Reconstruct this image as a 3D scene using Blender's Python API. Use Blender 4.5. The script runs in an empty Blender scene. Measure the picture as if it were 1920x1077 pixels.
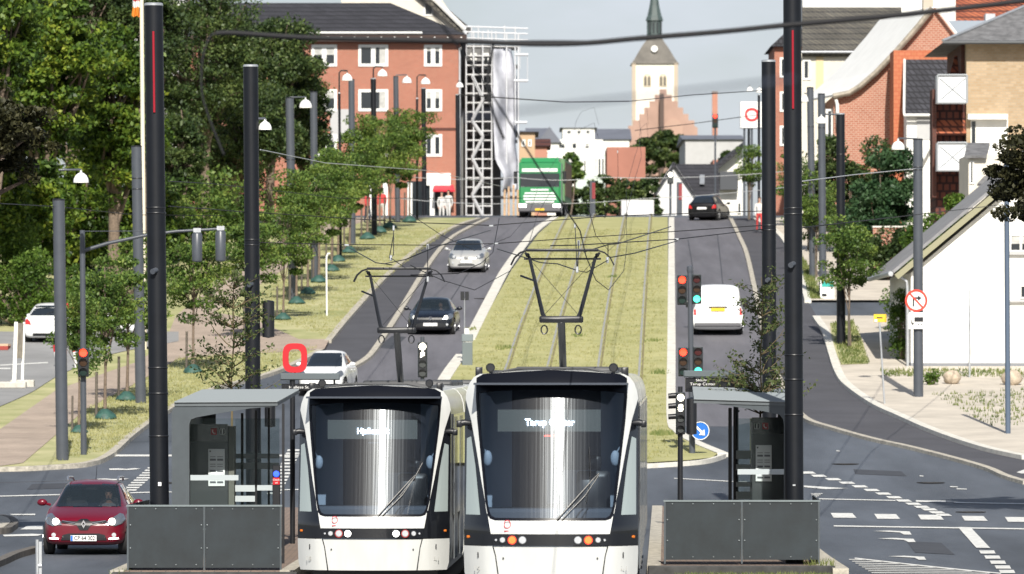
import bpy, bmesh, math, random
import numpy as np
from mathutils import Vector, Matrix
from mathutils.bvhtree import BVHTree
R = math.radians
rnd = random.Random(7)
S = bpy.context.scene
COL = S.collection
# ---------------------------------------------------------------- camera, sky, sun, exposure
F = 10666.7; YH = 700.0; HC = 3.4            # focal length in photo pixels, horizon row, camera height
cam = bpy.data.cameras.new('camera'); camo = bpy.data.objects.new('camera', cam); COL.objects.link(camo)
camo.location = (0, 0, HC); camo.rotation_euler = (R(90), 0, 0)
cam.lens = 200; cam.sensor_width = 36; cam.shift_y = (YH-538.5)/1920
cam.clip_start = 1; cam.clip_end = 20000
cam.dof.use_dof = True; cam.dof.focus_distance = 108; cam.dof.aperture_fstop = 4.2
S.camera = camo
SUN_EL = 38; 
world = bpy.data.worlds.new('World'); S.world = world; world.use_nodes = True
wn = world.node_tree; wn.nodes.clear()
wo = wn.nodes.new('ShaderNodeOutputWorld'); wb = wn.nodes.new('ShaderNodeBackground')
sk = wn.nodes.new('ShaderNodeTexSky'); sk.sky_type = 'NISHITA'; sk.sun_disc = False
sk.sun_elevation = R(SUN_EL); sk.sun_rotation = R(183); sk.dust_density = 1.5; sk.air_density = 1.0
wb.inputs['Strength'].default_value = 0.068
tcw = wn.nodes.new('ShaderNodeTexCoord'); mpw = wn.nodes.new('ShaderNodeMapping'); mpw.inputs['Scale'].default_value = (14, 14, 40)
nzw = wn.nodes.new('ShaderNodeTexNoise'); nzw.inputs['Scale'].default_value = 1.6; nzw.inputs['Detail'].default_value = 5
rpw = wn.nodes.new('ShaderNodeValToRGB'); rpw.color_ramp.elements[0].position = .35; rpw.color_ramp.elements[1].position = .7
rpw.color_ramp.elements[0].color = (.55,.55,.55,1); rpw.color_ramp.elements[1].color = (.95,.95,.95,1)
mxw = wn.nodes.new('ShaderNodeMixRGB'); mxw.inputs[2].default_value = (8.1, 8.7, 9.6, 1)
L = wn.links.new
L(tcw.outputs['Generated'], mpw.inputs[0]); L(mpw.outputs[0], nzw.inputs['Vector']); L(nzw.outputs['Fac'], rpw.inputs[0])
spw = wn.nodes.new('ShaderNodeSeparateXYZ'); L(tcw.outputs['Generated'], spw.inputs[0])
mrw = wn.nodes.new('ShaderNodeMapRange'); mrw.inputs['From Min'].default_value = .05; mrw.inputs['From Max'].default_value = .45; mrw.inputs['To Min'].default_value = 1; mrw.inputs['To Max'].default_value = .08; L(spw.outputs['Z'], mrw.inputs[0])
mlw = wn.nodes.new('ShaderNodeMath'); mlw.operation = 'MULTIPLY'; L(rpw.outputs[0], mlw.inputs[0]); L(mrw.outputs[0], mlw.inputs[1]); L(mlw.outputs[0], mxw.inputs[0]); L(sk.outputs[0], mxw.inputs[1]); L(mxw.outputs[0], wb.inputs[0]); L(wb.outputs[0], wo.inputs[0])
sl = bpy.data.lights.new('sun', 'SUN'); sl.energy = 5.0; sl.angle = R(.5); sl.color = (1, .95, .86)
so = bpy.data.objects.new('sun', sl); COL.objects.link(so); so.rotation_euler = (R(90-SUN_EL), 0, R(3))
S.view_settings.view_transform = 'Standard'; S.view_settings.look = 'None'; S.view_settings.gamma = 1
S.view_settings.exposure = 0.40
S.render.resolution_x = 1024; S.render.resolution_y = 574

# ---------------------------------------------------------------- helpers
def tag(o, label=None, cat=None, group=None, kind=None):
    if label: o['label'] = label
    if cat: o['category'] = cat
    if group: o['group'] = group
    if kind: o['kind'] = kind
    return o
def thing(name, label, cat, loc=(0,0,0), rz=0, group=None):
    o = bpy.data.objects.new(name, None); COL.objects.link(o)
    o.location = loc; o.rotation_euler = (0,0,rz); o.empty_display_size = .3
    return tag(o, label, cat, group)
def copy_tree(o, loc, rz=None, label=None, parent=None, scale=None):
    c = o.copy(); COL.objects.link(c); c.parent = parent
    if loc is not None: c.location = loc
    if rz is not None: c.rotation_euler = (0,0,rz)
    if scale: c.scale = (scale,)*3
    if label: c['label'] = label
    for ch in [k for k in bpy.data.objects if k.parent == o]: copy_tree(ch, None, parent=c)
    return c
def wx(px, d): return (px-960)/F*d
def wz(py, d): return HC-(py-YH)/F*d
def P(px, py, d): return Vector((wx(px,d), d, wz(py,d)))
# ground profile: height depends on the distance only
_n = [(-50,-.3),(90,-.3),(105,-.3),(114,-.25),(130,0),(141,.35),(152,.9),(170,1.8),(187,2.7),(200,3.7),(213,4.85),(230,6.15),(254,7.9),(290,10.35),(315,11.9),(326,12.4),(335,12.42),(350,12.1),(370,11),(420,8),(600,5),(900,4),(6000,4)]
_nd = np.array([a for a,b in _n],float); _nz = np.array([b for a,b in _n],float)
_sl = np.diff(_nz)/np.diff(_nd); _m = np.zeros(len(_nd)); 
for i in range(1,len(_nd)-1):
    if _sl[i-1]*_sl[i] > 0: _m[i] = 2*_sl[i-1]*_sl[i]/(_sl[i-1]+_sl[i])
def _herm(d):
    i = min(max(int(np.searchsorted(_nd, d))-1, 0), len(_nd)-2)
    h = _nd[i+1]-_nd[i]; t = min(max((d-_nd[i])/h,0),1)
    return float((2*t**3-3*t*t+1)*_nz[i]+(t**3-2*t*t+t)*h*_m[i]+(-2*t**3+3*t*t)*_nz[i+1]+(t**3-t*t)*h*_m[i+1])
ROWS = list(range(-50, 440, 1))+[440+20*k for k in range(1, 30)]+[1100,1300,1600,2000,3000,4500,6000]
ROWZ = [_herm(r) for r in ROWS]
def g(d): return float(np.interp(d, ROWS, ROWZ))
def gd(py, lift=0):                            # distance at which a photo row meets the ground
    lo, hi = 60.0, 327.0
    f = lambda d: YH-(g(d)+lift-HC)*F/d
    if f(hi) > py: return hi
    for _ in range(50):
        m = (lo+hi)/2
        if f(m) > py: lo = m
        else: hi = m
    return lo
def G(px, py, lift=0):
    d = gd(py, lift); return Vector((wx(px,d), d, g(d)+lift))

class MB:
    def __init__(s): s.v=[]; s.f=[]; s.mi=[]; s.cur=0
    def add(s, vs, fs):
        b=len(s.v); s.v += [tuple(q) for q in vs]; s.f += [tuple(b+i for i in q) for q in fs]; s.mi += [s.cur]*len(fs); return s
    def box(s, x0,x1,y0,y1,z0,z1, M=None, bev=0):
        if bev > 0:
            b=min(bev,(x1-x0)*.45,(z1-z0)*.45,(y1-y0)*.45)
            pts=[]
            for yy,ins in ((y0,b),(y0+b,0),(y1-b,0),(y1,b)):
                a0,a1,c0,c1=x0+ins,x1-ins,z0+ins,z1-ins
                e=b*.6 if ins==0 else b*.5
                pts.append([(a0+e,yy,c0),(a1-e,yy,c0),(a1,yy,c0+e),(a1,yy,c1-e),(a1-e,yy,c1),(a0+e,yy,c1),(a0,yy,c1-e),(a0,yy,c0+e)])
            v=[q for r in pts for q in r]; f=[tuple(range(8))]
            for k in range(3):
                for i in range(8): f.append((k*8+i,(k+1)*8+i,(k+1)*8+(i+1)%8,k*8+(i+1)%8))
            f.append(tuple(24+7-i for i in range(8)))
        else:
            v=[(x0,y0,z0),(x1,y0,z0),(x1,y1,z0),(x0,y1,z0),(x0,y0,z1),(x1,y0,z1),(x1,y1,z1),(x0,y1,z1)]
            f=[(0,3,2,1),(4,5,6,7),(0,1,5,4),(1,2,6,5),(2,3,7,6),(3,0,4,7)]
        if M is not None: v=[M@Vector(q) for q in v]
        return s.add(v,f)
    def tube(s, pts, r, n=8, cap=True):
        pts=[Vector(p) for p in pts]
        rs=r if isinstance(r,(list,tuple)) else [r]*len(pts)
        v=[];f=[]; up=None
        for i,p in enumerate(pts):
            t=(pts[min(i+1,len(pts)-1)]-pts[max(i-1,0)]).normalized()
            if up is None: up=Vector((0,0,1)) if abs(t.z)<.9 else Vector((0,-1,0))
            a=t.cross(up)
            if a.length<1e-5: a=t.cross(Vector((1,0,.01)))
            a.normalize(); b=a.cross(t).normalized(); up=b
            for k in range(n):
                q=2*math.pi*k/n; v.append(p+(a*math.cos(q)+b*math.sin(q))*rs[i])
        for i in range(len(pts)-1):
            for k in range(n): f.append((i*n+k,i*n+(k+1)%n,(i+1)*n+(k+1)%n,(i+1)*n+k))
        if cap: f.append(tuple(range(n))[::-1]); f.append(tuple((len(pts)-1)*n+k for k in range(n)))
        return s.add(v,f)
    def lathe(s, prof, c=(0,0,0), n=20, axis='z'):   # prof: (r, h)
        v=[];f=[]
        for r,h in prof:
            for k in range(n):
                a=2*math.pi*k/n; x,y=r*math.cos(a),r*math.sin(a)
                q=(x,y,h) if axis=='z' else ((x,h,y) if axis=='y' else (h,x,y))
                v.append((c[0]+q[0],c[1]+q[1],c[2]+q[2]))
        for i in range(len(prof)-1):
            for k in range(n): f.append((i*n+k,i*n+(k+1)%n,(i+1)*n+(k+1)%n,(i+1)*n+k))
        f.append(tuple(range(n))[::-1]); f.append(tuple((len(prof)-1)*n+k for k in range(n)))
        return s.add(v,f)
    def prism(s, poly, y0, y1, axis='y'):            # poly in (x,z), extruded along y
        n=len(poly)
        if axis=='y': v=[(x,y0,z) for x,z in poly]+[(x,y1,z) for x,z in poly]
        elif axis=='x': v=[(y0,x,z) for x,z in poly]+[(y1,x,z) for x,z in poly]
        else: v=[(x,z,y0) for x,z in poly]+[(x,z,y1) for x,z in poly]
        f=[tuple(range(n)),tuple(n+n-1-i for i in range(n))]
        for i in range(n): f.append((i,n+i,n+(i+1)%n,(i+1)%n))
        return s.add(v,f)
    def quad(s,a,b,c,d): return s.add([a,b,c,d],[(0,1,2,3)])
    def ball(s,c,r,n=12,sc=(1,1,1)):
        prof=[(max(r*math.sin(math.pi*i/n),.0005),-r*math.cos(math.pi*i/n)) for i in range(n+1)]
        b=len(s.v); s.lathe(prof,(0,0,0),n+4)
        s.v[b:]=[(c[0]+q[0]*sc[0],c[1]+q[1]*sc[1],c[2]+q[2]*sc[2]) for q in s.v[b:]]
        return s
    def build(s,name,mat,parent=None,smooth=None,loc=None,fix=True):
        me=bpy.data.meshes.new(name); me.from_pydata(s.v,[],s.f)
        if fix:
            bm=bmesh.new(); bm.from_mesh(me); bmesh.ops.recalc_face_normals(bm,faces=bm.faces); bm.to_mesh(me); bm.free()
        for m in (mat if isinstance(mat,(list,tuple)) else [mat]): me.materials.append(m)
        if any(s.mi) : me.polygons.foreach_set('material_index', s.mi)
        o=bpy.data.objects.new(name,me); COL.objects.link(o)
        if parent: o.parent=parent
        if loc is not None: o.location=loc
        if smooth:
            me.polygons.foreach_set('use_smooth',[True]*len(me.polygons))
            me.set_sharp_from_angle(angle=R(smooth))
        me.update(); return o

def tess(poly, rows=None, step=.05, rstep=None):
    """cut a polygon (u,v) into quads along rows of v; returns list of 4 (u,v) points"""
    loops=poly if isinstance(poly[0][0],(tuple,list)) else [poly]
    ED=[(a,b) for lp in loops for a,b in zip(lp,lp[1:]+lp[:1])]
    vs=sorted(set([round(p[1],6) for lp in loops for p in lp]))
    lo,hi=vs[0],vs[-1]; rr=set(vs)
    if rows is not None: rr|={r for r in rows if lo<r<hi}
    else:
        k=max(1,int((hi-lo)/(rstep or step))); rr|={round(lo+(hi-lo)*i/k,6) for i in range(1,k)}
    rr=sorted(rr); rr=[r for i,r in enumerate(rr) if i==0 or r-rr[i-1]>1e-5]
    out=[]
    for z0,z1 in zip(rr[:-1],rr[1:]):
        zm=(z0+z1)/2; E=[]
        for a,b in ED:
            if (a[1]-zm)*(b[1]-zm)<0:
                X=lambda z: a[0]+(b[0]-a[0])*(z-a[1])/(b[1]-a[1])
                E.append((X(zm),X(z0),X(z1)))
        E.sort()
        for l,r in zip(E[0::2],E[1::2]):
            k=max(1,int(max(r[1]-l[1],r[2]-l[2])/step))
            for i in range(k):
                t0,t1=i/k,(i+1)/k
                out.append(((l[1]+(r[1]-l[1])*t0,z0),(l[1]+(r[1]-l[1])*t1,z0),(l[2]+(r[2]-l[2])*t1,z1),(l[2]+(r[2]-l[2])*t0,z1)))
    return out
def sheet(mb, worldpoly, lift, step=8):              # a sheet lying on the ground
    for q in tess([(p[0],p[1]) for p in worldpoly], rows=ROWS, step=step):
        mb.quad(*[(u,v,g(v)+lift) for u,v in q])
    return mb
def psheet(mb, pxpoly, lift, gl=None):
    gl = lift if gl is None else gl
    pp=[]
    for i,(a,b) in enumerate(zip(pxpoly, pxpoly[1:]+pxpoly[:1])):
        k=max(1,int(abs(a[1]-b[1])/15))
        for j in range(k):
            t=j/k; q=G(a[0]+(b[0]-a[0])*t,a[1]+(b[1]-a[1])*t,gl); pp.append((q.x,q.y))
    return sheet(mb, pp, lift)
def smooth_path(pts, n=6):
    out=[]; pts=[tuple(p) for p in pts]
    for i in range(len(pts)-1):
        p0,p1,p2,p3=pts[max(i-1,0)],pts[i],pts[i+1],pts[min(i+2,len(pts)-1)]
        for k in range(n):
            t=k/n
            out.append(tuple(.5*((2*b)+(c-a)*t+(2*a-5*b+4*c-d)*t*t+(-a+3*b-3*c+d)*t**3) for a,b,c,d in zip(p0,p1,p2,p3)))
    out.append(pts[-1]); return out
def ribbon(mb, pxpath, w, h, base=-.03, world=False):
    pts=[(p[0],p[1]) for p in pxpath] if world else [tuple(G(x,y,h)[:2]) for x,y in smooth_path(pxpath)]
    out=[]
    for a,b in zip(pts[:-1],pts[1:]):
        k=max(1,int(math.hypot(b[0]-a[0],b[1]-a[1])/1.0))
        out+=[(a[0]+(b[0]-a[0])*i/k,a[1]+(b[1]-a[1])*i/k) for i in range(k)]
    out.append(pts[-1]); v=[];f=[]
    for i,p in enumerate(out):
        a=Vector(out[max(i-1,0)]);b=Vector(out[min(i+1,len(out)-1)]); t=(b-a)
        if t.length<1e-6: t=Vector((0,1))
        t.normalize(); nx,ny=t.y*w/2,-t.x*w/2
        for sg,hh in ((-1,base),(-1,h),(1,h),(1,base)):
            x,y=p[0]+nx*sg,p[1]+ny*sg; v.append((x,y,g(y)+hh))
    for i in range(len(out)-1):
        for k in range(3): f.append((i*4+k,i*4+k+1,i*4+k+5,i*4+k+4))
    f.append((0,1,2,3)); m=(len(out)-1)*4; f.append((m,m+1,m+2,m+3))
    return mb.add(v,f)

# ---------------------------------------------------------------- materials
MATS={}
def mat(name, col, rough=.6, metal=0, noise=0, nscale=5, col2=None, bump=0, bscale=None, coat=0, emit=None, es=0, spec=None, stretch=None, detail=4):
    if name in MATS: return MATS[name]
    m=bpy.data.materials.new(name); m.use_nodes=True; nt=m.node_tree; b=nt.nodes['Principled BSDF']
    b.inputs['Base Color'].default_value=(*col,1); b.inputs['Roughness'].default_value=rough; b.inputs['Metallic'].default_value=metal
    if coat: b.inputs['Coat Weight'].default_value=coat; b.inputs['Coat Roughness'].default_value=.04
    if spec is not None: b.inputs['Specular IOR Level'].default_value=spec
    if emit: b.inputs['Emission Color'].default_value=(*emit,1); b.inputs['Emission Strength'].default_value=es
    if noise or bump or col2:
        tc=nt.nodes.new('ShaderNodeTexCoord'); mp=nt.nodes.new('ShaderNodeMapping'); nt.links.new(tc.outputs['Object'],mp.inputs[0])
        if stretch: mp.inputs['Scale'].default_value=stretch
        nz=nt.nodes.new('ShaderNodeTexNoise'); nz.inputs['Scale'].default_value=nscale; nz.inputs['Detail'].default_value=detail; nz.inputs['Roughness'].default_value=.65
        nt.links.new(mp.outputs[0],nz.inputs['Vector'])
        if noise or col2:
            rp=nt.nodes.new('ShaderNodeValToRGB'); rp.color_ramp.elements[0].position=.33; rp.color_ramp.elements[1].position=.67
            c2=col2 or tuple(min(1,c*(1+noise)) for c in col); c1=col if col2 else tuple(c*(1-noise) for c in col)
            rp.color_ramp.elements[0].color=(*c1,1); rp.color_ramp.elements[1].color=(*c2,1)
            nt.links.new(nz.outputs['Fac'],rp.inputs[0]); nt.links.new(rp.outputs[0],b.inputs['Base Color'])
        if bump:
            nb=nz
            if bscale:
                nb=nt.nodes.new('ShaderNodeTexNoise'); nb.inputs['Scale'].default_value=bscale; nb.inputs['Detail'].default_value=4; nt.links.new(mp.outputs[0],nb.inputs['Vector'])
            bp=nt.nodes.new('ShaderNodeBump'); bp.inputs['Strength'].default_value=bump; bp.inputs['Distance'].default_value=.05
            nt.links.new(nb.outputs['Fac'],bp.inputs['Height']); nt.links.new(bp.outputs[0],b.inputs['Normal'])
    MATS[name]=m; return m
def brickmat(name, c1, c2, mortar, w=.24, h=.075, ms=.012, ground=False, bump=.3, big=.15):
    m=bpy.data.materials.new(name); m.use_nodes=True; nt=m.node_tree; b=nt.nodes['Principled BSDF']; N=nt.nodes.new; K=nt.links.new
    tc=N('ShaderNodeTexCoord'); sp=N('ShaderNodeSeparateXYZ'); cb=N('ShaderNodeCombineXYZ'); K(tc.outputs['Object'],sp.inputs[0])
    if ground: K(sp.outputs['X'],cb.inputs['X']); K(sp.outputs['Y'],cb.inputs['Y'])
    else:
        ad=N('ShaderNodeMath'); ad.operation='ADD'; K(sp.outputs['X'],ad.inputs[0]); K(sp.outputs['Y'],ad.inputs[1])
        K(ad.outputs[0],cb.inputs['X']); K(sp.outputs['Z'],cb.inputs['Y'])
    br=N('ShaderNodeTexBrick'); K(cb.outputs[0],br.inputs['Vector']); br.inputs['Scale'].default_value=1
    br.inputs['Brick Width'].default_value=w; br.inputs['Row Height'].default_value=h; br.inputs['Mortar Size'].default_value=ms
    br.inputs['Color1'].default_value=(*c1,1); br.inputs['Color2'].default_value=(*c2,1); br.inputs['Mortar'].default_value=(*mortar,1)
    nz=N('ShaderNodeTexNoise'); nz.inputs['Scale'].default_value=.6; nz.inputs['Detail'].default_value=6; K(tc.outputs['Object'],nz.inputs['Vector'])
    mr=N('ShaderNodeMapRange'); mr.inputs['To Min'].default_value=1-big*2; mr.inputs['To Max'].default_value=1+big*2; K(nz.outputs['Fac'],mr.inputs[0])
    mx=N('ShaderNodeVectorMath'); mx.operation='SCALE'; K(br.outputs['Color'],mx.inputs[0]); K(mr.outputs[0],mx.inputs['Scale']); K(mx.outputs[0],b.inputs['Base Color'])
    b.inputs['Roughness'].default_value=.85
    bp=N('ShaderNodeBump'); bp.inputs['Strength'].default_value=bump; bp.inputs['Distance'].default_value=.02; bp.invert=True; K(br.outputs['Fac'],bp.inputs['Height']); K(bp.outputs[0],b.inputs['Normal'])
    MATS[name]=m; return m
def leafmat(name, cols, trans=.22):
    m=bpy.data.materials.new(name); m.use_nodes=True; nt=m.node_tree; nt.nodes.clear(); N=nt.nodes.new; K=nt.links.new
    o=N('ShaderNodeOutputMaterial'); ge=N('ShaderNodeNewGeometry'); rp=N('ShaderNodeValToRGB'); tc=N('ShaderNodeTexCoord')
    nz=N('ShaderNodeTexNoise'); nz.inputs['Scale'].default_value=.7; nz.inputs['Detail'].default_value=3; K(tc.outputs['Object'],nz.inputs['Vector'])
    ma=N('ShaderNodeMath'); ma.operation='MULTIPLY_ADD'; ma.inputs[1].default_value=.45; K(ge.outputs['Random Per Island'],ma.inputs[0])
    m2=N('ShaderNodeMath'); m2.operation='MULTIPLY_ADD'; m2.inputs[1].default_value=1.3; m2.inputs[2].default_value=-.38; K(nz.outputs['Fac'],m2.inputs[0]); K(m2.outputs[0],ma.inputs[2])
    K(ma.outputs[0],rp.inputs[0])
    rp.color_ramp.elements[0].color=(*cols[0],1); rp.color_ramp.elements[1].color=(*cols[-1],1); rp.color_ramp.elements[0].position=.1; rp.color_ramp.elements[1].position=.9
    for i,c in enumerate(cols[1:-1]):
        e=rp.color_ramp.elements.new(.1+.8*(i+1)/(len(cols)-1)); e.color=(*c,1)
    pb=N('ShaderNodeBsdfPrincipled'); pb.inputs['Roughness'].default_value=.5; pb.inputs['Specular IOR Level'].default_value=.3; K(rp.outputs[0],pb.inputs['Base Color'])
    tr=N('ShaderNodeBsdfTranslucent'); K(rp.outputs[0],tr.inputs[0]); mx=N('ShaderNodeMixShader'); mx.inputs[0].default_value=trans
    K(pb.outputs[0],mx.inputs[1]); K(tr.outputs[0],mx.inputs[2]); K(mx.outputs[0],o.inputs[0]); MATS[name]=m; return m
def glassmat(name, tint=(.02,.025,.03), opac=.75, rough=.04):
    m=bpy.data.materials.new(name); m.use_nodes=True; nt=m.node_tree; nt.nodes.clear(); N=nt.nodes.new; K=nt.links.new
    o=N('ShaderNodeOutputMaterial'); pb=N('ShaderNodeBsdfPrincipled'); pb.inputs['Base Color'].default_value=(*tint,1); pb.inputs['Roughness'].default_value=rough
    t=N('ShaderNodeBsdfTransparent'); t.inputs[0].default_value=(.93,.96,.96,1); mx=N('ShaderNodeMixShader'); mx.inputs[0].default_value=opac
    K(t.outputs[0],mx.inputs[1]); K(pb.outputs[0],mx.inputs[2]); K(mx.outputs[0],o.inputs[0]); MATS[name]=m; return m

ASPH=mat('asphalt',(.083,.093,.110),.62,noise=.40,nscale=.30,bump=.25,bscale=30,stretch=(1,.16,1),detail=8,spec=.35)
ASPH_CYC=mat('asphalt_new',(.078,.078,.088),.8,noise=.12,nscale=.5,bump=.2,bscale=30,spec=.3)
ASPH_HILL=mat('asphalt_hill',(.125,.122,.137),.75,noise=.20,nscale=1.1,bump=.25,bscale=30,stretch=(1,.02,1),detail=6)
PATCH=mat('asphalt_patch',(.048,.052,.062),.8,noise=.15,nscale=2)
ASPH_LOT=mat('asphalt_worn',(.25,.25,.25),.9,noise=.15,nscale=.4,bump=.2,bscale=20)
KERB=mat('kerb_concrete',(.62,.6,.54),.85,noise=.15,nscale=3,bump=.2,bscale=20)
KERB_B=mat('kerb_granite',(.42,.39,.33),.85,noise=.3,nscale=6,bump=.3,bscale=20)
GRASS_T=mat('track_grass',(.30,.30,.12),.95,col2=(.42,.40,.19),nscale=.7,bump=.6,bscale=14,detail=10)
GRASS_V=mat('verge_grass',(.26,.28,.11),.95,col2=(.47,.44,.24),nscale=.45,bump=.6,bscale=14,detail=10)
SOIL=mat('soil',(.12,.12,.05),.95,noise=.3,nscale=.3)
PAVE=brickmat('paving_brick',(.42,.33,.27),(.34,.27,.22),(.30,.26,.2),.21,.105,.008,True,.2,.2)
PAVE_R=mat('paving_pale',(.52,.47,.40),.9,noise=.16,nscale=.6,bump=.3,bscale=12,detail=8)
PAVE_P=brickmat('platform_brick',(.26,.19,.15),(.2,.15,.12),(.12,.1,.09),.21,.105,.01,True,.3,.1)
PAINT=mat('road_paint',(.50,.50,.48),.7,col2=(.78,.78,.75),nscale=6,detail=8)
STEEL=mat('rail_steel',(.42,.41,.38),.45,.3)
MAST=mat('mast_paint',(.007,.0085,.012),.45,noise=.15,nscale=3,spec=.3)
MAST_G=mat('grey_paint',(.065,.073,.088),.36,noise=.08,nscale=3)
DARK=mat('black_paint',(.012,.013,.016),.4)
RUB=mat('rubber',(.015,.015,.016),.8)
WHITE=mat('white_gloss',(.8,.8,.78),.35)
LAMPW=mat('lamp_white',(.85,.85,.83),.3)
PANEL=mat('fence_sheet',(.014,.021,.026),.55,noise=.3,nscale=1.6,bump=.04,bscale=3,detail=6)
SHELT=mat('shelter_paint',(.062,.075,.085),.45,noise=.12,nscale=2)
GALV=mat('galvanised',(.5,.52,.54),.4,.6,noise=.12,nscale=8)
CREAM=mat('tram_cream',(.60,.61,.595),.3,coat=.5,noise=.06,nscale=3,stretch=(1,1,.3))
TBLACK=mat('tram_black',(.008,.009,.012),.22,coat=.6)
RED=mat('sign_red',(.48,.010,.018),.4)
BLUE=mat('sign_blue',(.01,.13,.5),.4)
YEL=mat('sign_yellow',(.75,.48,.03),.45)
CHROME=mat('chrome',(.7,.7,.72),.12,1)
LENS=mat('lamp_lens',(.55,.57,.6),.1,.3,coat=1)
E_WHITE=mat('lit_white',(.9,.9,.9),.3,emit=(1,.98,.95),es=5)
E_WARM=mat('lit_warm',(.9,.9,.8),.3,emit=(1,.93,.75),es=5)
E_RED=mat('lit_red',(.6,.02,.02),.3,emit=(1,.03,.01),es=5)
E_ORG=mat('lit_orange',(.6,.1,.02),.3,emit=(1,.045,.01),es=5)
E_GRN=mat('lit_green',(.05,.6,.4),.3,emit=(.08,1,.6),es=2.2)
E_BLU=mat('lit_blue',(.02,.05,.7),.3,emit=(.02,.06,1),es=3)
E_LED=mat('display_dots',(.9,.9,.95),.4,emit=(.75,.85,1),es=7)
L_OFFR=mat('lens_dark_red',(.05,.005,.005),.3); L_OFFY=mat('lens_dark_amber',(.04,.018,.006),.3); L_OFFG=mat('lens_dark_green',(.006,.022,.017),.3)
GLASS=glassmat('shelter_glass',(.02,.03,.03),.07)
CGLASS=glassmat('car_glass',(.02,.028,.035),.66)
DGLASS=mat('dark_glass',(.015,.02,.026),.05,coat=1)
SKIN=mat('skin',(.5,.3,.22),.6); HAIR=mat('hair',(.05,.03,.02),.7)
BARK=mat('bark',(.16,.12,.09),.9,noise=.3,nscale=12,bump=.5,bscale=25)
FROST=mat('frosted_band',(.40,.45,.47),.5)
POSTER=mat('poster_paper',(.9,.92,.93),.5); INK=mat('poster_ink',(.12,.13,.15),.6)
BAG=mat('green_bag',(.03,.085,.07),.6,noise=.3,nscale=6,bump=.4,bscale=10)
def paint(name,c,**k): return mat(name,c,.30,coat=.35,**k)

def text_mesh(body,size,name,m,parent,loc,rot=(R(90),0,0),sx=1,depth=.002,bold=0):
    cu=bpy.data.curves.new('t','FONT'); cu.body=body; cu.size=size; cu.align_x='CENTER'; cu.align_y='CENTER'; cu.extrude=depth; cu.offset=bold
    ob=bpy.data.objects.new('t',cu); COL.objects.link(ob); dg=bpy.context.evaluated_depsgraph_get()
    me=bpy.data.meshes.new_from_object(ob.evaluated_get(dg)); bpy.data.objects.remove(ob); bpy.data.curves.remove(cu)
    me.name=name; me.materials.clear(); me.materials.append(m); o=bpy.data.objects.new(name,me); COL.objects.link(o)
    o.parent=parent; o.location=loc; o.rotation_euler=rot; o.scale=(sx,1,1); return o
def ring(cx,cz,rx,rz,w,n=36,p=2.0):                   # rounded ring outline as outer+inner lists (x,z)
    def se(a,b,t):
        c,s_=math.cos(t),math.sin(t); return (cx+a*math.copysign(abs(c)**(2/p),c), cz+b*math.copysign(abs(s_)**(2/p),s_))
    return [se(rx,rz,2*math.pi*k/n) for k in range(n)],[se(rx-w,rz-w,2*math.pi*k/n) for k in range(n)]
def ring_mb(mb,cx,cz,rx,rz,w,y0,y1,n=36,p=2.0):
    o,i=ring(cx,cz,rx,rz,w,n,p); v=[(x,y0,z) for x,z in o]+[(x,y0,z) for x,z in i]+[(x,y1,z) for x,z in o]+[(x,y1,z) for x,z in i]; f=[]
    for k in range(n):
        j=(k+1)%n; f+=[(k,j,n+j,n+k),(2*n+k,3*n+k,3*n+j,2*n+j),(k,2*n+k,2*n+j,j),(n+k,n+j,3*n+j,3*n+k)]
    return mb.add(v,f)

# ================================================================ GROUND
gm=MB(); xs=[-3000,-800,-200,-60,-30,30,60,200,800,3000]
for r0,r1 in zip(ROWS[:-1],ROWS[1:]):
    for a,b in zip(xs[:-1],xs[1:]): gm.quad((a,r0,g(r0)),(b,r0,g(r0)),(b,r1,g(r1)),(a,r1,g(r1)))
tag(gm.build('ground',SOIL),kind='structure')
rm=MB(); sheet(rm,[(-60,-40),(60,-40),(60,420),(-60,420)],.01); tag(rm.build('road',ASPH),kind='structure')
def struct(name,mb,m,**k): return tag(mb.build(name,m,**k),kind='structure')
# cycle tracks (fresh asphalt)
m=MB(); psheet(m,[(655,690),(690,668),(712,640),(745,590),(800,500),(840,450),(880,425),(915,409),(898,409),(850,425),(790,460),(720,520),(655,590),(600,655),(560,680),(600,690)],.018)
psheet(m,[(1370,409),(1385,440),(1400,475),(1415,540),(1428,600),(1445,670),(1480,745),(1510,782),(1560,800),(1640,822),(1700,835),(1780,855),(1850,875),(1880,888),(1925,900),(2400,1000),(2400,853),(1925,853),(1800,822),(1690,778),(1640,755),(1590,720),(1560,660),(1535,600),(1515,565),(1505,525),(1490,480),(1460,436),(1415,409)],.018)
struct('cycle_track',m,ASPH_CYC)
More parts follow.
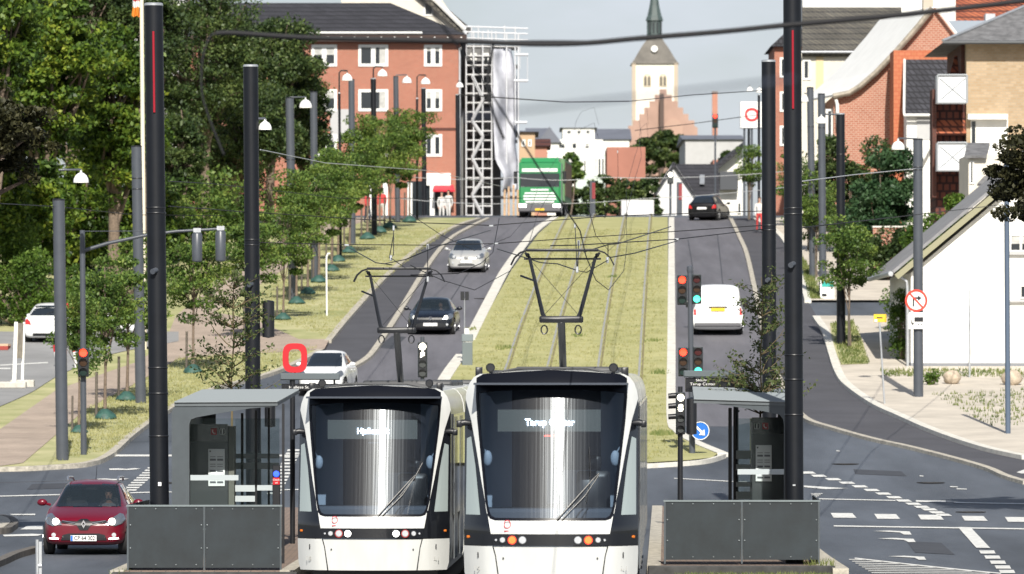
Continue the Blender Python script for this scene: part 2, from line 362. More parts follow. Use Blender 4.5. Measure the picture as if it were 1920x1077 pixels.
# tram lawn
LG=.10
m=MB(); psheet(m,[(790,868),(800,790),(832,722),(858,690),(872,668),(885,644),(905,604),(935,550),(960,505),(1010,438),(1046,407.2),(1252,407.2),(1253,780),(1266,808),(1296,826),(1350,848),(1335,858),(1290,863),(1205,868)],LG); 
struct('tramway_lawn',m,GRASS_T)
m=MB(); ribbon(m,[(786,820),(800,770),(826,722),(846,690),(866,664)],.42,.13); ribbon(m,[(880,636),(900,596),(926,546),(950,502),(1000,436),(1040,407.3)],.42,.13)
ribbon(m,[(1259,407.3),(1259,500),(1259,640),(1259,780),(1272,808),(1300,826),(1355,849)],.30,.13); ribbon(m,[(1358,851),(1330,860),(1290,865),(1210,870)],.12,.13); struct('tramway_kerb',m,KERB)
def trk(side,d): return (.55+.0273*(d-82)) if side>0 else (-2.32+.0273*(d-94))
for sd in (-1,1):
    for gx in (-.72,.72):
        m=MB(); ribbon(m,[(trk(sd,d)+gx,d) for d in (60,150,250,330,345)],.075,LG+.03,world=True); struct('rail',m,STEEL)
        m=MB(); ribbon(m,[(trk(sd,d)+gx+.10,d) for d in (60,150,250,330,345)],.07,LG+.008,world=True); struct('rail_groove_shade',m,mat('groove_shade',(.19,.165,.08),.9))  # strip beside each rail: groove dirt and the rail's shadow as dark colour
# kerbs
m=MB(); ribbon(m,[(658,688),(690,668),(712,640),(745,590),(800,500),(840,450),(880,425),(915,408)],.22,.12); struct('left_kerb',m,KERB_B)
m=MB(); ribbon(m,[(1370,408.5),(1385,440),(1400,475),(1415,540),(1428,600),(1445,670),(1480,745),(1510,782),(1560,800),(1640,822),(1700,835),(1780,855),(1850,875),(1885,890),(1925,902)],.2,.10); struct('right_kerb',m,KERB_B)
# left verge, path, lot
VL=.11
edge=[(560,676),(500,700),(400,727),(345,749),(290,782),(245,815),(205,850),(165,866),(100,872),(0,876),(-300,880)]
m=MB(); psheet(m,[(600,655)]+edge+[(-300,655)],VL)
up=[(898,408.5),(850,425),(790,460),(720,520),(655,590),(615,638)]
psheet(m,up+[(-600,638),(-600,408.5)],VL); struct('verge_grass',m,GRASS_V)
m=MB(); ribbon(m,up[::-1],.25,.13); ribbon(m,[(600,655)]+edge,.22,.13); struct('verge_kerb',m,KERB_B)
m=MB(); psheet(m,[(608,655),(618,636),(560,636),(480,600),(400,585),(330,592),(310,640),(262,677),(107,730),(-10,812),(-300,960),(-300,874),(0,874),(43,868),(160,768),(262,715),(335,672)],VL+.012); 
psheet(m,[(330,592),(400,585),(470,545),(540,500),(620,440),(690,412),(800,408.7),(760,408.7),(640,408.7),(540,440),(420,520)],VL+.012); struct('footpath',m,PAVE)
m=MB(); psheet(m,[(-600,762),(0,762),(60,735),(107,705),(190,668),(250,655),(335,640),(335,622),(-600,622)],VL+.02); struct('parking_lot',m,ASPH_LOT)
m=MB(); psheet(m,[(-20,690),(20,690),(20,692.5),(-20,692.5)],VL+.028); psheet(m,[(0,684),(90,679),(90,681),(0,686)],VL+.028); struct('parking_line',m,PAINT)
# right pavement
upR=[(1415,408.6),(1460,436),(1490,480),(1505,525),(1515,563)]; loR=[(1535,600),(1548,620),(1560,660),(1572,695),(1590,720),(1640,755),(1690,778),(1740,800),(1800,822),(1860,840),(1925,854)]
m=MB(); psheet(m,upR+[(2500,563),(2500,408.6)],VL); psheet(m,[(1530,592)]+loR+[(2500,960),(2500,592)],VL); struct('pavement_right',m,PAVE_R)
m=MB(); ribbon(m,upR,.28,.13); ribbon(m,[(1530,592)]+loR,.28,.13); struct('pavement_kerb',m,KERB)
m=MB(); psheet(m,[(1556,606),(1600,602),(1618,640),(1628,682),(1578,684),(1562,650)],VL+.012); psheet(m,[(1490,470),(1515,500),(1545,560),(1519,560),(1508,525),(1494,482)],VL+.012)
struct('pavement_grass',m,GRASS_V)
# worn carriageways up the hill, repair patches, manhole covers, crack sealing
m=MB(); psheet(m,[(640,712),(690,668),(712,640),(745,590),(800,500),(840,450),(880,425),(915,407.5),(1040,407.5),(1000,436),(950,502),(926,546),(900,596),(880,636),(846,690),(826,722),(790,800),(770,800)],.014)
psheet(m,[(1262,407.5),(1370,407.5),(1385,440),(1400,475),(1415,540),(1428,600),(1445,670),(1480,745),(1500,775),(1370,800),(1268,800)],.014); struct('carriageway',m,ASPH_HILL)
m=MB()
for q in ([(1600,880),(1690,884),(1700,893),(1604,889)],[(1395,915),(1470,918),(1474,925),(1396,922)],[(1700,1015),(1765,1018),(1790,1040),(1716,1036)],[(60,908),(150,905),(146,915),(50,918)],[(1300,700),(1345,700),(1347,722),(1299,722)],[(735,630),(762,632),(738,655),(708,652)]): psheet(m,q,.017)
struct('asphalt_patch',m,PATCH)
for px,py in ((1585,870),(1820,960),(330,905),(1330,560),(1745,905),(905,560)):
    q=G(px,py,.02); t=thing('manhole_cover','round iron manhole cover in the asphalt '+{1585:'right of the right shelter',1820:'on the zebra crossing at the right',330:'between the left shelter and the far kerb',1330:'behind the white van on the hill',1745:'uphill of the dotted line at the right',905:'in the left lane beside the white kerb'}[px],'manhole cover',tuple(q),0,'manhole covers'); m=MB(); m.lathe([(.36,-.01),(.36,.006),(.30,.008),(.29,.003),(.01,.003)],(0,0,0),20); m.build('lid',mat('iron',(.05,.045,.04),.5,.5),t)
for pts in ([(0,905),(110,902),(240,900)],[(1290,450),(1300,520),(1296,600),(1300,690)],[(1345,440),(1352,500),(1360,590)],[(820,600),(860,540),(905,470)]):
    m=MB(); ribbon(m,pts,.05,.019,.0); struct('crack_sealing',m,PATCH)
# road marks
def pm(pts,l=.022):
    m=MB(); psheet(m,pts,l); return m
def zq(zx,zy): return (1500+zx/4.19,820+zy/4.19)
m=MB()
for zx,zy in [(60,278),(148,303),(262,330),(370,358),(470,386),(563,415),(655,443),(740,472),(815,498),(890,523),(957,547),(1017,567),(1075,590),(1128,610)]:
    x,y=zq(zx,zy); psheet(m,[(x-16,y-2),(x+9,y-2),(x+16,y+2),(x-9,y+2)],.022)
for k,(zx,zy) in enumerate([(340,614),(683,622),(1026,628),(1370,637),(1710,646),(2050,655)]):
    x,y=zq(zx,zy); psheet(m,[(x-24,y-4.6),(x+17,y-4.2),(x+25,y+4.8),(x-18,y+4.4)],.022)
def line(m,a,b,t=1.4): psheet(m,[(a[0],a[1]-t/2),(b[0],b[1]-t/2),(b[0],b[1]+t/2),(a[0],a[1]+t/2)],.022)
line(m,zq(150,484),zq(750,497),1.6); line(m,zq(1215,513),zq(1860,524),1.6); line(m,zq(910,501),zq(1145,506),3); line(m,zq(265,697),zq(1900,722),2.2)
for zx,zy in [(575,740),(607,798),(690,938)]:
    x,y=zq(zx,zy); psheet(m,[(x,y-.7),(x+30,y-1.6),(x+58,y-.2),(x+68,y),(x+72,y+6),(x+58,y+6),(x+50,y+2),(x+30,y+.9)],.022)
psheet(m,[zq(1240,705),zq(1340,707),zq(1495,870),zq(1385,868)],.024)
for zx,zy in [(1470,902),(1510,942),(1553,982),(1592,1020),(1625,1055)]:
    x,y=zq(zx,zy); psheet(m,[(x-15,y-3),(x+13,y-3),(x+16,y+3),(x-12,y+3)],.022)
line(m,zq(430,950),zq(1580,1070),2)
for k in range(9):
    y=1049+k*3.6; x0=1592+k*6; x1=zq(430,950)[0]+ (y-zq(430,950)[1])*9.2
    line(m,(x0,y),(max(x1,x0+8),y+.8),1.3)
psheet(m,[zq(30,380),zq(380,402),zq(200,408),zq(30,392)],.022)
for k in range(4): line(m,zq(85+4*k,443+9*k),zq(178-14*k,443+9*k),1)
for zx,zy,w in ((940,303,30),(1180,388,60),(1230,405,80),(285,106,30)): line(m,zq(zx,zy),zq(zx+w,zy+3),1.6)
psheet(m,[zq(1700,275),zq(1760,255),zq(1860,262),zq(1860,285),zq(1740,285)],.03)
struct('road_markings',m,PAINT)
m=MB()
line(m,(0,930.5),(290,923),1.8); line(m,(300,923),(560,918),1.5); psheet(m,[(198,852.5),(560,853),(560,856),(196,856)],.022)
for x,y in ((232,880),(210,899)): psheet(m,[(x-28,y-1),(x-10,y-1.5),(x+5,y-.5),(x+20,y-2),(x+32,y-1),(x+20,y+.6),(x+5,y+1.6),(x-12,y+1.2),(x-26,y+1.5)],.022)
for k in range(10):
    x=245+k*5.2; y=919-k*4.6; psheet(m,[(x-14,y-1.3),(x+12,y-1.3),(x+10,y+1.3),(x-16,y+1.3)],.022)
for k in range(14):
    x=516+k*2.9; y=925-k*6.2; psheet(m,[(x-14,y-1.7),(x+12,y-1.7),(x+10,y+1.7),(x-16,y+1.7)],.022)
psheet(m,[(52,986),(80,985),(80,993),(38,993)],.022); psheet(m,[(5,1003),(60,1001),(80,1002),(70,1005),(8,1006)],.022); psheet(m,[(17,964),(66,963.5),(66,966),(25,966)],.022)
psheet(m,[(1236,867),(1308,860),(1308,862.5),(1238,870)],.022); line(m,(1264,897),(1376,903),1.3); line(m,(1380,877),(1406,880),2)
for k in range(4): line(m,(1385,903+k*1),(1400,903+k*1),.3)
struct('road_markings',m,PAINT)
# small traffic island and kerb at lower left
m=MB(); psheet(m,[(-60,966),(5,966),(18,970),(27,980),(12,990),(-60,996)],.14); struct('traffic_island',m,KERB_B)
m=MB(); ribbon(m,[(-60,1072),(0,1048),(30,1035),(70,1024)],.2,.13); ribbon(m,[(-60,993),(5,990),(20,984),(27,977),(18,969),(0,965)],.18,.14); struct('island_kerb',m,mat('kerb_dark',(.12,.11,.1),.9,noise=.3,nscale=5))
# platforms
def plat_z(d): return .0073*(d-101)
def platform(x0,x1,y0,y1,name):
    m=MB(); n=12
    pts=[]
    for i in range(n+1):
        d=y0+(y1-y0)*i/n; sh=.0273*(d-101); pts.append([(x0+sh,d,g(d)-.3),(x0+sh,d,plat_z(d)),(x1+sh,d,plat_z(d)),(x1+sh,d,g(d)-.3)])
    v=[q for r in pts for q in r]; f=[(0,1,2,3),tuple(n*4+k for k in (3,2,1,0))]
    for i in range(n):
        for k in range(3): f.append((i*4+k,i*4+4+k,i*4+5+k,i*4+k+1))
    m.add(v,f); struct(name,m,PAVE_P)
    for xe,w,mm,nm in ((x0,.22,KERB_B,'platform_edge'),(x1,.22,KERB_B,'platform_edge')):
        e=MB(); v=[];f=[]
        for i in range(n+1):
            d=y0-.02+(y1-y0+.04)*i/n; sh=.0273*(d-101); a,b=(xe-.02,xe+w) if xe==x0 else (xe-w,xe+.02)
            v+=[(a+sh,d,g(d)-.3),(a+sh,d,plat_z(d)+.012),(b+sh,d,plat_z(d)+.012),(b+sh,d,g(d)-.3)]
        f=[(0,1,2,3),tuple(n*4+k for k in (3,2,1,0))]
        for i in range(n):
            for k in range(3): f.append((i*4+k,i*4+4+k,i*4+5+k,i*4+k+1))
        e.add(v,f); struct(nm,e,mm)
platform(2.42,5.62,100.6,135,'platform_right')
platform(-6.85,-3.72,98.3,134,'platform_left')
m=MB(); m.box(2.4,5.7,100.3,100.58,-.5,.0,bev=.02); struct('platform_front',m,mat('platform_stone',(.05,.05,.05),.9,noise=.3,nscale=4))
m=MB(); m.box(-6.9,-3.7,98.0,98.28,-.5,-.03,bev=.02); struct('platform_front',m,MATS['platform_stone'])
m=MB(); ribbon(m,[(5.78,100),(5.85,112),(6.0,125)],.28,.02+.25,world=True); struct('platform_kerb',m,KERB_B)
# grass in front of the right platform
def tufts(mb,n,x0,x1,y0,y1,h,zf,seed=1,w=.012):
    r=random.Random(seed)
    for _ in range(n):
        x,y=r.uniform(x0,x1),r.uniform(y0,y1); z=zf(y); a=r.uniform(0,6.28); hh=h*r.uniform(.4,1.2); dx,dy=math.cos(a)*w,math.sin(a)*w; lx,ly=r.uniform(-.5,.5)*hh,r.uniform(-.5,.5)*hh
        mb.add([(x-dx,y-dy,z),(x+dx,y+dy,z),(x+lx*.5+dx*.5,y+ly*.5,z+hh*.6),(x+lx,y+ly,z+hh)],[(0,1,2,3)])
    return mb
GRB=leafmat('grass_blade',[(.07,.11,.03),(.14,.18,.05),(.28,.28,.11)],.3)
m=MB(); tufts(m,2600,2.9,5.6,98.6,100.25,.13,lambda y:-.22,3); tufts(m,160,5.2,5.7,100.4,101.3,.22,lambda y:-.1,4); tufts(m,200,-6.9,-6.6,98,99.5,.2,lambda y:-.2,5)
tag(m.build('grass',GRB,fix=False),'short weedy grass with small white daisies at the foot of the platforms','grass',kind='stuff')
m=MB(); m.box(2.6,5.9,98.3,100.28,-.6,-.2); struct('planting_strip',m,SOIL)
# dry grass tufts over lawn and verges
WEED=MB(); m=MB(); rr=random.Random(11)
def scatter_poly(mb,pxpoly,n,h,seed,lift=.1,w=.02):
    r=random.Random(seed); W=[G(x,y,lift) for x,y in pxpoly]; X0=min(p.x for p in W);X1=max(p.x for p in W);Y0=min(p.y for p in W);Y1=max(p.y for p in W)
    k=0; t=0
    while k<n and t<n*30:
        t+=1; x,y=r.uniform(X0,X1),r.uniform(Y0,Y1); ins=False; j=len(W)-1
        for i in range(len(W)):
            if (W[i].y>y)!=(W[j].y>y) and x<(W[j].x-W[i].x)*(y-W[i].y)/(W[j].y-W[i].y)+W[i].x: ins=not ins
            j=i
        if not ins: continue
        k+=1
        for _ in range(3):
            a=r.uniform(0,6.28); hh=h*r.uniform(.4,1.2); xx,yy=x+r.uniform(-.08,.08),y+r.uniform(-.08,.08); z=g(yy)+lift; dx,dy=math.cos(a)*w,math.sin(a)*w
            mb.add([(xx-dx,yy-dy,z),(xx+dx,yy+dy,z),(xx+r.uniform(-.4,.4)*hh,yy+r.uniform(-.4,.4)*hh,z+hh)],[(0,1,2)])
scatter_poly(m,[(860,720),(900,640),(960,520),(1030,430),(1245,430),(1245,800),(1300,850),(1210,864),(1100,864),(860,864)],9000,.07,2)
scatter_poly(m,[(600,650),(500,695),(345,745),(205,845),(100,868),(160,768),(262,715),(335,672)],4000,.09,3)
scatter_poly(m,[(850,428),(720,525),(620,635),(500,600),(480,560),(640,430)],6000,.08,4)
DRYG=leafmat('dry_grass_blade',[(.25,.26,.10),(.35,.34,.15),(.44,.42,.21)],.3)
for px,py,n_ in ((945,654,60),(885,620,40),(1085,630,30),(1240,815,160),(1225,640,40),(1150,520,25),(1238,700,50),(985,700,40)):
    q=G(px,py,.1)
    for _ in range(n_): 
        a=rr.uniform(0,6.28); k=rr.uniform(0,.35); x,y=q.x+math.cos(a)*k,q.y+math.sin(a)*k*2; m2h=rr.uniform(.06,.16); z=g(y)+.1; WEED.add([(x-.03,y,z),(x+.03,y,z),(x+rr.uniform(-.05,.05),y,z+m2h)],[(0,1,2)])
tag(WEED.build('grass',GRB,fix=False),'darker green weed patches dotted over the tramway lawn','grass',kind='stuff')
tag(m.build('grass',DRYG,fix=False),'dry yellowish grass on the tramway lawn and roadside verges','grass',kind='stuff')
m=MB(); scatter_poly(m,[(1560,606),(1600,602),(1628,682),(1578,684)],700,.12,5,.12); scatter_poly(m,[(1650,694),(1925,694),(1925,708),(1660,706)],420,.13,6,.12)
scatter_poly(m,[(1750,740),(1925,730),(1925,800),(1860,800)],260,.12,7,.12); scatter_poly(m,[(1494,470),(1515,500),(1545,560),(1519,560)],600,.16,8,.12)
tag(m.build('grass',GRB,fix=False),'green weeds and grass along the right pavement and house wall','grass',kind='stuff')

# ================================================================ FOLIAGE
LEAF_F=leafmat('leaf_forest',[(.014,.032,.008),(.045,.09,.014),(.12,.19,.022),(.28,.32,.04)])
LEAF_D=leafmat('leaf_dark',[(.016,.032,.013),(.036,.064,.020),(.075,.112,.031),(.14,.18,.05)])
LEAF_S=leafmat('leaf_street',[(.025,.055,.014),(.07,.13,.028),(.16,.24,.05),(.30,.36,.08)],.35)
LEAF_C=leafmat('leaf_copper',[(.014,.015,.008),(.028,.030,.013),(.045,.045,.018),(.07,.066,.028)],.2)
LEAF_Y=leafmat('leaf_sapling',[(.03,.045,.016),(.055,.08,.026),(.09,.12,.04),(.14,.17,.06)],.25)
LEAF_H=leafmat('leaf_hedge',[(.03,.07,.015),(.07,.13,.02),(.12,.2,.03),(.2,.27,.05)],.35)
LEAF_P=leafmat('leaf_pine',[(.015,.04,.02),(.03,.075,.03),(.055,.11,.045),(.08,.15,.06)],.2)
def leaves(name,pts,size,m,parent,seed=0,flat=.5,asp=.55):
    rg=np.random.default_rng(seed); n=len(pts)
    a=rg.normal(size=(n,3)); a/=np.linalg.norm(a,axis=1,keepdims=True)
    b=rg.normal(size=(n,3)); b[:,2]*=(1-flat); b-=a*np.sum(a*b,1,keepdims=True); b/=np.linalg.norm(b,axis=1,keepdims=True)+1e-9
    s=size*rg.uniform(.6,1.3,(n,1)); c=np.cross(a,b)
    v=np.empty((n,4,3)); v[:,0]=pts-a*s*.5; v[:,1]=pts+b*s*asp*.5+c*s*.08; v[:,2]=pts+a*s*.5; v[:,3]=pts-b*s*asp*.5+c*s*.08
    me=bpy.data.meshes.new(name); me.vertices.add(n*4); me.vertices.foreach_set('co',v.reshape(-1).astype(np.float32))
    me.loops.add(n*4); me.loops.foreach_set('vertex_index',np.arange(n*4,dtype=np.int32)); me.polygons.add(n); me.polygons.foreach_set('loop_start',np.arange(0,n*4,4,dtype=np.int32))
    try: me.polygons.foreach_set('loop_total',np.full(n,4,dtype=np.int32))
    except Exception: pass
    me.materials.append(m); me.update(calc_edges=True); me.validate()
    o=bpy.data.objects.new(name,me); COL.objects.link(o); o.parent=parent; return o
def crown_points(n,c,r,seed,clumps=40,cs=.28,hollow=.45,fl=.62):
    """leaf clusters spread through a lumpy ellipsoid"""
    rg=np.random.default_rng(seed); c=np.array(c,float); r=np.array(r,float)
    d=rg.normal(size=(clumps,3)); d/=np.linalg.norm(d,axis=1,keepdims=True)
    rad=(hollow+(1-hollow)*rg.uniform(0,1,(clumps,1))**.6)*rg.uniform(.8,1.12,(clumps,1))
    cc=c+d*r*rad*.88
    w=rg.uniform(.5,1.5,clumps); w/=w.sum(); k=rg.choice(clumps,n,p=w)
    q=rg.normal(size=(n,3)); q/=np.linalg.norm(q,axis=1,keepdims=True); q*=rg.uniform(.2,1,(n,1))**.5
    size=(cs*r.mean()*rg.uniform(.6,1.35,(clumps,1)))[k]
    p=cc[k]+q*size*np.array([1.2,1.2,fl]); return p,cc
def trunk_mb(h,r,limbs,seed,lean=.1):
    rr=random.Random(seed); m=MB(); pts=[]; x=y=0
    for i in range(7):
        t=i/6; pts.append((x,y,h*t)); x+=rr.uniform(-lean,lean)*h/12; y+=rr.uniform(-lean,lean)*h/12
    m.tube(pts,[r*(1.25 if i==0 else 1-.11*i) for i in range(7)],8)
    for c in limbs:
        t=rr.uniform(.45,.95); a=Vector(pts[int(t*6)]); b=Vector(c); mid=a.lerp(b,.5)+Vector((rr.uniform(-.1,.1),rr.uniform(-.1,.1),.12))*(b-a).length
        m.tube([a,mid,b],[r*.45,r*.28,r*.09],6)
    return m
def tree(name,label,cat,loc,h,cz,rx,rz,n,leaf,m,seed,group=None,tr=.12,clumps=40,cs=.28,ry=None,hollow=.45,visible_trunk=True):
    t=thing(name,label,cat,loc,0,group)
    p,cc=crown_points(n,(0,0,cz),(rx,ry or rx,rz),seed,clumps,cs,hollow)
    trunk_mb(cz,tr,[tuple(c) for c in cc[::3]],seed).build('trunk',BARK,t,smooth=60)
    leaves('crown',p,leaf,m,t,seed); return t
def gl(px,d,dz=0): return (wx(px,d),d,g(d)+dz)
# --- big trees on the left
# (px, d, half width px, centre y px, half height px, leaves, mat, label)
BIG=[(70,232,135,130,165,30000,LEAF_F,'tall broadleaf tree with yellow-green leaves filling the upper left corner','broadleaf_tree'),
(215,238,95,210,190,24000,LEAF_F,'bright green leafy tree directly behind the cream flagpole','broadleaf_tree'),
(40,226,110,400,110,18000,LEAF_F,'leafy tree behind the parked white hatchback, low branches over the hedge','broadleaf_tree'),
(185,262,90,20,120,14000,LEAF_D,'dark tree crown rising behind the flagpole trees at the top of the picture','broadleaf_tree'),
(385,285,115,110,190,30000,LEAF_D,'big dark green tree between the flagpole and the brick apartment block, left half','broadleaf_tree'),
(130,250,110,400,120,16000,LEAF_F,'leafy green tree low behind the grey street lamp mast','broadleaf_tree'),
(250,258,90,430,110,15000,LEAF_F,'lower green tree mass between the mottled mast and the big left mast','broadleaf_tree'),
(-20,214,100,60,150,16000,LEAF_F,'tall tree closing the upper left picture corner','broadleaf_tree'),
(140,250,100,20,130,14000,LEAF_D,'dark tree top between the corner tree and the flagpole','broadleaf_tree'),
(265,250,80,70,120,14000,LEAF_D,'dark upper crown right behind the flag','broadleaf_tree'),
(400,300,110,330,90,15000,LEAF_D,'broad dark tree under the sagging cable loop','broadleaf_tree'),
(-30,222,90,330,160,16000,LEAF_F,'leafy tree cut by the left picture edge','broadleaf_tree'),
(570,303,50,225,105,14000,LEAF_D,'right flank of the dark green trees in front of the brick block','broadleaf_tree'),
(440,292,120,240,120,22000,LEAF_D,'dark green tree filling the middle behind the second left mast','broadleaf_tree'),
(505,300,108,165,165,42000,LEAF_D,'rounded dark green tree covering the left end of the brick apartment block','broadleaf_tree'),
(330,268,60,300,110,12000,LEAF_D,'shaded green tree behind the hanging traffic signals','broadleaf_tree')]
for i,(px,d,hw,cy,hh,n,mm,lab,nm) in enumerate(BIG):
    s=F/d; base=g(d); cz=wz(cy,d)-base
    tree(nm,lab,'tree',gl(px,d),cz+hh/s,cz,hw/s,hh/s,n,.25 if mm is LEAF_F else .2,mm,20+i,'tall trees on the left',tr=.3,clumps=130,cs=.23,hollow=.55)
# bush/hedge behind lot
def bush(name,label,loc,rx,ry,rz,n,leaf,m,seed,group=None,cat='bush',clumps=30,cs=.3,cz=None):
    t=thing(name,label,cat,loc,0,group); p,cc=crown_points(n,(0,0,cz if cz is not None else rz*.8),(rx,ry,rz),seed,clumps,cs,.2,1.0); p[:,2]=np.maximum(p[:,2],.02)
    mb=MB()
    for c in cc[::3]: mb.tube([(c[0]*.15,c[1]*.15,0),(c[0]*.6,c[1]*.6,c[2]*.6),tuple(c)],[.05,.035,.012],5)
    mb.build('branches',BARK,t); leaves('foliage',p,leaf,m,t,seed); return t
bush('hedge','clipped green hedge behind the parked white hatchback',gl(60,216),4.2,1.0,1.7,16000,.14,LEAF_H,41,None,'hedge',70,.2)
bush('shrub','yellow-green shrub at the far left edge beyond the parking lot',gl(-10,222),2.4,1.2,2.6,9000,.16,LEAF_H,42)
bush('shrub','low green shrub beside the red container',gl(170,214),1.6,.9,1.3,5000,.14,LEAF_H,43)
bush('shrub','pale sunlit bushes behind the signal arm and near the path',gl(380,262),3.6,2.0,2.3,9000,.2,LEAF_S,44)
# copper beech branches close to the camera
def hang_tree(name,label,px,d,hw,cy,hh,n,seed,leaf=.12,trunkpx=-300):
    s=F/d; t=thing(name,label,'tree',(wx(trunkpx,d),d,g(d)),0,'dark leaved trees reaching in from the sides')
    cx=wx(px,d)-wx(trunkpx,d); cz=wz(cy,d)-g(d)
    p,cc=crown_points(n,(cx,0,cz),(hw/s,1.7,hh/s),seed,260,.15,.25)
    mb=trunk_mb(cz+1,.25,[tuple(c) for c in cc[::13]],seed); mb.build('trunk',BARK,t,smooth=60); leaves('crown',p,leaf,LEAF_C,t,seed); return t
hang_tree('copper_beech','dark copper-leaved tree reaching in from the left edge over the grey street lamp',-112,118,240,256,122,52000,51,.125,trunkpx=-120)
hang_tree('copper_beech','dark-leaved tree reaching in at the right edge in front of the white house',2052,128,218,326,158,60000,52,.13,trunkpx=2070)
# street trees: three variants copied
def street_tree_proto(seed,n=6800,h=5.7,rx=1.45,rz=2.15):
    t=thing('street_tree','x','tree',(0,0,0),0,'young street trees on the left verge')
    p,cc=crown_points(n,(0,0,h-rz),(rx,rx,rz),seed,34,.26,.25)
    m=trunk_mb(h*.85,.055,[tuple(c) for c in cc[::2]],seed,.05); m.build('trunk',BARK,t,smooth=60)
    leaves('crown',p,.14,LEAF_S,t,seed)
    k=MB(); k.tube([(-.28,0,0),(-.27,0,1.5)],.045,8); k.build('stake',mat('stake_wood',(.10,.085,.07),.9,noise=.3,nscale=10),t,smooth=50)
    b=MB(); rr=random.Random(seed); prof=[(.32,.0),(.36,.05),(.30,.15),(.20,.24),(.12,.3),(.06,.33)]; b.lathe(prof,(0,0,0),14)
    b.v=[(x*(1+rr.uniform(-.12,.12)),y*(1+rr.uniform(-.12,.12)),z) for x,y,z in b.v]; b.build('watering_bag',BAG,t,smooth=60); return t
protos=[street_tree_proto(61),street_tree_proto(62,rx=1.6,n=7400),street_tree_proto(63,h=6.0,rx=1.3,n=6200)]
ST=[(197,786,'street tree behind the left traffic light, second trunk from the grey lamp pole',.95),(238,752,'street tree with a green bag at its foot beside the mottled grey mast',.95),(148,812,'street tree rooted just behind the foot of the left traffic signal pole',.72),
(362,700,'street tree by the paved crossing, between the two dark masts',.95),(531,600,'street tree nearest to the red O sign beside the dark signal box',.9),(556,570,'second street tree up the hill from the red O sign',1),(577,552,'third street tree up the hill from the red O sign',.95),(598,530,'fourth street tree up the hill from the red O sign',1),
(622,509,'fifth street tree uphill, just behind the white bent post',1),(634,491,'sixth street tree uphill, beside the thin hooked lamp post',.95),(655,475,'seventh street tree uphill, halfway to the brick block',1.02),(689,449,'eighth street tree uphill, below the brick block windows',1.05),(712,437,'ninth street tree uphill, third from the crest',1.05),(731,428,'tenth street tree uphill, second from the crest',1.08),(768,417,'last street tree at the crest in front of the brick block',1.1),(470,640,'street tree standing behind the second left mast',.95)]
for i,(px,py,lab,sc) in enumerate(ST):
    q=G(px,py,VL); pr=protos[i%3]
    if i<3: pr.location=q; pr['label']=lab; pr.scale=(sc,)*3; pr.rotation_euler=(0,0,rnd.uniform(0,.5))
    else: copy_tree(pr,q,rnd.uniform(-.6,.6),lab,scale=sc*rnd.uniform(.95,1.05))
# right street trees
def rtree(px,py,lab,h,rx,rz,n,seed,leaf=.12):
    q=G(px,py,VL); t=tree('street_tree',lab,'tree',q,h,h-rz,rx,rz,n,leaf,LEAF_S,seed,'street trees on the right pavement',tr=.045,clumps=34,cs=.26,hollow=.15)
    k=MB(); k.tube([(-.05,-.1,0),(-.05,-.1,1.4)],.045,8); k.build('stake',MATS['stake_wood'],t)
    return t
rtree(1594,652,'young leafy street tree standing alone in the right grass patch',5.4,1.25,1.9,6000,71)
rtree(1531,520,'street tree among the dark masts on the right, uphill from the advertising board',4.8,1.5,2.0,7000,72)
rtree(1517,470,'street tree further uphill behind the right masts',4.8,1.6,2.0,7000,73)
rtree(1405,412,'small tree at the crest below the white sign with the red O',4.6,1.0,1.8,4500,74)
rtree(1478,425,'street tree half hidden behind the big right mast near the crest',4.6,1.0,1.8,2500,75)
bush('conifer_shrub','dark green conifer shrub in the garden behind the right masts',gl(1655,262),1.7,1.3,3.4,20000,.19,LEAF_P,81,None,'bush',50,.22)
bush('garden_hedge','broad dark garden hedge below the brick gable',gl(1600,270),3.0,1.2,3.3,18000,.2,LEAF_D,82,None,'hedge',50,.22)
bush('shrub','bright green shrub rising behind the roof slope of the white house',gl(1775,226),1.5,1.0,2.9,14000,.17,LEAF_H,83)
bush('shrub','sunlit green shrub in the corner garden left of the white house',gl(1690,214),.95,.8,1.2,3500,.12,LEAF_S,84)
bush('climbing_plant','ivy growing up the left corner of the white house',gl(1692,201),.34,.4,1.75,4500,.10,LEAF_H,85,None,'plant',26,.35)
bush('shrub','small green shrub at the foot of the right lamp mast',gl(1748,190),.33,.3,.36,700,.09,LEAF_H,86)
bush('shrub','dark hedge closing the garden behind the lone street tree',gl(1670,246),1.7,1,1.5,9000,.17,LEAF_D,87)
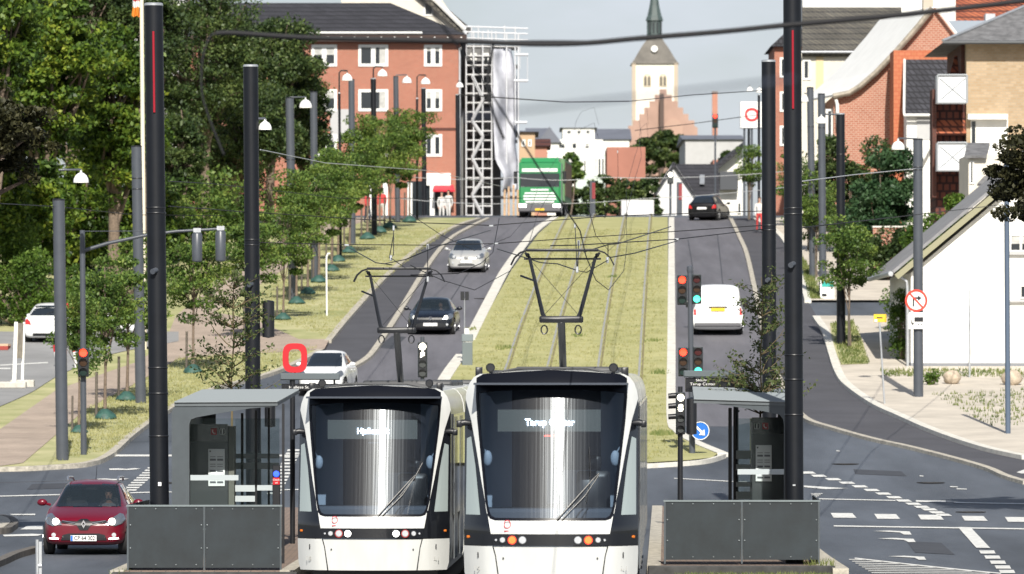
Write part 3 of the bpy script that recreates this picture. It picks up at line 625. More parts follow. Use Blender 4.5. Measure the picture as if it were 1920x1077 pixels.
# saplings by the shelters
def sapling(label,px,d,top,halfw,seed,nb=34,base=0):
    t=thing('sapling',label,'tree',(wx(px,d),d,base),0,'thin saplings behind the shelters'); rr=random.Random(seed); m=MB(); H=wz(top,d)-base
    n=14; st=[Vector((0,0,0))]
    for i in range(n): st.append(st[-1]+Vector((rr.uniform(-.03,.03),rr.uniform(-.03,.03),H/n)))
    m.tube(st,[.035*(1-.85*i/n) for i in range(n+1)],6); pts=[]
    for b in range(nb):
        k=rr.uniform(.52,.98); p=st[int(k*n)]; a=rr.uniform(0,6.28); ln=halfw*(1.15-k*.75)*rr.uniform(.5,1.15); cur=[p.copy()]; dirv=Vector((math.cos(a),math.sin(a)*.8,.55)).normalized()
        for s_ in range(7):
            dirv=(dirv+Vector((rr.uniform(-.25,.25),rr.uniform(-.25,.25),rr.uniform(-.12,.12)))).normalized(); cur.append(cur[-1]+dirv*ln/7)
        m.tube(cur,[.012*(1-i/8) for i in range(8)],4)
        for q in cur[2:]:
            for _ in range(rr.randint(2,6)):
                pts.append(tuple(q+Vector((rr.gauss(0,.05),rr.gauss(0,.05),rr.gauss(0,.045)))))
        if rr.random()<.6:
            q0=cur[4]; dv=Vector((rr.uniform(-1,1),rr.uniform(-1,1),.2)).normalized(); c2=[q0+dv*ln*.1*j for j in range(5)]; m.tube(c2,.005,4)
            for q in c2[1:]:
                for _ in range(4): pts.append(tuple(q+Vector((rr.gauss(0,.04),rr.gauss(0,.04),rr.gauss(0,.04)))))
    m.build('trunk',mat('twig',(.13,.10,.05),.8),t,smooth=60); leaves('foliage',np.array(pts),.085,LEAF_Y,t,seed,.3,.5)
sapling('sapling with small dark leaves growing behind the left shelter',430,112,505,1.75,91,64)
sapling('sapling with small dark leaves growing behind the right shelter',1425,109,520,1.5,97,64)
# ================================================================ TRAMS
TG=bpy.data.materials.new('windscreen_glass'); TG.use_nodes=True
def _tg():
    nt=TG.node_tree; nt.nodes.clear(); N=nt.nodes.new; K=nt.links.new
    o=N('ShaderNodeOutputMaterial'); t=N('ShaderNodeBsdfTransparent'); t.inputs[0].default_value=(.75,.84,.92,1)
    gl_=N('ShaderNodeBsdfGlossy'); gl_.inputs['Roughness'].default_value=.17; gl_.inputs[0].default_value=(.38,.40,.42,1)
    g2=N('ShaderNodeBsdfGlossy'); g2.inputs['Roughness'].default_value=.02
    tc=N('ShaderNodeTexCoord'); mp=N('ShaderNodeMapping'); mp.inputs['Scale'].default_value=(5.5,.01,.05); K(tc.outputs['Object'],mp.inputs[0])
    nz=N('ShaderNodeTexNoise'); nz.inputs['Scale'].default_value=3; nz.inputs['Detail'].default_value=2; K(mp.outputs[0],nz.inputs['Vector'])
    bp=N('ShaderNodeBump'); bp.inputs['Strength'].default_value=.55; bp.inputs['Distance'].default_value=.006; K(nz.outputs['Fac'],bp.inputs['Height']); K(bp.outputs[0],gl_.inputs['Normal'])
    fr=N('ShaderNodeFresnel'); fr.inputs[0].default_value=1.5
    g3=N('ShaderNodeBsdfGlossy'); g3.inputs['Roughness'].default_value=.30; g3.inputs[0].default_value=(.8,.9,1,1); K(bp.outputs[0],g3.inputs['Normal'])
    m3=N('ShaderNodeMixShader'); m3.inputs[0].default_value=.35; K(gl_.outputs[0],m3.inputs[1]); K(g3.outputs[0],m3.inputs[2])
    ad=N('ShaderNodeMixShader'); ad.inputs[0].default_value=.72; K(m3.outputs[0],ad.inputs[1]); K(g2.outputs[0],ad.inputs[2])
    ma=N('ShaderNodeMath'); ma.operation='MULTIPLY_ADD'; ma.inputs[1].default_value=1.0; ma.inputs[2].default_value=.03; K(fr.outputs[0],ma.inputs[0])
    mx=N('ShaderNodeMixShader'); K(ma.outputs[0],mx.inputs[0]); K(t.outputs[0],mx.inputs[1]); K(ad.outputs[0],mx.inputs[2]); K(mx.outputs[0],o.inputs[0])
_tg(); MATS['windscreen_glass']=TG
CABIN=mat('cab_interior',(.045,.055,.075),.7); CABP=mat('cab_panel',(.20,.25,.32),.6); SGL=mat('tram_side_glass',(.30,.35,.35),.12,coat=.6)
BEAM=mat('tram_dark_grey',(.03,.032,.036),.5)
def mir(h): return h+[(-x,z) for x,z in reversed(h)]
def yf(x,z):
    a=abs(x); y=.21*a*a+1.15*max(0,a-.90)**1.6
    y+=max(0,z-.95)*.34 if z>.95 else 0
    if z>2.85: y+=(z-2.85)**2*.7
    if z<.7: y+=(.7-z)*.10
    return y
OUT=[(1.22,.17),(1.255,.3),(1.265,.6),(1.265,2.6),(1.262,2.78),(1.245,2.92),(1.205,3.04),(1.14,3.13),(1.05,3.175),(.85,3.20),(.5,3.225),(0,3.24)]
OUTL=mir(OUT[:-1]+[(0.001,3.24)])
WIN=mir([(.80,1.10),(.855,1.13),(.885,1.20),(.905,1.30),(.955,1.75),(1.0,2.15),(1.04,2.5),(1.065,2.84),(1.06,2.9),(.8,2.925),(.4,2.945),(.001,2.95)])
WINO=mir([(.80,1.06),(.875,1.085),(.92,1.16),(.94,1.27),(.99,1.7),(1.04,2.15),(1.08,2.5),(1.105,2.84),(1.10,3.12),(1.0,3.178),(.5,3.222),(.001,3.238)])
FRM=mir([(.86,.868),(.90,1.1),(1.01,1.65),(1.09,2.1),(1.17,2.5),(1.262,2.82),(1.245,2.93),(1.205,3.045),(1.14,3.132),(1.05,3.178),(.001,3.24)])
def fp(poly,e,step=.05):
    m=MB()
    for q in tess(poly,step=step): m.quad(*[(x,yf(x,z)-e,z) for x,z in q])
    return m
def circ(cx,cz,r,n=14): return [(cx+r*math.cos(2*math.pi*k/n),cz+r*math.sin(2*math.pi*k/n)) for k in range(n)]
def weld(o,d=.0005,ang=30):
    me=o.data; bm=bmesh.new(); bm.from_mesh(me); bmesh.ops.remove_doubles(bm,verts=bm.verts,dist=d); bmesh.ops.recalc_face_normals(bm,faces=bm.faces); bm.to_mesh(me); bm.free()
    me.polygons.foreach_set('use_smooth',[True]*len(me.polygons)); me.set_sharp_from_angle(angle=R(ang)); return o
def tram(x,d,zr,label,dest,lit,num):
    t=thing('tram',label,'tram',(x,d,zr),-math.atan(.0273),'trams at the stop')
    # lower shell with black upper sides
    LOW=mir([(1.22,.17),(1.255,.3),(1.265,.6),(1.265,.69),(.82,.69)])
    weld(fp(LOW,0).build('front_skirt',CREAM,t,smooth=30))
    s1=[(.73,.17),(.75,.17),(.80,.55),(.838,.69),(.82,.69),(.785,.55)]
    weld(fp(s1,.006).build('panel_gap',DARK,t)); weld(fp([(-a,b) for a,b in s1],.006).build('panel_gap',DARK,t))
    SIDE=[OUTL[::1],WIN]
    weld(fp([mir([(1.265,.70),(1.265,2.6),(1.262,2.78),(1.245,2.92),(1.205,3.04),(1.14,3.13),(1.05,3.175),(.85,3.20),(.5,3.225),(.001,3.24)]),WIN],0).build('cab_shell',TBLACK,t,smooth=30))
    weld(fp([FRM,WINO],.02).build('front_frame',CREAM,t,smooth=30))
    weld(fp([WINO,WIN],.012).build('windscreen_surround',mat('cap_black',(.006,.007,.011),.3,spec=.15),t,smooth=30))
    ws=weld(fp(WIN,.004).build('windscreen',TG,t,smooth=60))
    weld(fp(mir([(.82,.70),(.86,.86),(.001,.86)]),.024).build('lamp_strip',TBLACK,t,smooth=30))
    for sx in (-1,1):
        sg=[(sx*a,b) for a,b in [(1.235,2.24),(1.17,2.27),(1.10,1.85),(1.02,1.14),(1.235,1.14)]]
        fp(sg,.008).build('side_window',SGL,t,smooth=40)
        for k,(r,off) in enumerate(((.036,.69),(.05,.55),(.05,.40))):
            m=MB(); cx=sx*off; y=yf(cx,.78)-.03; m.lathe([(r,y+.02),(r*1.08,y-.012),(r*.95,y-.018),(.001,y-.02)],(cx,0,.782),18,'y')
            if lit=='white': mm=E_WHITE if k==2 else (E_WARM if k==0 and False else LENS)
            else: mm=E_ORG if k==1 else LENS
            h=m.build('headlight',mm,t,smooth=40)
            m=MB(); ring_mb(m,cx,.782,r*1.35,r*1.35,r*.36,y-.012,y+.02,20); m.build('lamp_ring',mat('lamp_ring_red',(.3,.02,.02),.4) if k==1 else DARK,h)
        m=MB(); cx=sx*.785; m.lathe([(.016,yf(cx,.78)-.02),(.016,yf(cx,.78)-.05),(.001,yf(cx,.78)-.052)],(cx,0,.782),10,'y'); m.build('marker_light',LENS,t)
        m=MB(); m.box(sx*1.19-.03,sx*1.19+.03,yf(1.19,.82)-.02,yf(1.19,.82)+.05,.80,.84,bev=.01); m.build('side_marker',mat('amber',(.5,.13,.01),.3),t)
        # camera mirror pod
        m=MB(); m.tube([(sx*1.15,1.0,2.46),(sx*1.27,.98,2.47),(sx*1.37,.98,2.45)],[.035,.05,.045],10); m.box(sx*1.345-.04,sx*1.345+.04,.93,1.05,2.40,2.5,bev=.015); m.build('camera_mirror',DARK,t,smooth=40)
        m=MB(); m.box(sx*1.05-.01,sx*1.05+.01,yf(1.05,.5)-.016,yf(1.05,.5)+.02,.52,.60); m.build('key_slot',DARK,t)
        m=MB(); m.lathe([(.013,yf(.68,.52)-.02),(.013,yf(.68,.52)+.02)],(sx*.68,0,.52),10,'y'); m.build('screw_cap',BEAM,t)
        # roof horn / lamp
        m=MB(); m.lathe([(.02,.72),(.06,.70),(.068,.64),(.05,.62)],(sx*.90,.6,3.27),16,'y'); m.box(sx*1.07-.05,sx*1.07+.05,1.25,1.42,3.14,3.28,bev=.01); m.build('roof_horn',DARK,t,smooth=40)
    # destination display and interior
    m=MB(); m.box(-.78,.72,.78,.86,2.34,2.66); ds=m.build('destination_display',mat('display_box',(.05,.055,.05),.5),t)
    text_mesh(dest,.135,'destination_text',E_LED,ds,(-.02,.765,2.47),sx=.95,bold=.002)
    m=MB(); m.box(-.1,.1,.74,.76,2.27,2.285); m.build('status_light',E_RED if lit!='white' else CABIN,t)
    m=MB(); m.box(-1.1,1.1,.55,1.3,.95,1.22,bev=.05); m.box(-1.1,1.1,2.6,2.65,.3,3.05); m.box(-1.12,1.12,.4,2.6,3.02,3.05); m.build('cab_interior',CABIN,t)
    m=MB(); m.box(-1.08,-.62,2.5,2.58,1.2,3.0); m.box(.70,1.08,2.5,2.58,1.2,3.0); m.box(-.1,.62,2.5,2.58,1.25,1.75); m.build('bulkhead_panel',CABP,t)
    m=MB(); m.box(.35,.85,1.7,1.85,1.1,1.75,bev=.07); m.box(.35,.85,1.3,1.85,1.0,1.14,bev=.05); m.box(.48,.72,1.72,1.82,1.78,1.98,bev=.05); m.build('driver_seat',DARK,t,smooth=40)
    for sx in (-1,1):
        m=MB(); m.ball((sx*.93,.85,1.95),.09,8,(.8,.5,1.3)); m.tube([(sx*1.0,.85,2.12),(sx*.96,.85,2.05)],.012,5); m.build('interior_mirror',CABP,t,smooth=60)
    # wiper
    m=MB(); 
    def on(x,z,e=.05): return (x,yf(x,z)-e,z)
    m.tube([on(.10,1.08),on(.35,1.36),on(.62,1.66),on(.70,1.74)],.012,6); m.tube([on(.17,1.08),on(.5,1.42),on(.70,1.72)],.009,6); m.tube([on(.52,1.32,.035),on(.58,1.7,.035),on(.56,2.12,.035)],.008,5) if lit!='white' else m.tube([on(.45,1.4,.035),on(.70,1.72,.035),on(.82,1.95,.035)],.008,5)
    m.build('wiper',DARK,t)
    # emblem on the cream band: a ring over a bar
    e=MB(); ring_mb(e,-.62,1.01,.05,.06,.011,yf(.62,1)-.042,yf(.62,1)-.036,24,2.6); e.box(-.665,-.575,yf(.62,1)-.042,yf(.62,1)-.036,.905,.919); e.build('emblem',mat('emblem_red',(.5,.03,.05),.4),t)
    text_mesh(num,.10,'fleet_number',mat('number_grey',(.35,.35,.33),.5),t,(-1.03,yf(1.03,.36)-.012,.36)); text_mesh(num,.10,'fleet_number',MATS['number_grey'],t,(1.03,yf(1.03,.36)-.012,.36))
    # body modules
    def ringpts(y,k=1.0): return [(x*k,y,z) for x,z in OUTL]
    spans=[(None,7.2),(7.7,11.5),(12.0,19.0),(19.5,23.2),(23.7,31.5)]
    n=len(OUTL)
    for a,b in spans:
        m=MB(); r0=[(x,yf(x,z),z) for x,z in OUTL] if a is None else ringpts(a); r1=ringpts(b)
        m.add(r0+r1,[(i,(i+1)%n,n+(i+1)%n,n+i) for i in range(n)]+([tuple(range(n,2*n))] + ([] if a is None else [tuple(range(n))]))); bd=m.build('body_module',CREAM,t,smooth=35)
        y0=1.9 if a is None else a+.15
        for sx in (-1,1):
            m=MB(); xs_=(sx*1.27,sx*1.285); m.box(min(xs_),max(xs_),y0,b-.1,1.05,2.75); wnd=m.build('window_band',DGLASS,bd)
            m=MB(); k=y0+.3
            while k+1.5<b-.2:
                m=MB(); m.box(min(xs_)-.001,max(xs_)+.006,k,k+1.3,.3,2.7); k+=2.6
                m.build('door',mat('tram_door',(.10,.11,.12),.25,coat=.5),bd)
    for a in (7.2,11.5,19.0,23.2):
        m=MB(); 
        for j in range(6):
            k0=.97 if j%2 else .93; p0=ringpts(a+j*.083,k0); p1=ringpts(a+(j+1)*.083,.97 if (j+1)%2 else .93); m.add(p0+p1,[(i,(i+1)%n,n+(i+1)%n,n+i) for i in range(n)])
        m.build('bellows',RUB,t)
    m=MB(); m.box(-1.05,1.05,1.0,30,-.3,.2); m.build('underframe',DARK,t)
    m=MB()
    for (a,b,hh) in ((2.6,4.6,3.2),(5,6.8,3.2),(13,15.6,3.3),(16,18.4,3.3),(25,28,3.3)): m.box(-.85,.85,a,b,3.14,hh,bev=.05); m.build('roof_box',BEAM,t,smooth=40); m=MB()
    for yy in (1.5,3.1,4.9): m.tube([(-.9,yy,3.18),(-.5,yy,3.26),(.5,yy,3.26),(.9,yy,3.18)],.02,6)
    m.tube([(-.9,1.4,3.21),(-.9,6.9,3.21)],.03,6); m.tube([(.9,1.4,3.21),(.9,6.9,3.21)],.03,6)
    m.build('roof_rail',BEAM,t,smooth=40)
    # pantograph
    y=8.6; ct=5.38-zr if lit!='white' else wz(504,103.8)-zr; zk=(wz(598,89)-zr)if lit!='white' else (wz(620,102.8)-zr)
    pg=MB(); pg.tube([(0,y+1.6,3.25),(0,y,zk)],.06,8); pg.box(-.35,.35,y-.05,y+.05,zk-.05,zk+.06,bev=.03); pg.box(-.3,.3,y+1.4,y+1.9,3.1,3.22,bev=.03)
    for sx in (-1,1):
        pg.tube([(sx*.25,y,zk),(sx*.30,y+.05,zk+.1),(sx*.53,y+1.0,ct-.12),(sx*.6,y+1.02,ct-.04)],[.04,.034,.026,.02],8)
        o=[(sx*.27+.05*math.cos(a),y-.04,zk-.16+.07*math.sin(a)) for a in [k*.7 for k in range(10)]]; pg.tube(o,.013,5)
        pg.ball((sx*.56,y+1.0,ct-.08),.035,8)
    pg.tube([(-.62,y+1.0,ct-.14),(.62,y+1.0,ct-.14)],.018,6); pg.tube([(-.52,y+1.0,ct-.15),(.25,y+.05,zk+.1)],.005,4); pg.tube([(.52,y+1.0,ct-.15),(-.25,y+.05,zk+.1)],.005,4)
    pg.tube([(-.66,y+.6,ct-.42),(-.42,y+.3,zk+.62),(-.28,y,zk+.02)],.018,6)
    pa=pg.build('pantograph',DARK,t,smooth=40)
    pc=MB()
    for dy in (-.15,.15): 
        pc.box(-.58,.58,y+1.0+dy-.03,y+1.0+dy+.03,ct-.02,ct+.02,bev=.008)
        for sx in (-1,1): pc.tube([(sx*.56,y+1+dy,ct),(sx*.68,y+1+dy,ct-.04),(sx*.77,y+1+dy,ct-.12),(sx*.83,y+1+dy,ct-.24)],.012,6)
    pc.build('contact_strip',DARK,pa,smooth=40)
    return t
tram(.55,82.0,.21,'nearer tram on the right with red lamps lit and Tarup Center on its display','Tarup Center','red','15-1')
tram(-2.32,94.2,-.04,'left tram with white headlights lit and Hjallese St on its display','Hjallese St','white','18-1')

# ================================================================ CARS
def body_mesh(stn, w_nose=None, sub=2):
    m=MB(); NP=13; rings=[]
    for (y,w,b,h,r,tw) in stn:
        c=max(r-h,.0)
        pts=[(0,b),(w*.80,b),(w*.96,b+.05),(w,b+(h-b)*.38),(w*.995,b+(h-b)*.72),(w*.955,h-.03),(w*.90,h)]
        a=(w*.90,h)
        pts+=[(a[0]+(tw-a[0])*.12,h+c*.08),(a[0]+(tw-a[0])*.55,h+c*.5),(tw,h+c*.86),(tw*.88,h+c*.97),(tw*.5,h+c+.012),(0,h+c+.02)]
        full=[(x,y,z) for x,z in pts]+[(-x,y,z) for x,z in pts[-2:0:-1]]
        rings.append(full)
    n=len(rings[0]); v=[q for r_ in rings for q in r_]; f=[]
    for i in range(len(rings)-1):
        for k in range(n): f.append((i*n+k,i*n+(k+1)%n,(i+1)*n+(k+1)%n,(i+1)*n+k))
    def cap(i,rev):
        # strip cap between left and right halves
        half=n//2; fs=[]
        for k in range(half):
            a,b=i*n+k,i*n+k+1; c,d=i*n+(n-k-1)%n,i*n+(n-k)%n
            q=[a,b,c,d]; q=[x for j,x in enumerate(q) if x not in q[:j]]
            if len(q)>2: fs.append(tuple(q[::-1]) if rev else tuple(q))
        return fs
    f+=cap(0,False)+cap(len(rings)-1,True)
    me=bpy.data.meshes.new('body'); me.from_pydata(v,[],f); bm=bmesh.new(); bm.from_mesh(me); bmesh.ops.recalc_face_normals(bm,faces=bm.faces); bm.to_mesh(me); bm.free()
    o=bpy.data.objects.new('body',me); COL.objects.link(o); md=o.modifiers.new('s','SUBSURF'); md.levels=sub; md.render_levels=sub
    dg=bpy.context.evaluated_depsgraph_get(); me2=bpy.data.meshes.new_from_object(o.evaluated_get(dg)); o.modifiers.clear(); o.data=me2; me2.polygons.foreach_set('use_smooth',[True]*len(me2.polygons))
    return o
class Skin:
    def __init__(s,o):
        me=o.data; s.b=BVHTree.FromPolygons([v.co.copy() for v in me.vertices],[tuple(p.vertices) for p in me.polygons])
    def front(s,x,z,e=.006):
        h=s.b.ray_cast(Vector((x,-3,z)),Vector((0,1,0))); return None if h[0] is None else h[0]+h[1]*0+Vector((0,-e,0))+(h[1]*e if h[1].y<0 else Vector())
    def rear(s,x,z,e=.006):
        h=s.b.ray_cast(Vector((x,9,z)),Vector((0,-1,0))); return None if h[0] is None else h[0]+Vector((0,e,0))
    def side(s,sx,y,z,e=.006):
        h=s.b.ray_cast(Vector((sx*3,y,z)),Vector((-sx,0,0))); return None if h[0] is None else h[0]+Vector((sx*e,0,0))
def spatch(fn,poly,step=.05):
    m=MB()
    for q in tess(poly,step=step):
        p=[fn(x,z) for x,z in q]
        if all(v is not None for v in p) and max((a-b).length for a in p for b in p)<step*9: m.quad(*p)
    return m
def mirx(poly): return [(-x,z) for x,z in poly]
def in_poly(x,z,poly):
    ins=False; j=len(poly)-1
    for i in range(len(poly)):
        if (poly[i][1]>z)!=(poly[j][1]>z) and x<(poly[j][0]-poly[i][0])*(z-poly[i][1])/(poly[j][1]-poly[i][1])+poly[i][0]: ins=not ins
        j=i
    return ins
def open_window(o,poly,front=True):
    bm=bmesh.new(); bm.from_mesh(o.data); o.data.materials.append(TBLACK); idx=len(o.data.materials)-1; dl=[]
    cy=sum(v.co.y for v in bm.verts)/len(bm.verts)
    for f in bm.faces:
        c=f.calc_center_median()
        if (f.normal.y<-.15 if front else f.normal.y>.15) and (c.y<cy if front else c.y>cy) and in_poly(c.x,c.z,poly):
            if all(in_poly(v.co.x,v.co.z,poly) for v in f.verts): dl.append(f)
            else: f.material_index=idx
    bmesh.ops.delete(bm,geom=dl,context='FACES'); bm.to_mesh(o.data); bm.free()
def wheel(t,x,y,r=.32,w=.20):
    m=MB(); m.lathe([(r*.62,-w/2),(r*.93,-w/2),(r,-w/2+.03),(r,w/2-.03),(r*.93,w/2),(r*.62,w/2)],(0,0,0),28,'x'); wh=m.build('wheel',RUB,t,smooth=40,loc=(x,y,r))
    sx=1 if x>0 else -1
    m=MB(); m.lathe([(.05,sx*(w/2-.005)),(r*.15,sx*(w/2)),(r*.6,sx*(w/2-.03)),(r*.62,sx*(w/2-.01)),(r*.64,sx*w/2-.0)],(0,0,0),20,'x')
    for k in range(5):
        a=k*1.2566; m.box(sx*w/2-.02,sx*w/2+.012,-.03,.03,.03,r*.6,M=Matrix.Rotation(a,4,'X'))
    m.build('rim',mat('alloy',(.45,.46,.48),.35,.8),wh,smooth=40)
def person_bust(name,label,loc,shirt,rz=0):
    t=thing(name,label,'person',loc,rz)
    # one skinned body: torso, shoulders, arms reaching to the wheel, neck and head
    J=[((0,0,0),.15),((0,.02,.25),.155),((0,.03,.42),.13),((0,.02,.50),.06),((0,-.01,.56),.055),((0,-.02,.65),.085),((0,-.02,.74),.09),((0,-.015,.79),.06)]
    v=[a for a,b in J]; r=[b for a,b in J]; e=[(i,i+1) for i in range(len(J)-1)]
    for sx in (-1,1):
        b=len(v); v+=[(sx*.17,.03,.40),(sx*.24,-.08,.22),(sx*.17,-.32,.26),(sx*.15,-.40,.29)]; r+=[.07,.05,.038,.035]; e+=[(2,b),(b,b+1),(b+1,b+2),(b+2,b+3)]
    me=bpy.data.meshes.new('body'); me.from_pydata(v,e,[]); o=bpy.data.objects.new('body',me); COL.objects.link(o); md=o.modifiers.new('k','SKIN')
    for i,sv in enumerate(me.skin_vertices[0].data): sv.radius=(r[i],r[i]); sv.use_root=(i==0)
    o.modifiers.new('s','SUBSURF').levels=2
    dg=bpy.context.evaluated_depsgraph_get(); m2=bpy.data.meshes.new_from_object(o.evaluated_get(dg)); o.modifiers.clear(); o.data=m2; m2.materials.clear(); m2.materials.append(shirt); m2.materials.append(SKIN)
    for p in m2.polygons:
        c=p.center; p.material_index=1 if (c.z>.49 or c.y<-.30) else 0; p.use_smooth=True
    o.parent=t
    m=MB(); m.ball((0,.01,.745),.102,10,(.95,1.05,.85)); m.box(-.001,.001,0,.001,.7,.701); m.build('hair',HAIR,t,smooth=60)
    m=MB(); m.ball((0,-.112,.655),.02,6,(.8,1,1.2)); 
    m.build('nose',SKIN,t,smooth=60); m=MB()
    for sx in (-1,1): m.ball((sx*.034,-.10,.69),.012,6)
    m.build('eyes',DARK,t); m=MB(); m.box(-.025,.025,-.108,-.09,.608,.616); m.build('mouth',mat('lips',(.3,.1,.08),.6),t)
    return t
HATCH=[(-.0,.50,.30,.56,.57,.40),(.05,.70,.22,.66,.68,.5),(.22,.80,.19,.735,.765,.55),(.55,.845,.18,.82,.86,.6),(.95,.86,.18,.90,.945,.62),(1.15,.865,.18,.925,1.02,.60),(1.55,.865,.18,.945,1.27,.57),(1.95,.865,.18,.95,1.43,.555),(2.5,.865,.18,.955,1.46,.555),(3.3,.865,.18,.96,1.42,.54),(3.75,.855,.19,.96,1.28,.53),(3.95,.84,.20,.94,1.05,.52),(4.05,.80,.24,.90,.95,.5),(4.10,.66,.34,.80,.81,.4)]
def hatch(name,label,loc,rz,pm_,front_lit=True,sc=(1,1,1),stn=HATCH,driver=None,group='cars',grille='wide',roof=0.0,detailed=True,rear=False,platetext=None,emblem=None,cat='car'):
    st=[(y*sc[1],w*sc[0],b,h*sc[2],r*sc[2],tw*sc[0]) for y,w,b,h,r,tw in stn]; Lc=st[-1][0]
    t=thing(name,label,cat,loc,rz,group); bo=body_mesh(st); bo.data.materials.clear(); bo.data.materials.append(pm_); bo.parent=t; sk_=Skin(bo)
    sx_,sz=sc[0],sc[2]
    def Q(pl): return [(x*sx_,z*sz) for x,z in pl]
    yw=(.68*sc[1],3.35*sc[1]); wr=.31
    # wheel arches darkened
    bm=bmesh.new(); bm.from_mesh(bo.data); bo.data.materials.append(RUB); dl=[]
    for f in bm.faces:
        c=f.calc_center_median()
        if any(math.hypot(c.y-yy,c.z-wr)<wr+.055 for yy in yw) and abs(c.x)>.55*sx_ and c.z<.75: dl.append(f)
        elif c.z<.20: f.material_index=1
    bmesh.ops.delete(bm,geom=dl,context='FACES'); bm.to_mesh(bo.data); bm.free()
    for yy in yw:
        for s in (-1,1):
            wheel(t,s*(.865*sx_-.115),yy,wr)
            m=MB(); m.lathe([(wr+.06,-.12),(wr+.06,.10)],(s*(.865*sx_-.16),yy,wr),22,'x'); 
    m=MB(); m.box(-.55*sx_,.55*sx_,.2,Lc-.3,.2,.5); m.build('chassis',DARK,t)
    WS=Q([(-.66,.945),(.66,.945),(.60,1.15),(.53,1.345),(.49,1.375),(-.49,1.375),(-.53,1.345),(-.60,1.15)])
    if driver:
        open_window(bo,WS,True)
        m=MB(); m.box(-.70*sx_,.70*sx_,1.0,1.35,.6,.93*sz,bev=.05); 
        for s in (-1,1): m.box(s*.36-.24,s*.36+.24,2.15,2.3,.5,1.12,bev=.08); m.box(s*.36-.12,s*.36+.12,2.17,2.26,1.13,1.30,bev=.05)
        m.tube([(.36+.17*math.cos(a),1.62-.05*math.sin(a),.92+.16*math.sin(a)) for a in [k*.45 for k in range(15)]],.016,6)
        m.build('interior',mat('car_interior',(.05,.05,.055),.8),t,smooth=40)
        spatch(lambda x,z: sk_.front(x,z,.008),WS,.06).build('windscreen',CGLASS,t,smooth=80)
        m=MB(); m.box(-.10,.10,1.68,1.70,1.26,1.32,bev=.01); m.build('rear_view_mirror',DARK,t)
        drv=person_bust('person',driver,(loc[0]+.36*math.cos(rz),loc[1]+2.02,loc[2]+.50),mat('shirt_grey',(.25,.27,.3),.8),rz)
    else:
        weld(spatch(lambda x,z: sk_.front(x,z),WS,.06).build('windscreen',DGLASS,t,smooth=80))
    RW=Q([(-.62,.99),(.62,.99),(.60,1.1),(.52,1.33),(.48,1.36),(-.48,1.36),(-.52,1.33),(-.60,1.1)])
    weld(spatch(lambda x,z: sk_.rear(x,z),RW,.06).build('rear_window',DGLASS,t,smooth=80))
    for s in (-1,1):
        for a,b in ((1.55,2.25),(2.32,3.05),(3.12,3.6)):
            top=1.36*sz; p=[(a*sc[1],.98*sz),(b*sc[1],.98*sz),((b if b<3.5 else b-.15)*sc[1],top if b<3.5 else 1.22*sz),((a+.0 if a>1.6 else 2.0)*sc[1],top)]
            weld(spatch(lambda y,z: sk_.side(s,y,z),p,.07).build('side_window',DGLASS,t,smooth=80))
        m=MB()
        for yy in (1.35,2.28,3.1): 
            for q in tess([(yy*sc[1],.3),(yy*sc[1]+.012,.3),(yy*sc[1]+.012,.94*sz),(yy*sc[1],.94*sz)],step=.06):
                p=[sk_.side(s,y,z,.003) for y,z in q]
                if all(v is not None for v in p): m.quad(*p)
        m.build('door_gap',DARK,t)
        m=MB(); mx=s*(.865*sx_); m.tube([(mx-s*.06,1.45*sc[1],.97*sz),(mx+s*.05,1.42*sc[1],1.0*sz)],.03,6); m.ball((mx+s*.11,1.42*sc[1],1.02*sz),.1,8,(1.05,.7,.72)); m.build('mirror',pm_,t,smooth=50)
        m=MB(); m.box(*(sorted((mx-.012,mx+s*.012)) ),2.05*sc[1],2.2*sc[1],.84*sz,.865*sz,bev=.005); m.box(*(sorted((mx-.012,mx+s*.012))),2.85*sc[1],3.0*sc[1],.84*sz,.865*sz,bev=.005); m.build('door_handle',pm_,t)
    if not rear:
        HL=Q([(.44,.60),(.62,.575),(.74,.62),(.80,.70),(.755,.80),(.68,.82),(.58,.745),(.46,.665)])
        for P_ in (HL,mirx(HL)):
            s=1 if P_ is HL else -1
            h=weld(spatch(lambda x,z: sk_.front(x,z,.01),P_,.04).build('headlight',mat('headlight_glass',(.20,.22,.25),.08,.5,coat=1),t,smooth=80))
            c=sk_.front(s*.56*sx_,.655*sz,.02)
            m=MB(); m.lathe([(.07,-.005),(.066,-.02),(.001,-.028)],(0,0,0),14,'y'); o=m.build('bulb',E_WARM if front_lit else LENS,h,smooth=60,loc=c)
            fo=sk_.front(s*.60*sx_,.40*sz,.012)
            if fo: m=MB(); m.lathe([(.045,.01),(.045,-.006),(.001,-.01)],(0,0,0),12,'y'); m.build('fog_lamp',LENS,t,loc=fo)
            if front_lit=='drl':
                m=spatch(lambda x,z: sk_.front(x,z,.02),[(s*.50*sx_,.315),(s*.68*sx_,.325),(s*.68*sx_,.35),(s*.50*sx_,.34)] if s>0 else [(-.68*sx_,.325),(-.50*sx_,.315),(-.50*sx_,.34),(-.68*sx_,.35)],.03); m.build('daytime_light',E_WHITE,t)
        if grille=='slim':
            GR=Q([(-.45,.64),(-.14,.595),(-.08,.50),(.08,.50),(.14,.595),(.45,.64),(.45,.685),(.14,.665),(.06,.715),(-.06,.715),(-.14,.665),(-.45,.685)])
            LI=Q([(-.46,.30),(.46,.30),(.42,.40),(.30,.43),(-.30,.43),(-.42,.40)])
        elif grille=='none':
            GR=Q([(-.12,.60),(.12,.60),(.10,.64),(-.10,.64)]); LI=Q([(-.40,.30),(.40,.30),(.36,.36),(-.36,.36)])
        else:
            GR=Q([(-.42,.58),(.42,.58),(.45,.65),(-.45,.65)]); LI=Q([(-.55,.28),(.55,.28),(.52,.42),(.34,.45),(-.34,.45),(-.52,.42)])
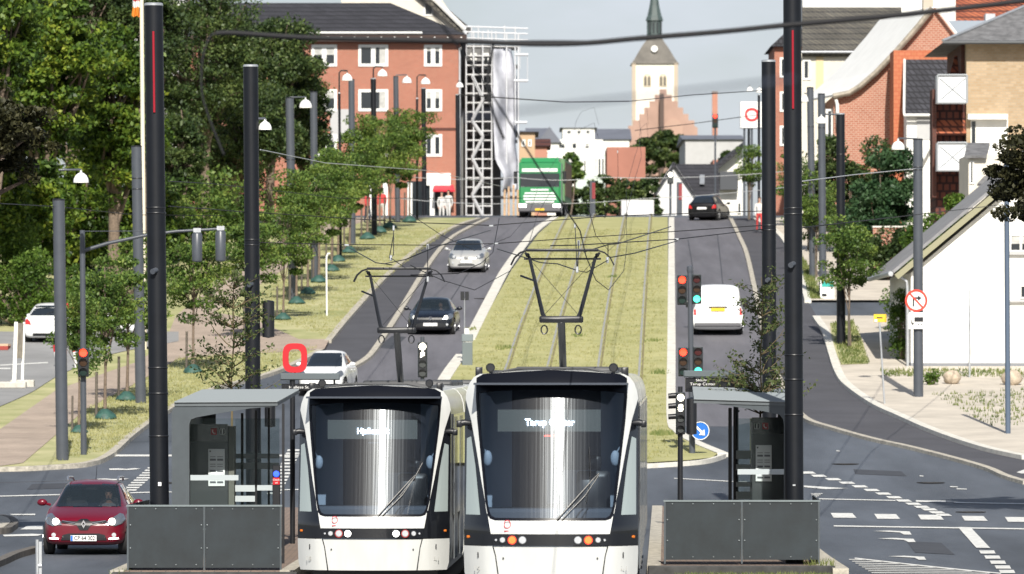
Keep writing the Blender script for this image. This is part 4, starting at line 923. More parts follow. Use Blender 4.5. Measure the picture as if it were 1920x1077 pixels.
        weld(spatch(lambda x,z: sk_.front(x,z,.009),GR,.04).build('grille',DARK,t,smooth=80)); weld(spatch(lambda x,z: sk_.front(x,z,.008),LI,.04).build('lower_intake',DARK,t,smooth=80))
        if grille=='slim':
            m=MB()
            for s in (-1,1): m.tube([sk_.front(s*x*sx_,z*sz,.018) for x,z in ((.17,.63),(.3,.65),(.43,.672))],.010,6)
            m.build('chrome_trim',CHROME,t,smooth=50)
            m=MB()
            for s in (-1,1):
                m.tube([(s*.50*sx_,1.95,1.455*sz),(s*.52*sx_,2.15,1.52*sz),(s*.52*sx_,3.1,1.50*sz),(s*.5*sx_,3.3,1.43*sz)],[.018,.026,.026,.018],8)
            m.build('roof_rail',mat('rail_silver',(.5,.5,.52),.3,.8),t,smooth=50)
            m=MB(); m.tube([(-.03,3.0,1.44*sz),(-.03,3.25,1.72*sz)],[.008,.004],5); m.build('aerial',DARK,t)
        if emblem:
            c=sk_.front(0,.605*sz if emblem=='diamond' else .615*sz,.03); m=MB()
            if emblem=='diamond':
                m.cur=0; a=[(0,.085),(.052,0),(0,-.085),(-.052,0)]; b=[(0,.038),(.022,0),(0,-.038),(-.022,0)]
                v=[(x,0,z) for x,z in a]+[(x,0,z) for x,z in b]+[(x,.02,z) for x,z in a]+[(x,.02,z) for x,z in b]; f=[]
                for k in range(4): j=(k+1)%4; f+=[(k,j,4+j,4+k),(k,8+k,8+j,j),(4+k,4+j,12+j,12+k)]
                m.add(v,f)
            else: ring_mb(m,0,0,.062,.062,.014,0,.015,20); m.tube([(-.04,.0,.035),(-.015,0,-.035),(0,0,.0),(.015,0,-.035),(.04,0,.035)],.007,5)
            m.build('emblem',CHROME,t,loc=c)
        pz=.335*sz if grille=='slim' else (.40*sz if grille=='wide' else .46*sz); c=sk_.front(0,pz,.02)
        m=MB(); m.box(-.26,.26,-.012,.012,-.058,.058,bev=.006); pl=m.build('number_plate',mat('plate_white',(.8,.8,.8),.35),t,loc=c)
        if platetext:
            m=MB(); m.box(-.255,-.215,-.016,-.012,-.053,.053); m.build('plate_band',BLUE,pl); text_mesh(platetext,.115,'plate_text',DARK,pl,(.02,-.015,0),sx=.86,bold=.002)
    else:
        TL=Q([(.56,.66),(.80,.68),(.80,.86),(.70,.88),(.60,.78)])
        for P_ in (TL,mirx(TL)):
            weld(spatch(lambda x,z: sk_.rear(x,z,.012),P_,.04).build('tail_light',mat('tail_red',(.5,.02,.02),.15,coat=1),t,smooth=80))
        c=sk_.rear(0,.68*sz,.02); m=MB(); m.box(-.26,.26,-.012,.012,-.058,.058); pl=m.build('number_plate',mat('plate_white',(.8,.8,.8),.35),t,loc=c)
        LI=Q([(-.5,.26),(.5,.26),(.5,.36),(-.5,.36)]); weld(spatch(lambda x,z: sk_.rear(x,z,.009),LI,.05).build('bumper_insert',DARK,t,smooth=80))
        c=sk_.rear(0,1.05*sz,.03)
        if c: m=MB(); m.tube([(0,0,0),(-.2,-.05,.08),(-.36,-.08,.1)],.009,5); m.build('rear_wiper',DARK,t,loc=c)
    return t
def atg(px,py,lift=.02): return G(px,py,lift)
p=atg(157,1041); hatch('car','dark red estate car with headlights on beside the left fence',(p.x,p.y,p.z),R(-1),paint('paint_red',(.13,.003,.014)),front_lit='drl',grille='slim',driver='driver in grey behind the windscreen of the red car',platetext='CP 64 302',emblem='diamond')
p=atg(807,629); hatch('car','dark blue-black hatchback with lights on coming down the left lane',(p.x,p.y,p.z),R(-3),mat('paint_navy',(.006,.008,.014),.25,coat=.2),grille='wide',driver='driver of the dark hatchback coming downhill',sc=(1.03,1,1.0),emblem='ring')
p=atg(874,512); hatch('car','silver compact people carrier coming down the hill behind the dark hatchback',(p.x,p.y,p.z),R(-3),paint('paint_silver',(.50,.50,.49),metal=.3),front_lit=False,grille='none',sc=(.98,.95,1.08),emblem='ring')
p=atg(600,744); hatch('car','small white car behind the left tram roof, right beside the red O sign',(p.x,p.y,p.z),R(-7),paint('paint_white',(.75,.76,.76)),front_lit=False,grille='none',sc=(.90,.84,1.04))
def rearcar(label,px,py,rz,pnt,sc=(1,1,1),lift=.02,gr='cars'):
    q=G(px,py,lift); L_=4.1*sc[1]; th=math.pi+rz
    return hatch('car',label,(q.x-math.sin(th)*-0+math.sin(rz)*-L_*1.0*0 + (math.sin(th)*L_) *1.0,q.y-math.cos(th)*L_,q.z),th,pnt,rear=True,sc=sc,group=gr)
rearcar('black hatchback seen from behind at the crest of the hill',1316,414,R(-14),mat('paint_black',(.004,.004,.005),.25,coat=.15),(.97,.98,1.0))
rearcar('white hatchback parked in front of the clipped hedge on the left',86,644,R(-3),paint('paint_white',(.75,.76,.76)),(.97,.92,1.02),VL+.02)
rearcar('white car mostly hidden behind the leaning street tree on the parking lot',222,634,R(-10),paint('paint_white',(.75,.76,.76)),(.95,.9,.98),VL+.02)
# van
VAN=[(0,.60,.34,.70,.72,.5),(.08,.78,.26,.80,.86,.6),(.35,.88,.22,.92,1.0,.7),(.9,.93,.22,1.02,1.35,.76),(1.4,.95,.22,1.05,1.75,.79),(1.9,.955,.22,1.08,1.90,.80),(3.5,.955,.22,1.08,1.92,.80),(4.5,.955,.22,1.08,1.91,.80),(4.78,.95,.24,1.08,1.86,.79),(4.86,.94,.30,1.06,1.78,.77),(4.90,.90,.38,1.04,1.70,.72)]
def van():
    q=G(1346,630,.02); rz=R(-1.5); th=math.pi+rz; Lc=4.9
    t=thing('van','white panel van seen from behind, driving up the right carriageway','van',(q.x+math.sin(th)*Lc,q.y-math.cos(th)*Lc,q.z),th)
    bo=body_mesh(VAN); bo.data.materials.clear(); bo.data.materials.append(MATS['paint_white']); bo.parent=t; k=Skin(bo); bo.data.materials.append(RUB)
    bm=bmesh.new(); bm.from_mesh(bo.data); dl=[f for f in bm.faces if any(math.hypot(f.calc_center_median().y-y,f.calc_center_median().z-.33)<.39 for y in (.9,3.9)) and abs(f.calc_center_median().x)>.6]
    bmesh.ops.delete(bm,geom=dl,context='FACES'); bm.to_mesh(bo.data); bm.free()
    for y in (.9,3.9):
        for s in (-1,1): wheel(t,s*.83,y,.33,.22)
    for s in (-1,1):
        weld(spatch(lambda x,z: k.rear(x,z,.01),[(s*.80,.78),(s*.935,.78),(s*.93,1.18),(s*.84,1.18)],.04).build('tail_light',MATS['tail_red'],t,smooth=80))
        weld(spatch(lambda y,z: k.side(s,y,z),[(1.5,1.15),(2.3,1.15),(2.3,1.6),(1.85,1.6)],.07).build('side_window',DGLASS,t,smooth=80))
        m=MB(); m.box(*sorted((s*.98,s*1.18)),1.35,1.45,1.1,1.38,bev=.03); m.build('mirror',DARK,t,smooth=40)
        b=k.rear(s*.74,.42,.02); m=MB(); m.box(-.09,.09,-.01,.02,-.04,.04,bev=.01); m.build('reflector',MATS['tail_red'],t,loc=b)
    spatch(lambda x,z: k.front(x,z),[(-.72,1.1),(.72,1.1),(.66,1.6),(-.66,1.6)],.07).build('windscreen',DGLASS,t)
    c=k.rear(0,.98,.02); m=MB(); m.box(-.26,.26,-.01,.012,-.06,.06); m.build('number_plate',YEL,t,loc=c)
    m=MB(); m.box(-.34,.34,-.02,.03,-.02,.02,bev=.01); m.build('door_handle',DARK,t,loc=c+Vector((0,0,.09)))
    m=MB(); m.box(-.86,.86,4.82,4.97,.34,.48,bev=.03); m.build('bumper',mat('bumper_grey',(.10,.10,.11),.6),t)
    m=MB(); 
    for q_ in tess([(-.006,.5),(.006,.5),(.006,1.8),(-.006,1.8)],step=.05):
        pp=[k.rear(x,z,.004) for x,z in q_]
        if all(pp): m.quad(*pp)
    m.build('door_seam',mat('seam',(.3,.3,.3),.6),t); m=MB(); m.box(-.75,.75,.4,4.7,.25,.5); m.build('chassis',DARK,t)
van()
def truck():
    q=G(1012,408.5,.02); t=thing('truck','green lorry with white stripes coming over the crest of the hill','truck',(q.x,q.y,q.z),R(-4))
    GRN=paint('paint_green',(.03,.22,.08)); WST=paint('paint_white',(.75,.76,.76))
    m=MB(); m.box(-1.18,1.18,0,1.9,.75,3.12,bev=.12); m.prism([(0.05,3.05),(.35,3.35),(1.8,3.42),(1.8,3.05)],-1.05,1.05,'x'); m.build('cab',GRN,t,smooth=35)
    m=MB(); m.box(-1.1,1.1,-.03,.02,1.72,2.48,bev=.06); m.build('windscreen',DGLASS,t)
    m=MB(); m.box(-1.0,1.0,-.045,.01,2.55,2.75,bev=.03); m.build('name_stripe',WST,t)
    m=MB()
    for k,(z,w) in enumerate(((1.55,.5),(1.36,.85),(1.20,.92),(1.04,.92),(.88,.8))): m.box(-w,w,-.05,.01,z-.05,z+.05,bev=.02)
    m.build('grille',WST,t)
    m=MB(); m.box(-1.2,1.2,-.08,.4,.32,.74,bev=.06); m.build('bumper',mat('bumper_grey',(.10,.10,.11),.6),t)
    for s in (-1,1):
        m=MB(); m.box(s*.95-.2,s*.95+.2,-.1,-.05,.58,.76,bev=.03); m.build('headlight',E_WHITE,t)
        m=MB(); m.box(s*1.38-.09,s*1.38+.09,.1,.25,1.9,2.6,bev=.04); m.tube([(s*1.15,.15,2.55),(s*1.38,.17,2.58)],.03,6); m.build('mirror',DARK,t)
        for y in (.9,4.2,5.5): wheel(t,s*1.02,y,.5,.32)
    m=MB(); m.box(-.26,.26,-.1,-.085,.4,.52); m.build('number_plate',YEL,t)
    m=MB(); m.box(-1.27,1.27,2.2,8.5,.95,3.35,bev=.03); m.build('cargo_box',mat('box_green',(.10,.22,.10),.6),t); m=MB(); m.box(-.5,.5,.5,8.3,.5,.95); m.build('chassis',DARK,t)
    m=MB()
    for s in (-1,1): m.box(s*1.285-.01,s*1.285+.01,2.3,8.4,1.3,3.2)
    m.build('side_curtain',mat('curtain_brown',(.16,.10,.06),.8),t)
truck()
# ================================================================ helpers for photo-measured things
def wb(mb,name,m,t,smooth=None,**k):                  # mesh given in world coordinates, parented to thing t (unrotated)
    L0=Vector((0,0,0)); q=t
    while q is not None: L0+=Vector(q.location); q=q.parent
    mb.v=[tuple(Vector(v)-L0) for v in mb.v]; return mb.build(name,m,t,smooth=smooth,**k)
def pbox(mb,x0,x1,y0,y1,d,dep,bev=0): return mb.box(wx(x0,d),wx(x1,d),d,d+dep,wz(y1,d),wz(y0,d),bev=bev)
def pprism(mb,pts,d,dep): return mb.prism([(wx(x,d),wz(y,d)) for x,y in pts],d,d+dep)
def slab(mb,a,b,c,d,th):                               # four corners (Vectors), solid sheet of thickness th downwards
    n=(Vector(b)-Vector(a)).cross(Vector(d)-Vector(a)).normalized()
    if n.z<0: n=-n
    q=[Vector(k) for k in (a,b,c,d)]; r=[k-n*th for k in q]
    return mb.add(q+r,[(0,1,2,3),(7,6,5,4),(0,4,5,1),(1,5,6,2),(2,6,7,3),(3,7,4,0)])
def text_w(body,px,py,d,hpx,name,m,t,sx=1,bold=0):
    L0=Vector((0,0,0)); q=t
    while q is not None: L0+=Vector(q.location); q=q.parent
    return text_mesh(body,hpx/F*d*1.35,name,m,t,P(px,py,d)-L0,sx=sx,bold=bold)

# ================================================================ MASTS AND LAMPS
def dome(t,px,py,d,wpx,side=None):
    c=P(px,py,d); r=wpx/2/F*d; m=MB(); m.lathe([(r,-r*.55),(r*1.0,-r*.35),(r*.93,0),(r*.72,r*.4),(r*.4,r*.66),(.03,r*.75),(.025,r*1.1)],tuple(c),18)
    return wb(m,'lamp_shade',LAMPW,t,smooth=50)
def mast(label,pxt,pyt,pxb,d,wpx,mm=MAST,base=None,lamp=None,bands=(),stubs=(),strip=None,group='overhead line masts',name='mast',curve=None,cat='mast',taper=.97):
    b=g(d)+VL if base is None else base; loc=(wx(pxb,d),d,b-.02); t=thing(name,label,cat,loc,0,group); r=wpx/2/F*d; m=MB()
    top=P(pxt,pyt,d); m.tube([loc,Vector(loc).lerp(top,.5),top],[r,r*(1+taper)/2,r*taper],24); p=wb(m,'pole',mm,t,smooth=50)
    m=MB(); m.lathe([(r*taper*1.02,-.02),(r*taper*1.02,.015),(r*taper*.9,.03),(.01,.032)],tuple(top),20); wb(m,'cap',GALV if mm is MAST else DARK,t,smooth=40)
    for k in bands:
        f=(wz(k,d)-loc[2])/(top.z-loc[2]); c=Vector(loc).lerp(top,f); rr=r*(1+(taper-1)*f)*1.03; m=MB(); m.lathe([(rr,-.015),(rr*1.04,0),(rr,.015)],tuple(c),24); wb(m,'band',DARK,t,smooth=30)
    for k in stubs:
        f=(wz(k,d)-loc[2])/(top.z-loc[2]); c=Vector(loc).lerp(top,f); m=MB(); m.tube([c+Vector((0,-r*.8,0)),c+Vector((-.06,-r-.10,-.03))],.05,12); wb(m,'stub',MAST_G,t,smooth=50)
    if strip:
        f0,f1=[(wz(k,d)-loc[2])/(top.z-loc[2]) for k in strip]; a=Vector(loc).lerp(top,f0); e=Vector(loc).lerp(top,f1); m=MB(); m.tube([a+Vector((0,-r-.004,0)),e+Vector((0,-r-.002,0))],.022,8); wb(m,'red_light_strip',mat('strip_red',(.30,.008,.02),.3),t,smooth=50)
    if lamp:
        lx,ly,lw=lamp; c=P(lx,ly,d); r2=lw/2/F*d; a=Vector((top.x,d,c.z+r2*1.1)); m=MB()
        if curve: m.tube([(top.x,d,top.z-.1),(top.x,d,c.z+r2*.9),(top.x+(c.x-top.x)*.25,d,c.z+r2*1.35),(c.x,d,c.z+r2*1.3),(c.x,d,c.z+r2*.9)],.035,8)
        else: m.tube([a,(c.x,d,c.z+r2*1.15),(c.x,d,c.z+r2*.9)],.03,8)
        wb(m,'lamp_arm',MAST_G if not curve else MAST,t,smooth=50); dome(t,lx,ly,d,lw)
    return t
mast('big near dark mast with a red light strip, rising behind the left fence',288,9,300.5,101.5,36,base=plat_z(101.5),bands=(390,400,690,738,818),stubs=(507,),strip=(212,60))
mast('big near dark mast with a red light strip, rising behind the right fence',1485,-40,1490,101.8,34.5,base=plat_z(101.8),bands=(391,402,666,712,778),stubs=(495,),strip=(205,58))
M2=mast('second left dark mast with a white dome lamp and a signal box on its side',470,124,476,126,29,base=plat_z(126),bands=(450,460),stubs=(533,),lamp=(497,237,25))
m=MB(); d=126; m.lathe([(.01,wz(634,d)),(.135,wz(632,d)),(.135,wz(566,d)),(.10,wz(564,d)),(.01,wz(563,d))],(wx(503,d),d+.05,0),20); wb(m,'signal_housing',DARK,M2,smooth=40)
m=MB(); m.lathe([(.01,wz(802,d)),(.12,wz(800,d)),(.12,wz(742,d)),(.01,wz(740,d))],(wx(506,d),d+.05,0),20); wb(m,'signal_housing',DARK,M2,smooth=40)
def sticker(px,py,d,w,h,lab,col):
    m=MB(); pbox(m,px-w/2,px+w/2,py-h/2,py+h/2,d,.004); t=wb(m,'sticker',col,None) if False else None
    t=thing('sticker',lab,'sticker',tuple(P(px,py,d))); m=MB(); pbox(m,px-w/2,px+w/2,py-h/2,py+h/2,d,.006); wb(m,'paper',col,t)
sticker(299.5,908,101.5-.20,6,7,'small pale sticker low on the big left mast above the fence',POSTER)
sticker(1489,910,101.8-.185,5,3,'small grey sticker low on the big right mast',GALV)
mast('second right dark mast, slimmer and just left of the big near mast',1441,115,1443,129,27,base=plat_z(129),bands=(423,432),stubs=(524,))
def mg(label,pxt,pyt,pxb,pyb,w,**k): 
    d=gd(pyb,VL); return mast(label,pxt,pyt,pxb,d,w,**k)
mg('pale grey street lamp mast with its top lost in the copper-leaved tree on the left',110,375,117,863,23,mm=MAST_G,group=None,lamp=(152,335,29))
mg('mottled grey mast standing between the two near left street trees',256,275,264,756,20,mm=MAST_G,bands=(335,355),group='overhead line masts')
mg('lamp mast just uphill of the second left mast, dome lamp on its right',543,184,549,564,16,mm=MAST_G,lamp=(573,196,24),bands=(300,))
mg('plain dark mast right behind the first hill lamp mast',588,173,590,528,13.5,mm=MAST_G)
mg('thin hooked lamp post in front of the brick block, leftmost hook',636,175,639,483,5,lamp=(651,146,20),curve=1,group='thin hooked lamp posts')
mg('dark mast standing right of the leftmost hooked lamp post',659,150,661,459,12,mm=MAST_G)
mg('dark mast with hooked lamp above it, in front of the double windows',700,148,702,441,10.5,lamp=(717,138,19),curve=1)
mg('slim mast with dome lamp on its right, between the window columns',742,144,746,417,10,mm=MAST_G,lamp=(763,151,18))
mg('thin hooked lamp post nearest the right end of the brick block',782,185,782,412,4.5,lamp=(798,153,18),curve=1,group='thin hooked lamp posts')
mast('slim dark mast touching the right window column of the brick block',794,166,796,331,9,group='overhead line masts')
mast('slim mast at the brick block corner before the scaffolding',858,178,859,336,8.5,lamp=(862,160,14))
mg('tall mast farthest left of the three uphill right masts, dome lamp on its left',1519,165,1524,520,13,lamp=(1508,186,18),curve=None,mm=MAST_G,bands=(238,))
mg('middle one of the three uphill right masts',1540,177,1543,558,14,mm=MAST_G,bands=(240,))
mg('thickest of the three uphill right masts with a dome lamp on its left',1576,214,1577,646,16.5,lamp=(1540,226,20),bands=(290,))
RM=mg('lamp mast in front of the white house carrying the no right turn sign',1721,262,1722,744,18.5,lamp=(1684,274,25),mm=MAST_G,bands=(314,319),group=None)
mg('thin blue-grey pole at the right edge in front of the white house',1887,300,1890,813,10,mm=mat('pole_bluegrey',(.08,.11,.16),.4),group=None,name='pole',cat='pole')
mast('thin far mast beside the white sign with the red O',1423,178,1423,331,5,lamp=(1424,170,14),group='overhead line masts')
mast('far mast behind the small crest tree with a dome lamp at its top left',1404,240,1404,334,5,lamp=(1406,168,13))

# ================================================================ SIGNALS
def disc(mb,c,r,dep=.02,n=20): return mb.lathe([(r,dep/2),(r,-dep/2),(.001,-dep/2-.003)],tuple(c),n,'y')
def head(t,x0,x1,y0,y1,d,lights,back=False,hood=True):
    w=(x1-x0)/F*d; m=MB(); pbox(m,x0,x1,y0,y1,d,.18,bev=.03); h=wb(m,'signal_head',mat('signal_green_black',(.02,.03,.03),.5),t,smooth=40)
    m=MB(); pbox(m,x0+1.2,x1-1.2,y0+1.2,y1-1.2,d-.012,.014,bev=.01); wb(m,'backing_plate',DARK,h)
    n=len(lights)
    for i,l in enumerate(lights):
        py=y0+(y1-y0)*(i+.5)/n; cx=(x0+x1)/2; r=min(w*.38,(y1-y0)/F*d/n*.40); c=P(cx,py,d-.03)
        if l in ('S','sig'):
            text_w('S',cx,py,d-.045,r*2/d*F*.8,'signal_letter',E_WARM,h,bold=.02)
        else:
            m=MB(); disc(m,c,r,.02); wb(m,'lamp_lens',{'r':E_RED,'g':E_GRN,'w':E_WARM,'R':L_OFFR,'Y':L_OFFY,'G':L_OFFG,'k':mat('lens_off',(.06,.065,.065),.15)}[l],h,smooth=40)
        if hood:
            v=[];f=[]; K=10
            for j in range(K+1):
                a=math.pi*j/K*1.1-.16; 
                for yy in (-.0,-.14): v.append((c.x+math.cos(a)*r*1.12,d-.02+yy*(1-.3*abs(math.cos(a))),c.z+math.sin(a)*r*1.12))
            for j in range(K): f.append((2*j,2*j+1,2*j+3,2*j+2))
            mh=MB().add(v,f); wb(mh,'hood',DARK,h,smooth=60)
    return h
d=gd(853,VL); ls=thing('traffic_signal','red traffic light on a grey pole with a long arm holding two signals','traffic signal',(wx(156,d),d,g(d)+VL))
m=MB(); m.tube([P(157,853,d),P(154.5,432,d)],[.085,.07],16); wb(m,'pole',MAST_G,ls,smooth=50)
m=MB(); m.tube([P(158,470,d),P(200,457,d),P(275,441,d),P(330,434,d),P(422,429,d)],[.055,.05,.045,.04,.04],10); m.tube([P(156,434,d),P(275,433.5,d)],.01,5); wb(m,'arm',MAST_G,ls,smooth=60)
for cx,y0,y1 in ((369.5,434,491),(413.5,430,490)):
    m=MB(); m.lathe([(.02,wz(y1+1,d)),(.13,wz(y1-1,d)),(.14,wz(y1-4,d)),(.14,wz(y0+6,d)),(.11,wz(y0+3,d)),(.02,wz(y0+2,d))],(wx(cx,d),d+.02,0),20); h=wb(m,'signal_housing',MAST_G,ls,smooth=40)
    m=MB(); pbox(m,cx-7,cx+7,y0-6,y0+2,d-.04,.1); wb(m,'clamp',GALV,h)
head(ls,146,166,653,707,d-.25,'rYG')
d2=gd(850,LG); rs=thing('traffic_signal','traffic light cluster on the lawn nose showing two red and two green lamps','traffic signal',(wx(1297,d2),d2,g(d2)+LG))
m=MB(); m.tube([P(1298,852,d2),P(1293.5,508,d2)],[.085,.07],16); m.lathe([(.075,-.05),(.09,.02),(.08,.12),(.02,.14)],tuple(P(1293.5,508,d2)),14); wb(m,'pole',MAST_G,rs,smooth=50)
head(rs,1270,1288,516,572,d2-.1,'rYG'); head(rs,1298,1315,515,570,d2-.1,'RYg'); head(rs,1272,1290,652,706,d2-.15,'rYG'); head(rs,1300,1318,651,705,d2-.12,'RYg')
kl=thing('road_sign','round blue sign with a white arrow pointing down to the right','road sign',tuple(P(1313,808,d2-.4)))
m=MB(); disc(m,P(1313,808,d2-.4),.25,.02,28); wb(m,'disc',BLUE,kl); m=MB(); c=P(1313,808,d2-.42); ring_mb(m,c.x,c.z,.25,.25,.018,c.y-.008,c.y+.004,32)
dr=Vector((.7,0,-.7)); nn=Vector((.7,0,.7)); a=c-dr*.17; e=c+dr*.05
m.prism([((a+nn*.03).x,(a+nn*.03).z),((e+nn*.03).x,(e+nn*.03).z),((e-nn*.03).x,(e-nn*.03).z),((a-nn*.03).x,(a-nn*.03).z)],c.y-.01,c.y); m.prism([((e+nn*.11).x,(e+nn*.11).z),((c+dr*.18).x,(c+dr*.18).z),((e-nn*.11).x,(e-nn*.11).z)],c.y-.011,c.y); wb(m,'arrow',WHITE,kl)
m=MB(); m.tube([P(1313,808,d2-.36),P(1298,808,d2)],.025,6); wb(m,'bracket',MAST_G,kl)
d=120; ts=thing('tram_signal','near tram signal on a black pole beside the right shelter, lit dot over S','tram signal',(wx(1275,d),d,plat_z(d)))
m=MB(); m.tube([P(1275.5,960,d),P(1275.5,725,d)],[.06,.05],14); wb(m,'pole',DARK,ts,smooth=50); head(ts,1267.5,1285,736,815,d-.12,('w','S','k','k'))
m=MB(); m.lathe([(.01,wz(816,d)),(.11,wz(814,d)),(.11,wz(748,d)),(.01,wz(745,d))],(wx(1297,d),d+.1,0),18); wb(m,'signal_housing',DARK,ts,smooth=40)
for y in (737,756,776): m=MB(); m.tube([P(1268,y+5,d),P(1253,y+6,d)],[.06,.055],12); wb(m,'hood',DARK,ts,smooth=40)
d=172; t2=thing('tram_signal','slim tram signal behind the left tram with a lit dot over a lit S','tram signal',(wx(792,d),d,g(d)))
m=MB(); m.tube([(wx(792,d),d,g(d)),P(792,632,d)],.06,12); wb(m,'pole',MAST_G,t2,smooth=50); head(t2,783.5,801,642,708,d-.12,('w','S','k','k'))
d=gd(685,LG); cb=thing('switch_cabinet','grey two-tier switch cabinet on the lawn edge with a small white box on top','cabinet',(wx(876,d),d,g(d)+LG))
m=MB(); pbox(m,866.5,886,642,686,d,.3,bev=.01); wb(m,'base',mat('cabinet_grey',(.12,.145,.15),.5),cb); m=MB(); pbox(m,865.5,887,627,641,d-.02,.34,bev=.02); wb(m,'upper_box',mat('cabinet_grey_light',(.16,.19,.2),.5),cb); m=MB(); pbox(m,871,879,616,627,d,.15,bev=.01); wb(m,'top_box',WHITE,cb)
sp=thing('small_signal','pair of small dark signal boxes on a thin post beside the grey cabinet','signal',(wx(871,d),d+.5,g(d)+LG))
m=MB(); m.tube([(wx(871,d+.5),d+.5,g(d)),P(871,560,d+.5)],.018,8); wb(m,'post',GALV,sp)
for a,b in ((863.5,870.5),(872,879)): m=MB(); pbox(m,a,b,547,563,d+.4,.1,bev=.01); wb(m,'signal_box',DARK,sp)
RED_D=mat('dull_red',(.25,.03,.035),.6)
for nm,px,y0,y1,dd,l,lab in (('tram_signal',1257,322,345,340,('w','k'),'far tram signal with a pale lit lamp in front of the white gable house'),('traffic_signal',1341,214,240,420,('r','Y','G'),'far red traffic light standing high against the sky'),):
    t=thing(nm,lab,'traffic signal',(wx(px,dd),dd,g(dd))); m=MB(); m.tube([(wx(px,dd),dd,g(dd)),P(px,y0+2,dd)],.07,8); wb(m,'pole',MAST_G,t,smooth=50); head(t,px-5.5,px+5.5,y0,y1,dd-.15,l,hood=False)
for px,y0,col,lab in ((1111,343,RED_D,'far dark post with a red panel below the brick box building'),(1274,345,RED_D,'far dark post with a red panel in front of the white gable house')):
    t=thing('stop_totem',lab,'totem',(wx(px,345),345,g(345))); m=MB(); m.box(wx(px-5,345),wx(px+5,345),345,345.3,g(345),wz(y0-3,345)); wb(m,'post',MAST_G,t); m=MB(); pbox(m,px-1,px+5,y0,y0+30,344.97,.03); wb(m,'panel',col,t)
# road sign on the right lamp mast
d=gd(744,VL)-.25; ns=thing('road_sign','no right turn sign with a red ring above a white lorry plate','road sign',tuple(P(1718,564,d)))
c=P(1718,564,d); r=21/F*d
m=MB(); disc(m,c,r,.02,32); wb(m,'disc',WHITE,ns); m=MB(); ring_mb(m,c.x,c.z,r,r,r*.2,d-.02,d-.008,40); q=r*.66; a=.045
m.prism([(c.x-q,c.z+q-a*.5),(c.x-q+a,c.z+q+a*.3),(c.x+q,c.z-q+a*.5),(c.x+q-a,c.z-q-a*.3)],d-.024,d-.012); wb(m,'red_ring',mat('sign_ring_red',(.7,.05,.03),.4),ns)
m=MB(); k=r/21
def sq(pts,yy): m.prism([(c.x+x*k,c.z+z*k) for x,z in pts],yy,yy+.008)
sq([(-7,-11),(-4,-11),(-4,5),(-7,5)],d-.018); sq([(-4,3),(3,3),(3,6.5),(-4,6.5)],d-.018); sq([(3,-1),(10,4.7),(3,10)],d-.018); wb(m,'arrow',DARK,ns)
m=MB(); pbox(m,1704,1733,586,617,d,.015); pl=wb(m,'sub_plate',WHITE,ns); m=MB(); pbox(m,1714.5,1731,595,603.5,d-.01,.01)
for a in ((1708,599,1709.5,606),(1708,605,1714,607)): pbox(m,a[0],a[2],a[1],a[3],d-.01,.01)
for x in (1711.5,1722,1727.5): disc(m,P(x,608.5,d-.006),.024,.012,10)
wb(m,'lorry_symbol',DARK,pl)
# yellow stop sign, posts, board, white barrier
d=gd(757,VL); ys=thing('bus_stop_sign','small yellow sign on a thin leaning grey post on the pale pavement','sign',(wx(1658,d),d,g(d)+VL))
m=MB(); m.tube([(wx(1658.5,d),d,g(d)+VL),P(1649,604,d)],.03,8); wb(m,'post',GALV,ys,smooth=50); m=MB(); m.box(wx(1638,d),wx(1662,d),d-.04,d-.01,wz(604.5,d),wz(589.5,d),bev=.01); pn=wb(m,'panel',YEL,ys)
m=MB(); pbox(m,1644,1655,595,597,d-.05,.01); wb(m,'dark_lettering',DARK,pn); m=MB(); pbox(m,1639.5,1645,599,603.5,d-.05,.01); wb(m,'white_patch',WHITE,pn)
d=gd(708,VL); t=thing('post','thin grey metal post standing free in front of the white house wall','post',(wx(1818,d),d,g(d)+VL)); m=MB(); m.tube([(wx(1818,d),d,g(d)),P(1818,541,d)],.035,8); wb(m,'post',GALV,t,smooth=50); m=MB(); pbox(m,1815.5,1820.5,541,575,d-.05,.04); wb(m,'plate',GALV,t)
d=gd(592,VL); t=thing('post','white bent-top post alone on the left verge grass','post',(wx(613,d),d,g(d)+VL)); m=MB(); m.tube([(wx(613,d),d,g(d)),P(612,490,d),P(612.5,481,d),P(615,476,d),P(619,475.5,d)],.035,8); wb(m,'post',WHITE,t,smooth=50)
d=gd(560,VL); t=thing('advertising_board','white advertising board with a teal band among the right masts','sign',(wx(1551,d),d,g(d)+VL))
m=MB(); m.box(wx(1538,d),wx(1564,d),d,d+.06,g(d)+VL,wz(525,d)); wb(m,'board',WHITE,t); m=MB(); pbox(m,1541,1563,528,538,d-.02,.02); wb(m,'teal_band',mat('teal',(.02,.35,.3),.5),t); m=MB(); pbox(m,1541,1550,551,556,d-.02,.02); wb(m,'dark_print',DARK,t)
d=gd(728,VL); t=thing('barrier_sign','white framed site board on a pale concrete foot at the left edge','sign',(wx(40,d),d,g(d)+VL))
m=MB()
for a,b in ((24,31),(40,45)): m.prism([(wx(a-1,d+(a-24)*.04),wz(720,d)),(wx(b-1,d+(a-24)*.04),wz(720,d)),(wx(b+2,d+(a-24)*.04),wz(604,d)),(wx(a+3,d+(a-24)*.04),wz(604,d))],d+(a-24)*.04,d+(a-24)*.04+.08)
wb(m,'frame_post',WHITE,t); m=MB(); slab(m,P(33,606,d),P(43,606,d+.6),P(41,672,d+.6),P(31,672,d),.02); wb(m,'board',mat('board_beige',(.45,.40,.33),.7,noise=.25,nscale=3),t)
m=MB(); m.box(wx(-2,d),wx(50,d),d-.4,d+.1,g(d)+.1,g(d)+.32,bev=.03); m.box(wx(18,d),wx(62,d),d+.3,d+.8,g(d)+.1,g(d)+.38,bev=.03); wb(m,'concrete_foot',mat('foot_concrete',(.5,.48,.43),.9,noise=.15,nscale=5),t)
d=gd(658,VL); t=thing('pallet','red and wooden pallet at the left edge of the parking lot','pallet',(wx(3,d),d,g(d)+VL))
